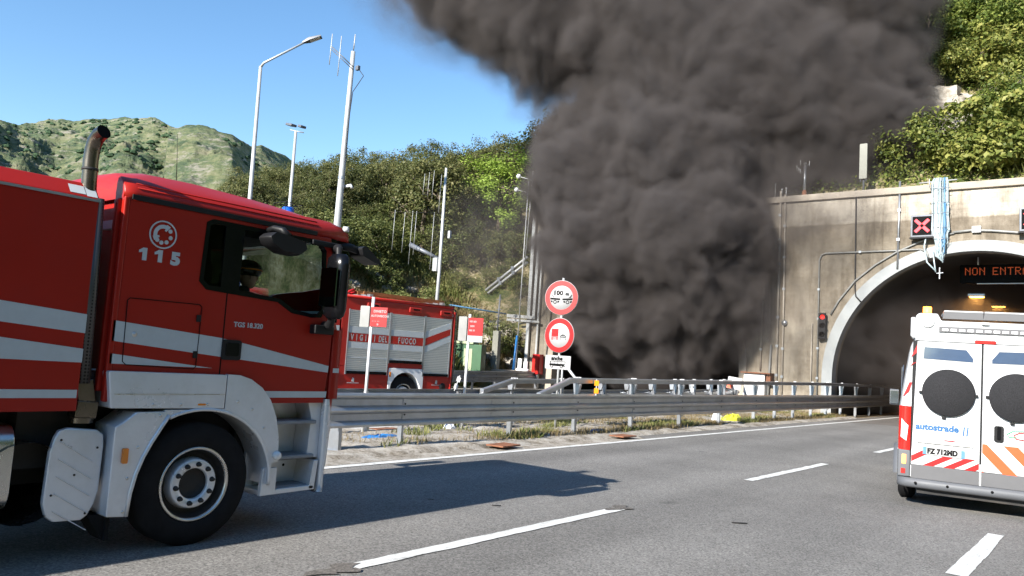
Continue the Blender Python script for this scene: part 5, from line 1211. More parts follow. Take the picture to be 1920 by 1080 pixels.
# ---------------------------------------------------------------- poles beyond the left roadway
M['lamphead'] = pmat('lamp_housing', (.13, .14, .16), .45, metal=.2)
lp = thing('street_lamp', 'tall pale steel lamp post with a long bent arm and a flat grey lamp head', 'street lamp', (-30.1, 18.7, 1.5))
b = MB(); b.tube([(0, 0, -2), (.06, 0, 6), (.30, -.25, 12.28)], [.12, .10, .07], 12); b.build('pole', M['galvlight'], lp)
b = MB(); b.tube([(.30, -.25, 12.24), (.45, -.2, 12.42), (1.72, .85, 13.45)], [.06, .05, .045], 10); b.build('arm', M['galvlight'], lp)
hd_m = Matrix.Translation((1.98, 1.07, 13.62)) @ Matrix.Rotation(math.atan2(1.05, 1.27), 4, 'Z') @ Matrix.Rotation(R(-24), 4, 'Y')
b = MB(); b.M = hd_m; b.loft([[V(-.42, y * .5, z) for y, z in ((-.12, -.03), (.12, -.03), (.1, .06), (-.1, .06))], [V(-.1, y, z) for y, z in ((-.18, -.05), (.18, -.05), (.13, .11), (-.13, .11))], [V(.45, y, z) for y, z in ((-.16, -.05), (.16, -.05), (.12, .04), (-.12, .04))]], smooth=False); lh = b.build('lamp_head', M['lamphead'], lp, bevel=.02)
b = MB(); b.M = hd_m; b.box(-.08, .38, -.13, .13, -.062, -.0505); b.build('lens', M['lens'], lh)

lp2 = thing('floodlight_mast', 'distant slim pole topped by a small pair of floodlights behind the cab roof', 'floodlight', (-34.1, 23.6, 3.0))
b = MB(); b.tube([(0, 0, -2), (.45, -.4, 9.7)], [.12, .07], 10); b.build('pole', M['galvlight'], lp2)
b = MB(); b.tube([(.15, -.55, 9.75), (.85, -.2, 9.6)], .03, 6); b.build('crossbar', M['galvlight'], lp2)
for k, (dx, dy, tz) in enumerate(((.2, -.55, 10.0), (.72, -.25, 9.92))):
    b = MB(); b.obox((dx, dy, tz), (.55 if k == 0 else .3, .35, .13), Matrix.Rotation(R(14), 3, 'Y')); b.build('lamp_head', M['lamphead'], lp2, bevel=.03)

ms = thing('antenna_mast', 'thick pale steel mast carrying a three-rod aerial and a white camera', 'mast', (-26.5, 20.7, 0))
b = MB(); b.tube([(-.2, 0, -.5), (.05, 0, 6), (.42, -.25, 11), (.68, -.42, 14.3)], [.2, .165, .115, .09], 16); b.build('pole', M['galvlight'], ms)
b = MB(); b.tube([(.68, -.42, 14.2), (.70, -.42, 15.0)], .02, 6); b.tube([(.74, -.40, 13.62), (-.05, -1.0, 14.45)], .025, 6); b.tube([(.74, -.40, 13.50), (-.05, -1.0, 14.33)], .02, 6); b.obox((.95, -.32, 13.55), (.18, .12, .18)); b.build('boom', M['lamphead'], ms)
b = MB()
for (x, y, z, l) in ((-.07, -1.02, 14.4, 1.35), (.25, -.78, 14.15, 1.75)): b.tube([(x - .02, y, z - l * .55), (x + .02, y, z + l * .45)], .018, 6)
b.tube([(.70, -.42, 14.4), (.72, -.42, 15.05)], .02, 6)
each(b, 'aerial_rod', M['galvlight'], ms)
b = MB(); b.tube([(1.0, -.3, 13.5), (1.22, -.2, 13.2), (1.05, -.28, 12.9), (.75, -.32, 12.55), (.66, -.32, 11.5), (.52, -.2, 9.7)], .016, 6); b.build('cable', M['dark'], ms)
b = MB(); b.tube([(.15, 0, 6.6), (.45, .15, 6.7)], .05, 8); b.tube([(.4, .08, 6.72), (.58, .2, 6.72)], .12, 12); b.tube([(.15, .0, 8.55), (.55, .15, 8.62), (.62, .18, 8.5)], .07, 8); b.build('camera', M['white'], ms)
b = MB()
for z, r_ in ((5.0, .18), (6.2, .17), (8.9, .15)): b.lathe([(-.05, r_), (.05, r_)], (-.2 + .25 * (z / 6) if z < 6 else .05 + (z - 6) * .074, -.0 if z < 6 else -(z - 6) * .05, z), 'Z', 14)
each(b, 'band', M['galv'], ms)

am = thing('antenna_mast', 'slim galvanised mast with hanging dipole rods and a dark camera arm', 'mast', (-28.2, 28.9, 0))
b = MB(); b.tube([(-.1, 0, -.5), (.25, -.25, 6), (.55, -.6, 11.3)], [.11, .09, .06], 10); b.build('pole', M['galvlight'], am)
b = MB()
for dx, z0, z1 in ((-3.1, 6.9, 9.0), (-2.45, 6.8, 8.9), (-1.95, 6.2, 9.0), (-1.7, 6.7, 9.0), (-.55, 6.0, 9.0), (-1.35, 9.9, 11.0), (-1.05, 9.8, 11.1), (-.75, 9.7, 11.2), (-.25, 9.0, 11.0)): b.tube([(dx * .62 + .3, dx * .5 - .4, z0), (dx * .62 + .34, dx * .5 - .4, z1)], .012, 5)
each(b, 'aerial_rod', M['galvlight'], am)
b = MB(); b.tube([(.4, -.4, 8.95), (-1.6, -1.95, 8.9)], .01, 5); b.tube([(.5, -.5, 9.9), (-.6, -1.1, 9.9)], .01, 5); each(b, 'boom', M['dark'], am)
b = MB(); b.tube([(.2, -.25, 6.6), (-1.3, -1.0, 7.3)], [.09, .13], 10); b.build('camera_arm', M['lamphead'], am)
b = MB(); b.obox((.05, -.3, 6.3), (.3, .3, .7)); b.obox((.55, .0, 7.9), (.15, .15, .4)); each(b, 'junction_box', M['galvlight'], am, bevel=.02)

# ---------------------------------------------------------------- furniture on and near the portal
Y = PY
def pipe(pts, r, name, label, mat='pipegrey', cat='pipe', group=None, straps=True):
    x0 = pts[0]; t = MB(); P = [V(*p) for p in pts]
    t.tube([p - P[0] for p in P], r, 8); o = t.build(name, M[mat]); o.location = P[0]; tag(o, label, cat, group)
    if straps:
        s = MB(); L = 0
        for i in range(len(P) - 1):
            seg = (P[i + 1] - P[i]).length; k = int(seg / 1.6)
            for j in range(1, k + 1):
                q = P[i] + (P[i + 1] - P[i]) * (j / (k + 1)) - P[0]; s.obox(q, (r * 2.6, r * 2.6, r * 2.6))
        if len(s.v): each(s, 'clip', M['galv'], o)
    return o
G = 'conduits on the portal wall'
M['pipebrown'] = pmat('dusty_conduit', (.34, .30, .25), .6, var=.15)
yy = Y - .06
pipe([(-14.3, yy + .1, 10.62), (-14.32, yy - .12, 10.6), (-14.33, yy, 10.2), (-14.4, yy, 4), (-14.4, yy, 1.9)], .045, 'conduit', 'vertical conduit on the portal wall left of the twin conduits, ending above the white cabinet', 'pipebrown', 'conduit', G)
pipe([(-13.66, yy, 10.9), (-13.62, yy, 6), (-13.57, yy, .3)], .05, 'conduit', 'left conduit of the close pair between the two bores', 'pipebrown', 'conduit', G)
pipe([(-13.43, yy, 10.7), (-13.33, yy, 4.4), (-13.3, yy, .3)], .045, 'conduit', 'right conduit of the close pair between the two bores, with a round junction box', 'pipebrown', 'conduit', G)
pipe([(-13.9, yy, 3.2), (-13.95, yy - .1, .3)], .06, 'conduit', 'short pale pipe stub standing between the bores', 'pipegrey', 'conduit', G, False)
pipe([(-11.95, yy, 4.3), (-11.93, yy, .3)], .04, 'conduit', 'short brown conduit left of the traffic signal', 'pipebrown', 'conduit', G, False)
pipe([(-11.63, yy, .3), (-11.69, yy, 7.35), (-11.6, yy, 7.6), (-11.4, yy, 7.68), (-8.3, yy, 7.70), (-7.3, yy, 7.72), (-7.05, yy - .1, 7.6), (-6.95, yy - .2, 7.3)], .04, 'conduit', 'pale conduit rising beside the traffic signal and turning right above the arch', 'pipegrey', 'conduit', G)
pipe([(-10.09, yy, 10.75), (-10.04, yy, 5.95), (-9.98, yy - .04, 5.6), (-9.75, yy - .06, 5.35)], .03, 'conduit', 'thin dark cable from the wall top down to the right arch ring', 'dark', 'cable', G, False)
pipe([(-8.20, yy, 10.9), (-8.24, yy, 6.85)], .05, 'conduit', 'vertical conduit left of the red cross signal', 'galv', 'conduit', G)
pipe([(-11.1, yy, 4.75), (-10.75, yy, 5.4), (-10.05, yy, 6.33), (-9.2, yy, 7.05), (-8.3, yy, 7.62), (-7.3, yy, 8.08), (-6.6, yy, 8.30), (-6.0, yy, 8.38)], .045, 'conduit', 'curved conduit following the right arch up to the red cross signal', 'pipegrey', 'conduit', G, False)
pipe([(-6.05, yy, 8.42), (-5.3, yy, 8.48), (-4.6, yy, 8.42), (-3.4, yy, 8.26), (-2, yy, 8.2)], .055, 'conduit', 'conduit over the crown of the right arch with a white junction box', 'pipegrey', 'conduit', G, False)
b = MB(); b.box(-.17, .17, -.12, 0, -.14, .14); o = b.build('junction_box', M['white'], bevel=.015); o.location = (-5.15, Y - .03, 8.5); tag(o, 'small white junction box over the crown of the right arch', 'junction box')
b = MB(); b.lathe([(0, .14), (-.08, .13), (-.09, 0)], (0, 0, 0), 'Y', 16); o = b.build('junction_box', M['galv']); o.location = (-13.27, Y - .05, 4.3); tag(o, 'round metal junction box on the conduit pair between the bores', 'junction box')

def lane_signal(x, z, label, cross=True):
    t = thing('lane_signal', label, 'lane signal', (x, Y, z), group='lane signals on the portal wall')
    b = MB(); b.box(-.46, .46, -.42, -.14, -.5, .5); h_ = b.build('housing', M['lamphead'], t, bevel=.02)
    b = MB(); b.box(-.38, .38, -.43, -.4205, -.42, .42); sc = b.build('screen', M['signblack'], h_)
    b = MB(); b.box(-.5, .5, -.44, -.12, -.56, -.505); b.box(-.2, .2, -.14, .0, -.3, .3); each(b, 'bracket', M['dark'], t)
    if cross:
        b = MB()
        for a in (45, 135, 225, 315):
            d = V(math.cos(R(a)), 0, math.sin(R(a))); b.beam(d * .07 + V(0, -.436, 0), d * .38 + V(0, -.436, 0), .13, .012, (0, 1, 0))
        for o_ in each(b, 'cross_arm', emat('red_cross_glow', (1, .03, .05), 1.6, (.4, .02, .02)), h_): pass
lane_signal(-7.2, 8.72, 'lane signal box showing a red cross, left of the cable bundle')
lane_signal(-3.12, 8.78, 'lane signal box cut by the right edge of the photo', True)

# cable bundle hanging over the wall top
cb_ = thing('cable_bundle', 'thick looped bundle of pale blue cables hanging from the wall top over the right arch', 'cable bundle', (-6.5, Y - .1, 10.7))
rc = random.Random(3)
for k in range(26):
    x = -.34 + .66 * rc.random(); y = -.12 - .22 * rc.random(); zb = -3.0 - .75 * rc.random() * (1 - abs(x) * .8); dx = .05 + .3 * rc.random()
    col = 'cableblue' if x > .12 and rc.random() < .3 else ('white' if rc.random() < .3 else 'cable')
    w = .03 * rc.random()
    b = MB(); b.tube([(x * .7, .3, .12), (x * .85, y * .4, .16), (x, y, -.05), (x + w, y, -1.2), (x + .1 - w, y, -2.2), (x + (.12 - x) * .5 - dx * .3, y, zb + .25), (.12 + .05 * (rc.random() - .5), y, zb), (x + (.12 - x) * .5 + dx * .3, y - .05, zb + .25), (x + .02, y - .05, -2.2), (x + .05 * rc.random(), y - .04, -1.0)], .017 + .008 * rc.random(), 6)
    b.build('cable', M[col], cb_)
b = MB()
for z in (-.35, -1.0, -1.45, -2.1, -2.6): b.tube([(-.4 if z > -1.5 else -.25, -.02, z), (-.4 if z > -1.5 else -.25, -.38, z), (.38, -.38, z), (.38, -.02, z)], .012, 5)
each(b, 'strap', M['galv'], cb_)
b = MB(); b.tube([(-.9, -.02, .02), (.6, -.02, .05)], .03, 6); b.tube([(-.42, -.38, .1), (-.42, -.38, -.3)], .02, 5); b.build('hanger', M['galvlight'], cb_)
b = MB(); b.tube([(-.45, -.2, -1.9), (-.62, -.22, -2.9), (-.5, -.22, -3.6), (-.15, -.22, -4.0)], .035, 7); b.tube([(-.3, -.2, -3.0), (-.2, -.22, -3.7), (-.15, -.22, -4.05)], .03, 7); each(b, 'cable_tail', M['cable'], cb_)
b = MB(); b.beam((.0, -.2, -3.85), (.0, -.2, -4.35), .03, .03); b.beam((-.12, -.2, -4.1), (.14, -.2, -4.08), .02, .02); b.build('hook', M['galv'], cb_)

# LED message board inside the right bore
vb_ = thing('message_board', 'black LED message board reading NON ENTRARE under the right arch', 'message board', (-3.75, Y + 2.4, 6.86))
vb_.scale = (1.06, 1.06, 1.06)
b = MB(); b.box(-2.25, 2.6, 0, .5, -.38, .42); hh_ = b.build('housing', M['signblack'], vb_, bevel=.03)
led = emat('led_amber', (1, .14, .02), .16, (.2, .05, .02))
F5 = {'N': ["10001", "11001", "10101", "10011", "10001", "10001", "10001"], 'O': ["01110", "10001", "10001", "10001", "10001", "10001", "01110"], 'E': ["11111", "10000", "10000", "11110", "10000", "10000", "11111"],
      'T': ["11111", "00100", "00100", "00100", "00100", "00100", "00100"], 'R': ["11110", "10001", "10001", "11110", "10100", "10010", "10001"], 'A': ["01110", "10001", "10001", "11111", "10001", "10001", "10001"]}
x = -2.05
for ch in "NON ENTRARE":
    if ch != ' ':
        b = MB()
        for r_, row in enumerate(F5[ch]):
            for c_, v in enumerate(row):
                if v == '1': b.box(x + c_ * .042, x + c_ * .042 + .030, -.012, -.001, .26 - r_ * .047, .26 - r_ * .047 + .033)
        b.build('led_letter', led, hh_)
    x += .268 if ch != ' ' else .22
b = MB(); b.box(-1.6, 2.5, -.06, .1, -.42, -.385); b.build('lower_edge', M['galvlight'], hh_)
b = MB(); b.beam((-1.6, .25, .4), (-1.6, .25, .9), .06, .06); b.beam((1.6, .25, .4), (1.6, .25, .95), .06, .06); each(b, 'hanger', M['galv'], vb_)

# sodium lamps along the bore crown
na = emat('sodium_glow', (1, .42, .06), 10)
for k, (x, y, z) in enumerate(((-5.6, 41.5, 5.95), (-5.3, 46.5, 5.95), (-5.0, 52, 5.95))):
    t = thing('tunnel_lamp', ['nearest sodium lamp glowing under the right bore roof', 'second sodium lamp glowing deeper in the right bore', 'farthest sodium lamp glowing in the right bore'][k], 'tunnel lamp', (x, y, z), group='sodium lamps in the right bore')
    b = MB(); b.box(-.35, .35, -.2, .2, .0, .14); b.build('housing', M['galv'], t, bevel=.02)
    b = MB(); b.box(-.28, .28, -.16, .16, -.03, -.002); b.build('lamp_lens', na, t)
    L = bpy.data.lights.new('tunnel_lamp_light', 'AREA'); L.energy = 60; L.color = (1, .5, .12); L.size = .4; lo_ = bpy.data.objects.new('tunnel_lamp_light', L); COL.objects.link(lo_); lo_.parent = t; lo_.location = (0, 0, -.06)

# traffic signal
ts = thing('traffic_signal', 'black three-lens traffic signal glowing red on the wall left of the right arch', 'traffic signal', (-11.4, Y - .32, 4.18))
b = MB(); b.M = Matrix.Rotation(R(18), 4, 'Z'); b.box(-.17, .17, 0, .2, -.62, .62); h_ = b.build('housing', M['black'], ts, bevel=.03)
for k, (z, mt_) in enumerate(((.42, emat('signal_red', (1, .03, .02), .9, (.3, .02, .02))), (0, M['signblack']), (-.42, M['signblack']))):
    b = MB(); b.M = Matrix.Rotation(R(18), 4, 'Z'); b.lathe([(-.012, 0), (-.01, .1), (0, .11)], (0, 0, z), 'Y', 20); ln = b.build('lens', mt_, h_)
    b = MB(); b.M = Matrix.Rotation(R(18), 4, 'Z'); b.loft([[V(.14 * math.cos(R(a)), y, z + .14 * math.sin(R(a))) for a in range(-20, 201, 20)] for y in (0, -.2)], closed=False, cap=False); b.build('visor', M['black'], ln)
b = MB(); b.box(-.03, .03, .2, .33, -.3, .3); b.build('bracket', M['dark'], ts)

# white cabinet with rusty roof between the bores
cbx = thing('wall_cabinet', 'white metal cabinet with a rusty projecting roof between the two bores', 'cabinet', (-14.55, Y - .25, 0))
b = MB(); b.box(-.5, .55, -.25, .22, -.05, 1.72); b.build('body', M['whitematte'], cbx, bevel=.01)
b = MB(); b.box(-.42, .3, -.262, -.251, .15, 1.6); b.build('door', M['white'], cbx, bevel=.006)
b = MB(); b.box(-.62, .85, -.38, .22, 1.74, 1.80); b.box(.6, .82, -.2, .22, 1.3, 1.735); each(b, 'roof', M['rust'], cbx)
o = MB().box(-.35, .35, -.02, .02, -.28, .28).build('hazard_board', [M['signwhite']]); o.location = (-14.6, 35.3, 1.22); o.rotation_euler = (R(-8), R(6), 0); tag(o, 'tilted white board with an orange corner behind the far median barrier', 'sign board')
b = MB(); b.plate([(-.34, -.27), (-.05, -.27), (-.05, .0), (-.34, .0)], [], -.026, -.021, 'XZ'); b.build('orange_corner', M['orange'], o)

# aerials on the wall top
a1 = thing('roof_aerial', 'short grey mast with stubby white aerials on a rusty foot on the wall top', 'aerial', (-12.65, Y + .4, 10.62))
b = MB(); b.tube([(0, 0, 0), (0, 0, 1.75)], [.08, .07], 10); b.build('pole', M['galv'], a1)
b = MB(); b.lathe([(0, .16), (.12, .13), (.35, .085)], (0, 0, 0), 'Z', 12); b.build('rusty_foot', M['rust'], a1)
b = MB(); b.tube([(.0, -.05, 1.15), (-.35, -.25, 1.5)], .02, 6); b.tube([(.02, 0, 1.5), (.22, -.05, 1.65)], .015, 5); each(b, 'crossarm', M['galv'], a1)
b = MB()
for x, z in ((-.36, 1.45), (-.29, 1.4), (-.22, 1.32), (-.15, 1.25), (.22, 1.65), (-.17, 1.7)): b.tube([(x, -.2 if x < 0 else -.05, z - .12), (x, -.2 if x < 0 else -.05, z + .14)], .012, 5)
each(b, 'aerial_rod', M['whitematte'], a1)
a2 = thing('panel_antenna', 'tall white panel antenna on a short dark stand on the wall top', 'antenna', (-9.9, Y + .4, 10.62))
b = MB(); b.plate(rrect(-.17, .17, .65, 2.35, .04), [], -.1, .02, 'XZ'); b.build('panel', M['panelgrey'], a2, bevel=.02)
b = MB(); b.tube([(0, .06, -.02), (0, .06, 1.9)], .05, 8); b.tube([(-.13, -.04, .48), (-.13, -.04, .66)], .015, 5); b.tube([(.13, -.04, .48), (.13, -.04, .66)], .015, 5); each(b, 'stand', M['lamphead'], a2)
for k, (x, z) in enumerate(((-13.66, 11.0), (-13.45, 11.05), (-14.0, 11.3))):
    b = MB(); b.tube([(0, 0, 0), (0, 0, z - 10.6)], .025, 6); b.lathe([(0, .05), (.05, .05), (.07, 0)], (0, 0, z - 10.6), 'Z', 8); o = b.build('vent_pipe', M['galvlight']); o.location = (x, Y + .1, 10.6)
    tag(o, ['stub pipe capping the left one of the close conduit pair', 'stub pipe capping the right one of the close conduit pair', 'tallest stub pipe on the wall top between the bores'][k], 'pipe', 'stub pipes on the wall top')

# left end of the portal: cable ducts, fire hydrant cabinet, bollards
XL = -28.75
def duct(pts, w, label, g='large ducts at the left end of the portal'):
    P = [V(*p) for p in pts]; b = MB()
    for i in range(len(P) - 1): b.beam(P[i] - P[0], P[i + 1] - P[0], w, w * .6, (0, 1, 0))
    for i in range(1, len(P) - 1): b.obox(P[i] - P[0], (w, w * .6, w))
    o = b.build('cable_duct', M['galvlight'], bevel=.015); o.location = P[0]; tag(o, label, 'cable duct', g); return o
duct([(-28.95, Y - .2, 1.0), (-28.95, Y - .2, 10.4)], .24, 'wide vertical steel duct at the left edge of the portal wall')
duct([(-28.55, Y - .22, 4.3), (-28.5, Y - .22, 9.55), (-26.4, Y - .22, 9.62)], .2, 'steel duct rising and turning right under the wall top')
duct([(-28.25, Y - .2, .9), (-28.2, Y - .2, 9.15), (-26.6, Y - .2, 9.2)], .12, 'narrow steel duct inside the wide ones at the left portal edge')
duct([(-30.55, Y - .35, 4.35), (-28.35, Y - .35, 4.25)], .2, 'upper of two short horizontal ducts leading to the bank')
duct([(-30.55, Y - .35, 4.10), (-28.0, Y - .35, 4.0)], .14, 'lower of two short horizontal ducts leading to the bank')
pipe([(-32.4, Y - .4, 5.95), (-29.35, Y - .2, 8.05)], .09, 'pipe', 'left-hand one of two slanting pale pipes climbing to the portal edge', 'galvlight', 'pipe', 'slanting pipes')
pipe([(-32.1, Y - .5, 5.75), (-29.25, Y - .3, 7.7)], .09, 'pipe', 'right-hand one of two slanting pale pipes climbing to the portal edge', 'galvlight', 'pipe', 'slanting pipes')
cm = thing('camera_pole', 'thin ladder-like pole with two white ball cameras at the left portal edge', 'camera pole', (-29.5, Y - .5, .5))
b = MB(); b.tube([(0, 0, 0), (.12, 0, 12.3)], .035, 6); b.tube([(.2, 0, 7), (.42, 0, 12.9)], .03, 6)
for k in range(9): b.tube([(.02 + .01 * k, 0, 1 + 1.2 * k), (.2, 0, 1 + 1.2 * k)], .012, 5)
b.build('pole', M['galvlight'], cm)
for k, z in enumerate((12.6, 11.75)):
    b = MB(); b.tube([(.35, 0, z - .25), (-.5 - .1 * k, -.2, z)], .03, 6); ar = b.build('arm', M['galvlight'], cm)
    b = MB(); secs = [[V(-.55 - .1 * k + .16 * math.sin(p) * math.cos(t), -.2 + .16 * math.sin(p) * math.sin(t), z + .02 + .16 * math.cos(p)) for t in np.linspace(0, 2 * math.pi, 13)[:-1]] for p in np.linspace(.05, math.pi - .05, 8)]; b.loft(secs); b.build('ball_camera', M['white'], ar)
hc = thing('hydrant_cabinet', 'bright red fire hydrant cabinet at the left foot of the portal', 'cabinet', (-27.95, Y - .35, .75))
b = MB(); b.box(-.28, .28, -.2, .2, .1, 1.3); b.build('body', M['signred'], hc, bevel=.02); b = MB(); b.box(-.2, .2, -.22, -.201, .2, 1.2); b.build('door', M['red2'], hc, bevel=.005); b = MB(); b.box(-.1, .1, -.1, .1, -.8, .1); b.build('leg', M['galv'], hc)
for k, (x, h_, lb) in enumerate(((-28.95, 1.05, 'white capped standpipe left of the red hydrant cabinet'), (-28.5, .8, 'lower white capped standpipe right beside the red hydrant cabinet'))):
    t = thing('standpipe', lb, 'standpipe', (x, Y - .8, .0), group='standpipes')
    b = MB(); b.tube([(0, 0, 0), (0, 0, 1.1 + h_ * .6)], .13, 12); b.build('pipe', M['whitematte'], t)
    b = MB(); b.lathe([(0, .2), (.12, .26), (.18, .2)], (0, 0, .95), 'Z', 14); b.build('collar', M['whitematte'], t); b = MB(); b.lathe([(0, .2), (.13, .2)], (0, 0, .8), 'Z', 14); b.build('yellow_band', M['yellowrefl'], t)
gc = thing('green_cabinet', 'green roadside cabinet with a pale door at the foot of the bank', 'cabinet', (-29.2, 32.9, .2), R(20))
b = MB(); b.box(-.8, .8, -.35, .4, .1, 2.15); b.build('body', M['green'], gc, bevel=.02); b = MB(); b.box(-.25, .25, -.37, -.351, .25, 1.9); b.build('door', M['greenlight'], gc); b = MB(); b.box(-.85, .3, -.42, .42, 2.155, 2.3); b.build('lid', M['greenlight'], gc, bevel=.02)
cp_ = thing('concrete_post', 'pale concrete post with a dark insulator rod in front of the rocky bank', 'post', (-29.9, 36.0, .3))
b = MB(); b.box(-.22, .22, -.15, .15, -.2, 3.0); b.build('post', M['panelgrey'], cp_, bevel=.03)
b = MB(); b.tube([(0, 0, 3.0), (.05, 0, 5.2)], .05, 6)
for z in (3.3, 3.6, 3.9, 4.3, 4.9): b.beam((-.15, 0, z), (.2, 0, z), .04, .04)
b.build('insulator_rod', M['lamphead'], cp_)
pipe([(-36, 33.5, 4.6), (-33, 35, 4.75), (-30.6, Y - .4, 4.45)], .05, 'water_pipe', 'blue water pipe crossing the rocky bank', 'cableblue', 'pipe', None, False)
pipe([(-29.3, 37.0, .5), (-29.3, 37.2, 3.1)], .07, 'blue_pipe', 'short upright blue pipe beside the standpipes', 'blue', 'pipe', None, False)

# litter and drain covers on the median
def blob(name, x, y, sx, sy, h_, mat, label, cat, seed=0, z=.04):
    r_ = random.Random(seed); n = 18; b = MB(); secs = []
    for k, (f, zz) in enumerate(((1, 0), (.95, .5), (.6, .9), (.1, 1))):
        secs.append([V(sx * f * math.cos(2 * math.pi * j / n) * (1 + .25 * r_.random()), sy * f * math.sin(2 * math.pi * j / n) * (1 + .25 * r_.random()), h_ * zz * (.7 + .6 * r_.random())) for j in range(n)])
    b.loft(secs, smooth=False); o = b.build(name, mat); o.location = (x, y, z); tag(o, label, cat); return o
blob('plastic_sheet', -11.43, 10.42, .12, .4, .07, M['blue'], 'crumpled blue plastic sheet on the median near the barrier end', 'litter', 1)
blob('litter_bag', -10.95, 26.4, .22, .55, .22, pmat('yellow_bag', (.65, .68, .06), .5), 'yellow plastic bag lying on dry grass under the barrier', 'litter', 2)
blob('litter_bag', -11.3, 25.9, .15, .25, .25, M['whitematte'], 'white plastic bag beside the yellow bag', 'litter', 3)
blob('blue_scrap', -10.55, 16.9, .08, .3, .06, M['blue'], 'small blue plastic scrap by a barrier post foot', 'litter', 4)
blob('litter', -12.2, 13.2, .1, .15, .12, M['whitematte'], 'crumpled white litter beyond the median between the two notice posts', 'litter', 5)
for k, (x, y, a) in enumerate(((-9.62, 12.0, 6), (-9.62, 16.6, 0), (-12.6, 11.6, -8))):
    b = MB(); b.box(-.2, .2, -.32, .32, 0, .03); o = b.build('drain_cover', M['rust'], bevel=.008); o.location = (x, y, .035); o.rotation_euler = (0, 0, R(a)); tag(o, ['rusty drain cover nearest the truck on the broken median edge', 'rusty drain cover at the median edge below the orange reflector', 'rusty cover beside the left roadway edge line'][k], 'drain cover', 'rusty drain covers')
for k, (x, y, s_) in enumerate(((-3.6, 9.0, 1), (-5.9, 7.3, .6), (-6.6, 6.9, .4))):
    b = MB(); b.box(-.02 * s_, .02 * s_, -.09 * s_, .09 * s_, 0, .006); o = b.build('road_debris', M['dark']); o.location = (x, y, .006); o.rotation_euler = (0, 0, R(-50)); tag(o, ['black scrap on the asphalt between the lane dashes', 'dark speck of debris beyond the nearest lane dash', 'smallest dark speck beside the truck shadow'][k], 'debris', 'debris on the asphalt')
# ---------------------------------------------------------------- vegetation
def leaf_mat(name, c0, c1, c2, trans=.35, scale=.9, fleck=None):
    m, nt, nd, lk, b = new_mat(name)
    geo = nd.new('ShaderNodeNewGeometry'); oi = nd.new('ShaderNodeObjectInfo')
    n = NN(nd, 'ShaderNodeTexNoise', Scale=scale, Detail=4.0, Roughness=.7); lk.new(geo.outputs['Position'], n.inputs['Vector'])
    a = NN(nd, 'ShaderNodeMath', operation='MULTIPLY_ADD'); a.inputs[1].default_value = .45; lk.new(geo.outputs['Random Per Island'], a.inputs[0])
    s = NN(nd, 'ShaderNodeMath', operation='MULTIPLY_ADD'); s.inputs[1].default_value = .45; lk.new(n.outputs['Fac'], s.inputs[0])
    s0 = NN(nd, 'ShaderNodeMath', operation='MULTIPLY'); s0.inputs[1].default_value = .2; lk.new(oi.outputs['Random'], s0.inputs[0]); lk.new(s0.outputs[0], s.inputs[2])
    lk.new(s.outputs[0], a.inputs[2])
    r = ramp(nd, [(.2, c0), (.5, c1), (.85, c2)]); lk.new(a.outputs[0], r.inputs[0])
    lk.new(r.outputs[0], b.inputs['Base Color']); b.inputs['Roughness'].default_value = .55; b.inputs['Specular IOR Level'].default_value = .3
    tr = nd.new('ShaderNodeBsdfTranslucent'); mx = nd.new('ShaderNodeMixShader'); mx.inputs[0].default_value = trans
    hs = NN(nd, 'ShaderNodeHueSaturation'); hs.inputs['Value'].default_value = 1.4; lk.new(r.outputs[0], hs.inputs['Color']); lk.new(hs.outputs[0], tr.inputs['Color'])
    lk.new(b.outputs[0], mx.inputs[1]); lk.new(tr.outputs[0], mx.inputs[2]); lk.new(mx.outputs[0], nd['Material Output'].inputs['Surface'])
    return m
M['leafdark'] = leaf_mat('olive_foliage', (.036, .05, .015), (.10, .115, .038), (.23, .215, .09))
M['leafmid'] = leaf_mat('green_foliage', (.036, .055, .016), (.115, .14, .042), (.25, .25, .09))
M['leaflime'] = leaf_mat('lime_foliage', (.12, .19, .022), (.25, .35, .055), (.38, .47, .12))
M['leafbig'] = leaf_mat('broad_green_foliage', (.026, .055, .01), (.10, .145, .028), (.28, .31, .07), .35, .5)
M['leafbig2'] = leaf_mat('yellow_green_foliage', (.03, .05, .01), (.12, .15, .03), (.34, .33, .09), .35, .7)
M['blossom'] = leaf_mat('cream_blossom', (.3, .3, .18), (.55, .52, .36), (.7, .68, .5), .2)
M['drygrass'] = leaf_mat('dry_grass', (.10, .075, .03), (.22, .165, .075), (.38, .31, .17), .3)
M['greengrass'] = leaf_mat('green_grass', (.05, .075, .018), (.15, .17, .05), (.3, .28, .12), .3)
M['bark'] = pmat('bark', (.12, .095, .07), .9, var=.35, vscale=4, bump=.5, bscale=20)

def leaves_mesh(name, centres, normals, sizes, mat, aspect=.6, fold=.25, seed=0):
    """one small folded leaf per centre"""
    r_ = np.random.default_rng(seed); n = len(centres)
    nrm = normals / np.maximum(np.linalg.norm(normals, axis=1, keepdims=True), 1e-6)
    t = r_.normal(size=(n, 3)); t -= nrm * (t * nrm).sum(1, keepdims=True); t /= np.linalg.norm(t, axis=1, keepdims=True)
    bb = np.cross(nrm, t); s = sizes[:, None]
    v = np.stack([centres - t * s * .5, centres + bb * s * aspect * .5 + nrm * s * fold * .3, centres + t * s * .5, centres - bb * s * aspect * .5 + nrm * s * fold * .3], 1).reshape(-1, 3)
    me = bpy.data.meshes.new(name); me.vertices.add(len(v)); me.vertices.foreach_set('co', v.astype(np.float32).ravel())
    me.loops.add(4 * n); me.loops.foreach_set('vertex_index', np.arange(4 * n, dtype=np.int32))
    me.polygons.add(n); me.polygons.foreach_set('loop_start', np.arange(0, 4 * n, 4, dtype=np.int32))
    try: me.polygons.foreach_set('loop_total', np.full(n, 4, dtype=np.int32))
    except Exception: pass
    me.materials.append(mat); me.update(calc_edges=True); me.validate(); return me

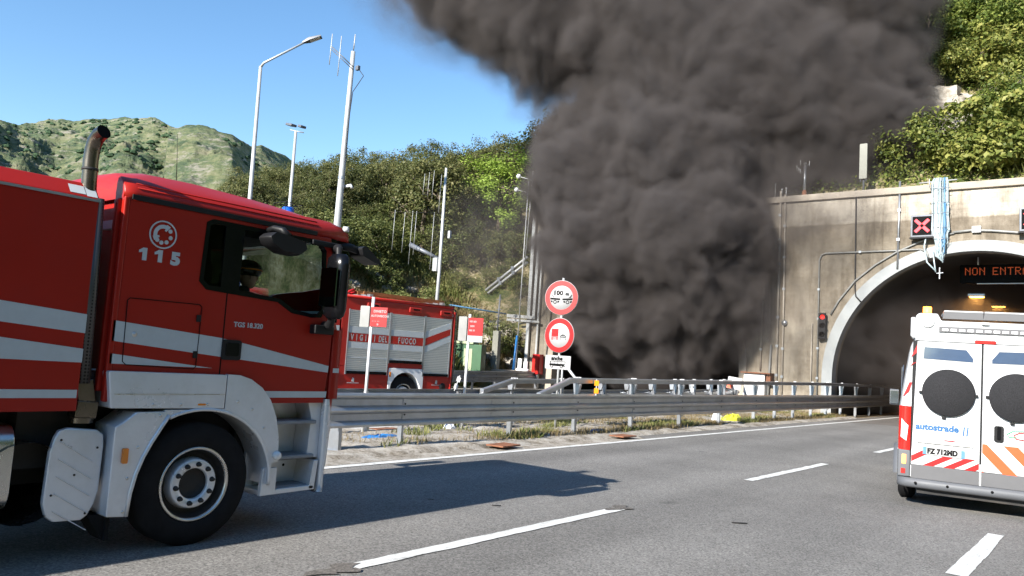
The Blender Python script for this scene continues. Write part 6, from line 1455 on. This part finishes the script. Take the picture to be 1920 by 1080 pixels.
def crown(seed, n_clump, n_leaf, shape=(1, 1, 1), clump_r=.32, leaf=.2, upright=0.0, low=0.25, shell=.55, twig=0):
    """leaf cloud in unit crown (radius 1, centred at 0)"""
    r_ = np.random.default_rng(seed); cs = []
    while len(cs) < n_clump:
        p = r_.normal(size=3); p /= np.linalg.norm(p); rad = shell + (1 - shell) * r_.random() ** .6
        if p[2] < -low - .35 * r_.random(): continue
        lump = 1 + .22 * math.sin(3.1 * p[0] + seed) * math.cos(2.7 * p[1] + 2 * seed) + .14 * math.sin(6 * p[2] + 5 * p[0] + seed)
        cs.append(p * rad * lump)
    cs = np.array(cs) * np.array(shape)
    idx = r_.integers(0, len(cs), n_leaf); cr = clump_r * (.6 + .8 * r_.random(len(cs)))
    o = r_.normal(size=(n_leaf, 3)); o /= np.linalg.norm(o, axis=1, keepdims=True); o *= (r_.random((n_leaf, 1)) ** .45)
    pos = cs[idx] + o * cr[idx][:, None] * np.array([1, 1, .75])
    if upright: pos[:, 2] += upright * r_.random(n_leaf) ** 2 * cr[idx]
    nrm = o * .6 + pos * .35 + r_.normal(size=(n_leaf, 3)) * .55 + np.array([0, 0, .5])
    return pos, nrm, leaf * (.6 + .8 * r_.random(n_leaf)), cs

def make_tree(name, seed, height, rad, mat, n_clump=60, n_leaf=4200, leaf=.2, crown_frac=.72, shape=(1, 1, 1), trunk=True, extra=None, **k):
    """returns (trunk+limb mesh, leaf mesh): base at origin"""
    ch = height * crown_frac; cz = height - ch / 2
    sc = np.array([rad, rad, ch / 2])
    pos, nrm, sz, cs = crown(seed, n_clump, n_leaf, leaf=leaf, **k)
    pos = pos * sc + np.array([0, 0, cz]); cs = cs * sc + np.array([0, 0, cz])
    lm = leaves_mesh(name + '_crown', pos, nrm, sz, mat, seed=seed)
    b = MB(); r_ = random.Random(seed)
    if trunk:
        tr = .035 * height ** .9
        pts = [V(0, 0, -.6), V(.02 * height * r_.uniform(-1, 1), .02 * height * r_.uniform(-1, 1), height * .35), V(.04 * height * r_.uniform(-1, 1), .04 * height * r_.uniform(-1, 1), height * .7)]
        b.tube(pts, [tr, tr * .7, tr * .35], 8)
        for i in range(9):
            c = V(*cs[r_.randrange(len(cs))]); s0 = pts[1] + (pts[2] - pts[1]) * r_.uniform(-.3, .9)
            b.tube([s0, s0 + (c - s0) * .5 + V(0, 0, .15), c], [tr * .35, tr * .2, .012], 5)
    me = None
    if trunk:
        o = b.build(name + '_trunk', M['bark']); me = o.data; bpy.data.objects.remove(o)
    return me, lm
def put(kind, protos, loc, rotz, scale, label, cat, group, crown_name='crown'):
    tm, lm = protos
    t = thing(kind, label, cat, loc, rotz, group); t.scale = scale if hasattr(scale, '__len__') else (scale,) * 3
    if tm:
        a = bpy.data.objects.new('trunk', tm); COL.objects.link(a); a.parent = t
    c = bpy.data.objects.new(crown_name, lm); COL.objects.link(c); c.parent = t
    return t

FOREST = [make_tree('forest_tree', 11 + i, 8, 2.6, M['leafdark'], n_clump=70 + 10 * i, n_leaf=5200, leaf=.20, clump_r=.26, crown_frac=.8, low=.5) for i in range(4)]
MIDT = [make_tree('slope_tree', 31 + i, 5, 2.1, M['leafmid'], n_clump=64, n_leaf=5200, leaf=.18, clump_r=.30, crown_frac=1.02, low=.85) for i in range(3)]
LIME = make_tree('lime_tree', 51, 6, 2.4, M['leaflime'], n_clump=110, n_leaf=12000, leaf=.15, clump_r=.24, upright=.8, crown_frac=.9, low=.6)
BUSH = [make_tree('shrub', 61 + i, 2.2, 1.3, M['leafmid'], n_clump=34, n_leaf=2200, leaf=.15, clump_r=.36, crown_frac=1.05, low=.5, trunk=False) for i in range(3)]
BIG = [make_tree('broadleaf_bush', 71 + i, 3.4, 2.0, M['leafbig' if i % 2 else 'leafbig2'], n_clump=(30, 52, 40, 60)[i], n_leaf=(4200, 8500, 5600, 9500)[i], leaf=(.24, .14, .19, .125)[i], clump_r=.36, crown_frac=1.1, low=.6, trunk=False) for i in range(4)]
BIG2 = [make_tree('broadleaf_tree', 81 + i, 5.5, 2.3, M['leafbig'], n_clump=60, n_leaf=4800, leaf=.21, clump_r=.3, crown_frac=.9, low=.6) for i in range(2)]
BLOS = make_tree('blossom_tree', 91, 3.2, 1.1, M['blossom'], n_clump=30, n_leaf=1800, leaf=.13, clump_r=.3, crown_frac=.9)

rt_ = random.Random(5)
def tree_at(u, vtop, depth, protos, baseh, kind, label, cat, group, wscale=1.0, minh=.7):
    P = seen(u, vtop, depth); gz_ = float(H(P.x, P.y)) - .2
    h_ = max(P.z - gz_, minh * baseh * .6); s = h_ / baseh; s = min(s, 1.6)
    base = P.z - s * baseh; base = min(base, gz_ + .3) if s < 1.6 else P.z - 1.6 * baseh
    base = gz_ if s < 1.6 else max(gz_, base)
    return put(kind, protos, (P.x, P.y, base), rt_.uniform(0, 6.28), (s * wscale if s < 1 else s ** .5 * wscale, s * wscale if s < 1 else s ** .5 * wscale, s), label, cat, group)

sky = [(430, 352), (458, 345), (482, 332), (508, 308), (535, 320), (560, 303), (588, 308), (616, 300), (645, 296), (672, 305), (700, 292), (728, 300), (752, 286), (780, 296), (806, 284), (832, 296), (858, 288), (882, 280), (908, 266), (932, 272), (956, 258), (984, 250), (1008, 244), (1036, 226), (1062, 214), (1090, 216), (1115, 235)]
FL = 'dense olive-green tree in the wood along the skyline, one of many alike'
for i, (u, v) in enumerate(sky):
    tree_at(u, v + rt_.uniform(-4, 6), 56 + 6 * rt_.random() + (u > 900) * 6, FOREST[i % 4], 8, 'forest_tree', FL, 'tree', 'olive trees of the wood')
def march(u, v, t0=28.0, t1=110.0):
    r = ray(u, v); t = t0
    while t < t1:
        P = EYE + r * t
        if P.z <= float(H(P.x, P.y)): return P, t
        t += .3
    return None, None
def tree_on(u, vbase, hpx, protos, baseh, kind, label, cat, group, wscale=1.0):
    P, t = march(u, vbase)
    if P is None: return
    s = hpx * t / 1450 / baseh
    return put(kind, protos, (P.x, P.y, P.z - .15), rt_.uniform(0, 6.28), (s * wscale, s * wscale, s), label, cat, group)
for row, (dv, hp) in enumerate(((95, 105), (125, 95), (155, 90))):
    for i in range(21):
        u = 440 + i * 28 + rt_.uniform(-10, 10)
        v = float(np.interp(u, [p[0] for p in sky], [p[1] for p in sky])) + dv + rt_.uniform(-8, 10)
        if row == 2 and 700 < u < 900 or 872 < u < 1010: continue
        tree_on(u, v, hp * rt_.uniform(.85, 1.15), FOREST[(i * 3 + row) % 4], 8, 'forest_tree', FL, 'tree', 'olive trees of the wood', 1.15)
tree_on(936, 446, 160, LIME, 6, 'lime_tree', 'rounded lime-green tree standing out before the dark wood, beside the smoke', 'tree', None, 1.35)
tree_on(897, 425, 88, LIME, 6, 'lime_tree', 'smaller lime-green tree on the left shoulder of the rounded one', 'tree', None, 1.1)
tree_on(848, 430, 68, BLOS, 3.2, 'blossom_tree', 'small tree with cream blossom behind the slim aerial mast', 'tree', None, 1.3)
tree_on(872, 470, 70, MIDT[0], 5, 'slope_tree', 'green tree directly right of the blossom tree', 'tree', None, 1.2)
ml = 'mid-green leafy tree on the bank between the wood and the left roadway'
for u, v, hp in ((650, 500, 100), (690, 505, 105), (728, 500, 95), (668, 460, 75), (710, 450, 80), (760, 462, 70), (790, 475, 80), (820, 492, 85), (845, 505, 95), (770, 432, 55), (805, 436, 60), (866, 478, 80), (900, 508, 70), (930, 490, 62), (960, 498, 66), (985, 488, 62), (830, 455, 65), (575, 505, 120), (540, 495, 110), (605, 490, 100), (500, 490, 110), (560, 455, 80), (625, 480, 80), (800, 500, 55), (950, 540, 50), (910, 548, 45), (862, 545, 45), (978, 560, 50)):
    tree_on(u, v, hp, MIDT[rt_.randrange(3)], 5, 'slope_tree', ml, 'tree', 'trees on the bank', 1.25)
# shrubs scattered over the bank
cnt = 0
while cnt < 115:
    y = rt_.uniform(6, 38.5); d = 1.6 + 13 * rt_.random() ** 1.2; x = float(toe_x(y)) - d
    P = CAMROT.transposed() @ (Vector((x, y, float(H(x, y)))) - EYE)
    u = 960 + 1450 * P.x / -P.z; v = 540 - 1450 * P.y / -P.z
    if 630 < u < 800 and 478 < v < 600 and rt_.random() < .85: continue      # dry grassy patch
    if 845 < u < 990 and 590 < v < 660 and rt_.random() < .75: continue     # bare rocks
    s = rt_.uniform(.5, 1.05)
    put('shrub', BUSH[cnt % 3], (x, y, float(H(x, y)) - .15), rt_.uniform(0, 6.28), s, 'low green shrub on the bank beyond the left roadway, one of many alike', 'shrub', 'shrubs on the bank'); cnt += 1
# bushes over the wall top
pts = []; tries = 0
while len(pts) < 190 and tries < 8000:
    tries += 1
    y = 39.9 + 36 * rt_.random() ** 1.3; x = rt_.uniform(-18, 6.5 - (y - 40) * .25)
    if any((x - a) ** 2 + (y - c) ** 2 < (1.25 + .02 * (y - 40)) ** 2 for a, c in pts): continue
    if x < -8.2 and y < 45: continue
    pts.append((x, y))
for i, (x, y) in enumerate(pts):
    P = CAMROT.transposed() @ (Vector((x, y, float(H(x, y)) + 1)) - EYE); u = 960 + 1450 * P.x / -P.z; v = 540 - 1450 * P.y / -P.z
    if 1680 < u < 1840 and 165 < v < 285: continue
    if i % 7 == 3 and y > 44: put('broadleaf_tree', BIG2[i % 2], (x, y, float(H(x, y)) - .4), rt_.uniform(0, 6.28), rt_.uniform(.7, 1.1), 'bright green young tree rising from the thicket above the tunnel, one of many alike', 'tree', 'young trees above the tunnel')
    else: put('broadleaf_bush', BIG[i % 4], (x, y, float(H(x, y)) - .5), rt_.uniform(0, 6.28), rt_.uniform(.65, 1.15), 'broad-leaved bright green bush on the slope above the tunnel wall, one of many alike', 'bush', 'bushes above the tunnel')

# rocks: outcrops on the right slope and the pale stones of the bank
def rock(x, y, z, s, seed, label, group=None, mat='rock', flat=.6):
    r_ = np.random.default_rng(seed); b = MB(); n = 20; secs = []
    for k in range(11):
        ph = math.pi * (k + .3) / 10.6; ring = []
        for j in range(n):
            t = 2 * math.pi * j / n; p = V(math.sin(ph) * math.cos(t), math.sin(ph) * math.sin(t), math.cos(ph))
            q = p * 2.1 + Vector((seed, seed * 2.0, 0)); w = 1 + .45 * mnoise.noise(q) + .2 * mnoise.noise(q * 2.7)
            ring.append(V(p.x * s[0] * w, p.y * s[1] * w, p.z * s[2] * w))
        secs.append(ring)
    b.loft(secs, smooth=False); o = b.build('rock', M[mat]); o.location = (x, y, z); tag(o, label, 'rock', group); return o
def rock_at(u, v, depth, s, seed, label, group=None):
    P = seen(u, v, depth); return rock(P.x, P.y, P.z, s, seed, label, group)
def rock_on(u, v, s, seed, label):
    P, t = march(u, v)
    if P is not None: rock(P.x, P.y, P.z + .1, s, seed, label)
rock_on(1728, 215, (2.0, 1.3, 1.3), 3, 'largest bare rock outcrop in the greenery above the tunnel, next to the smoke')
rock_on(1790, 225, (1.6, 1.1, 1.1), 5, 'bare rock just right of the largest outcrop above the tunnel')
rock_on(1900, 165, (1.3, .9, .7), 6, 'small bare rock at the right edge of the photo above the tunnel')
rock_on(1760, 255, (1.1, .9, .8), 8, 'rock half hidden by leaves below the two bare outcrops')
GR = 'pale rocks of the bank'
k = 0
for (u, v, sz) in ((700, 520, .7), (735, 530, .5), (660, 535, .6), (770, 545, .5), (720, 545, .6), (690, 505, .4), (745, 500, .45), (870, 600, .5), (895, 615, .7), (925, 610, .6), (950, 625, .7), (905, 640, .7), (935, 650, .7), (965, 655, .6), (880, 650, .6), (960, 600, .5), (920, 670, .6), (950, 680, .6), (885, 680, .5), (975, 630, .5)):
    r = ray(u, v)
    # march to the bank surface
    t = 30.0
    while t < 70 and (EYE + r * t).z > float(H((EYE + r * t).x, (EYE + r * t).y)): t += .25
    P = EYE + r * t
    if t < 69:
        rock(P.x, P.y, P.z - .1, (sz * 1.1, sz * .8, sz * .7), 20 + k, 'pale limestone rock showing through the growth on the bank, one of many alike', GR); k += 1

# grasses: dry tufts on the median, growth on the bank, mixed cover above the wall
def blades(name, P, N, size, mats, label, cat, seed, lean=.4, w=.12):
    r_ = np.random.default_rng(seed); n = len(P)
    a = r_.random(n) * 6.283; d = np.stack([np.cos(a), np.sin(a), 0 * a], 1); tip = P + np.array([0, 0, 1]) * size[:, None] + d * (size * lean * r_.random(n))[:, None]
    sd = np.stack([-np.sin(a), np.cos(a), 0 * a], 1) * (size * w)[:, None]
    v = np.stack([P - sd, P + sd, tip + sd * .2, tip - sd * .2], 1).reshape(-1, 3)
    me = bpy.data.meshes.new(name); me.vertices.add(len(v)); me.vertices.foreach_set('co', v.astype(np.float32).ravel())
    me.loops.add(4 * n); me.loops.foreach_set('vertex_index', np.arange(4 * n, dtype=np.int32)); me.polygons.add(n); me.polygons.foreach_set('loop_start', np.arange(0, 4 * n, 4, dtype=np.int32))
    try: me.polygons.foreach_set('loop_total', np.full(n, 4, dtype=np.int32))
    except Exception: pass
    me.materials.append(mats); me.update(calc_edges=True)
    o = bpy.data.objects.new(name, me); COL.objects.link(o); stuff(o, label, cat); return o
r_ = np.random.default_rng(77)
n = 60000; yy_ = 9 + 29 * r_.random(n) ** .8; xr = -10.2 - .3 * r_.random(n); xl = -13.0 - (yy_ - 10) * .085
f = r_.random(n) ** 1.6; xx_ = xr + (xl - xr) * f * .9
den = fbm(xx_ * .7, yy_ * .35, 44, 4) + .3 * np.clip((yy_ - 13) / 12, -.4, 1) - .25 * (f > .75)
keep = den + .25 * r_.random(n) > .16
P = np.stack([xx_, yy_, np.full(n, .03)], 1)[keep]
blades('dry_grass', P, None, .03 + .11 * r_.random(len(P)) ** 1.5, M['drygrass'], 'dry straw-coloured grass tufts growing under the barriers on the median', 'grass', 1, 1.6, .07)
keep2 = (fbm(xx_ * 1.1, yy_ * .6, 91, 4) + .2 * r_.random(n) > .42); P = np.stack([xx_, yy_, np.full(n, .03)], 1)[keep2]
blades('green_weeds', P, None, .04 + .13 * r_.random(len(P)) ** 1.5, M['greengrass'], 'green weeds growing among the dry grass of the median', 'weeds', 2, 1.4, .12)
DRY = [march(u_, v_)[0] for u_, v_ in ((690, 510), (730, 530), (770, 545), (670, 545), (905, 620), (940, 560))]
def dry(x, y):
    d = np.full(len(x), 99.0)
    for p in DRY:
        if p is not None: d = np.minimum(d, np.hypot(x - p.x, y - p.y))
    return d
def scatter(n, xf, y0, y1, seed):
    q = np.random.default_rng(seed); y = y0 + (y1 - y0) * q.random(n); x = xf(y, q.random(n)); return x, y, q
x, y, q = scatter(90000, lambda y, t: toe_x(y) - .4 - 22 * t ** 1.3, 4, 40, 5)
z = H(x, y); m_ = (fbm(x * .25, y * .25, 51, 4) + .25 * q.random(len(x)) > .06) & (dry(x, y) + 1.5 * q.random(len(x)) > 3.2)
blades('bank_undergrowth', np.stack([x, y, z - .05], 1)[m_], None, (.25 + .5 * q.random(len(x)))[m_], M['greengrass'], 'tangled green and yellow undergrowth covering the bank below the wood', 'undergrowth', 6, 1.0, .09)
m2 = ~m_
blades('bank_dry_grass', np.stack([x, y, z - .05], 1)[m2], None, (.15 + .35 * q.random(len(x)))[m2], M['drygrass'], 'dry yellow grass on the open patches of the bank', 'grass', 7, 1.0, .06)
pos = np.stack([x, y, z + .1 + .5 * q.random(len(x)) ** 2], 1)[m_][::2]
lmesh = leaves_mesh('bank_leaf_cover', pos, q.normal(size=pos.shape) + np.array([0, 0, 1.0]), .14 + .12 * q.random(len(pos)), M['leafmid'], seed=9)
o = bpy.data.objects.new('bank_leaf_cover', lmesh); COL.objects.link(o); stuff(o, 'low leafy ground cover spread over the bank below the wood', 'ground cover')
x, y, q = scatter(110000, lambda y, t: -19 + 27 * t, 39.2, 74, 8)
z = H(x, y); m_ = fbm(x * .3, y * .3, 61, 4) + .3 * q.random(len(x)) > 0
pos = np.stack([x, y, z + .05 + .7 * q.random(len(x)) ** 2], 1)[m_]
lmesh = leaves_mesh('slope_leaf_cover', pos, q.normal(size=pos.shape) + np.array([0, -.5, 1.0]), .12 + .12 * q.random(len(pos)), M['leafbig'], seed=10)
o = bpy.data.objects.new('slope_leaf_cover', lmesh); COL.objects.link(o); stuff(o, 'leafy ground cover between the bushes above the tunnel', 'ground cover')
blades('slope_grass', np.stack([x, y, z - .05], 1)[~m_], None, (.2 + .5 * q.random(len(x)))[~m_], M['greengrass'], 'long yellow-green grass on the slope above the tunnel', 'grass', 12, 1.0, .06)
# ---------------------------------------------------------------- smoke
def smoke():
    # every puff is given by its bearing and the plane y (metres up the road) it sits in, then its radius
    puffs = [
        (1225, 600, 38.2, 3.7), (1158, 590, 37.2, 2.8), (1300, 590, 37.6, 3.0), (1230, 560, 35.8, 3.4), (1138, 540, 36.4, 2.7), (1190, 530, 35.5, 3.4), (1285, 540, 36.2, 3.3), (1335, 560, 37.0, 1.9),
        (1116, 460, 36.4, 2.7), (1170, 450, 35.2, 3.8), (1280, 450, 35.4, 3.7), (1350, 460, 36.3, 2.3), (1082, 370, 36.4, 2.6), (1140, 340, 35.8, 3.8), (1250, 330, 36.5, 4.2), (1350, 350, 38.0, 3.0),
        (1440, 325, 41.4, 3.3), (1520, 310, 41.8, 3.3), (1590, 290, 41.8, 3.2), (1640, 275, 41.2, 2.7), (1655, 230, 41, 2.1), (1580, 240, 41.2, 3.6), (1615, 175, 41.6, 2.6), (1480, 230, 40.4, 4.2), (1380, 230, 39.6, 4.4),
        (1100, 270, 37.6, 2.9), (1180, 230, 38.2, 3.8), (1280, 190, 39, 4.8), (1410, 130, 40.4, 5.2), (1530, 120, 42, 4.6), (1590, 90, 42, 3.1), (1150, 160, 39, 2.6),
        (1580, -10, 42, 4.2), (1470, 20, 43, 5.6), (1330, 40, 41, 5.6), (1200, 50, 39, 4.6), (1120, 70, 38, 3.8), (1040, 60, 37, 4.0), (960, 35, 36, 3.4), (890, 5, 35, 2.7), (830, -40, 34, 2.6), (1250, -120, 42, 8), (1430, -140, 44, 8), (1050, -110, 38, 6), (900, -100, 35, 4.5)]
    lo = Vector((-41, 30, -.2)); hi = Vector((3, 52, 34))
    ng = bpy.data.node_groups.new('smoke_volume', 'GeometryNodeTree')
    ng.interface.new_socket('Geometry', in_out='OUTPUT', socket_type='NodeSocketGeometry')
    nd = ng.nodes; lk = ng.links
    out = nd.new('NodeGroupOutput'); vc = nd.new('GeometryNodeVolumeCube')
    vc.inputs['Min'].default_value = lo; vc.inputs['Max'].default_value = hi
    res = SMOKE_RES; sz = hi - lo
    vc.inputs['Resolution X'].default_value = int(res * sz.x / sz.z); vc.inputs['Resolution Y'].default_value = int(res * sz.y / sz.z); vc.inputs['Resolution Z'].default_value = res
    pos = nd.new('GeometryNodeInputPosition')
    def vm(op, a, b=None):
        n = nd.new('ShaderNodeVectorMath'); n.operation = op
        for i, q in enumerate((a, b)):
            if q is None: continue
            if hasattr(q, 'type') or hasattr(q, 'is_linked'): lk.new(q, n.inputs[i])
            else: n.inputs[i].default_value = q
        return n
    def mt(op, a, b=None, c=None, clamp=False):
        n = nd.new('ShaderNodeMath'); n.operation = op; n.use_clamp = clamp
        for i, q in enumerate((a, b, c)):
            if q is None: continue
            if isinstance(q, (int, float)): n.inputs[i].default_value = q
            else: lk.new(q, n.inputs[i])
        return n.outputs[0]
    # domain warp: big billows, then small ones
    def warp(src, scale, amp, detail=2.0):
        n = nd.new('ShaderNodeTexNoise'); n.inputs['Scale'].default_value = scale; n.inputs['Detail'].default_value = detail; n.inputs['Roughness'].default_value = .55
        lk.new(src, n.inputs['Vector'])
        s = vm('SUBTRACT', n.outputs['Color'], (.5, .5, .5)); m_ = vm('SCALE', s.outputs[0]); m_.inputs['Scale'].default_value = amp
        return vm('ADD', src, m_.outputs[0]).outputs[0]
    p1 = warp(pos.outputs[0], .16, 5.0, 3.0)
    p2 = warp(p1, .55, 1.5, 3.0)
    p3 = warp(p2, 1.9, .38, 2.0)
    acc = None
    for (u, v, d, r) in puffs:
        c = EYE + ray(u, v) * (d / ray(u, v).y)
        di = vm('DISTANCE', p3, c); f = mt('MULTIPLY_ADD', di.outputs['Value'], -1.0 / r, 1.0)   # 1 at centre, 0 at r
        acc = f if acc is None else mt('SMOOTH_MAX', acc, f, .25)
    # billow detail: voronoi cells give rounded lobes
    vo = nd.new('ShaderNodeTexVoronoi'); vo.inputs['Scale'].default_value = .55; lk.new(p2, vo.inputs['Vector'])
    vo2 = nd.new('ShaderNodeTexVoronoi'); vo2.inputs['Scale'].default_value = 1.5; lk.new(p2, vo2.inputs['Vector'])
    no = nd.new('ShaderNodeTexNoise'); no.inputs['Scale'].default_value = .9; no.inputs['Detail'].default_value = 5.0; no.inputs['Roughness'].default_value = .62; lk.new(p1, no.inputs['Vector'])
    a1 = mt('MULTIPLY_ADD', vo.outputs['Distance'], -.32, acc)
    a2 = mt('MULTIPLY_ADD', vo2.outputs['Distance'], -.10, a1)
    a3 = mt('MULTIPLY_ADD', no.outputs['Fac'], .52, a2)
    mr = nd.new('ShaderNodeMapRange'); mr.interpolation_type = 'SMOOTHSTEP'
    spz = nd.new('ShaderNodeSeparateXYZ'); lk.new(pos.outputs[0], spz.inputs[0])
    hz_ = nd.new('ShaderNodeMapRange'); hz_.inputs['From Min'].default_value = 9; hz_.inputs['From Max'].default_value = 24; hz_.inputs['To Min'].default_value = .20; hz_.inputs['To Max'].default_value = .80; lk.new(spz.outputs['Z'], hz_.inputs['Value'])
    mr.inputs['From Min'].default_value = -.15; lk.new(hz_.outputs['Result'], mr.inputs['From Max']); lk.new(a3, mr.inputs['Value'])
    # a thin veil drifting past the right-hand bore and the bank
    veil = None
    for (u, v, d, r, k) in VEIL:
        c = EYE + ray(u, v) * (d / ray(u, v).y); di = vm('DISTANCE', p2, c); f = mt('MULTIPLY_ADD', di.outputs['Value'], -1.0 / r, 1.0, clamp=True); f = mt('MULTIPLY', f, k)
        veil = f if veil is None else mt('MAXIMUM', veil, f)
    vn = mt('MULTIPLY', veil, mt('MULTIPLY_ADD', no.outputs['Fac'], 3.0, -1.0, clamp=True))
    tot = mt('ADD', mr.outputs['Result'], vn)
    lk.new(tot, vc.inputs['Density'])
    sm = nd.new('GeometryNodeSetMaterial'); lk.new(vc.outputs['Volume'], sm.inputs['Geometry']); lk.new(sm.outputs[0], out.inputs[0])
    mat = bpy.data.materials.new('black_smoke'); mat.use_nodes = True; n2 = mat.node_tree.nodes; l2 = mat.node_tree.links; n2.clear()
    o2 = n2.new('ShaderNodeOutputMaterial'); pv = n2.new('ShaderNodeVolumePrincipled')
    pv.inputs['Color'].default_value = (*SMOKE_COL, 1); pv.inputs['Density'].default_value = SMOKE_DENS; pv.inputs['Anisotropy'].default_value = SMOKE_ANI
    l2.new(pv.outputs[0], o2.inputs['Volume']); sm.inputs['Material'].default_value = mat
    me = bpy.data.meshes.new('smoke_cloud'); ob = bpy.data.objects.new('smoke_cloud', me); COL.objects.link(ob)
    me.materials.append(mat)
    md = ob.modifiers.new('smoke', 'NODES'); md.node_group = ng
    stuff(ob, 'thick dark brown smoke pouring out of the left tunnel bore and rising over the portal', 'smoke')
VEIL = [(1480, 600, 36.5, 3.6, 0.110), (1430, 480, 36.6, 3.2, 0.198), (1500, 420, 36.8, 2.8, 0.154), (1570, 480, 37.0, 3.0, 0.110), (1640, 400, 37.2, 2.2, 0.066), (1620, 620, 41, 4.0, 0.220), (1720, 600, 43, 5.0, 0.308), (1850, 620, 47, 6, 0.264), (1760, 540, 46, 5, 0.220),
        (860, 25, 35, 4.2, .22), (790, 5, 34, 4.0, .15), (740, -10, 33.5, 3.6, .09), (940, 95, 36, 3.2, .22), (1010, 150, 37, 2.6, .18), (1560, 400, 36.6, 2.8, .2), (1470, 410, 36.4, 3.2, .22), (1440, 540, 36.4, 2.6, .12),
        (960, 470, 36, 3.4, 0.099), (900, 440, 36.5, 3.6, 0.088), (1010, 560, 36.2, 2.6, 0.176), (950, 560, 36, 2.6, 0.066), (1020, 400, 36.5, 2.6, 0.176)]
SMOKE_RES = 236; SMOKE_COL = (.16, .143, .138); SMOKE_DENS = 3.6; SMOKE_ANI = .0
smoke()
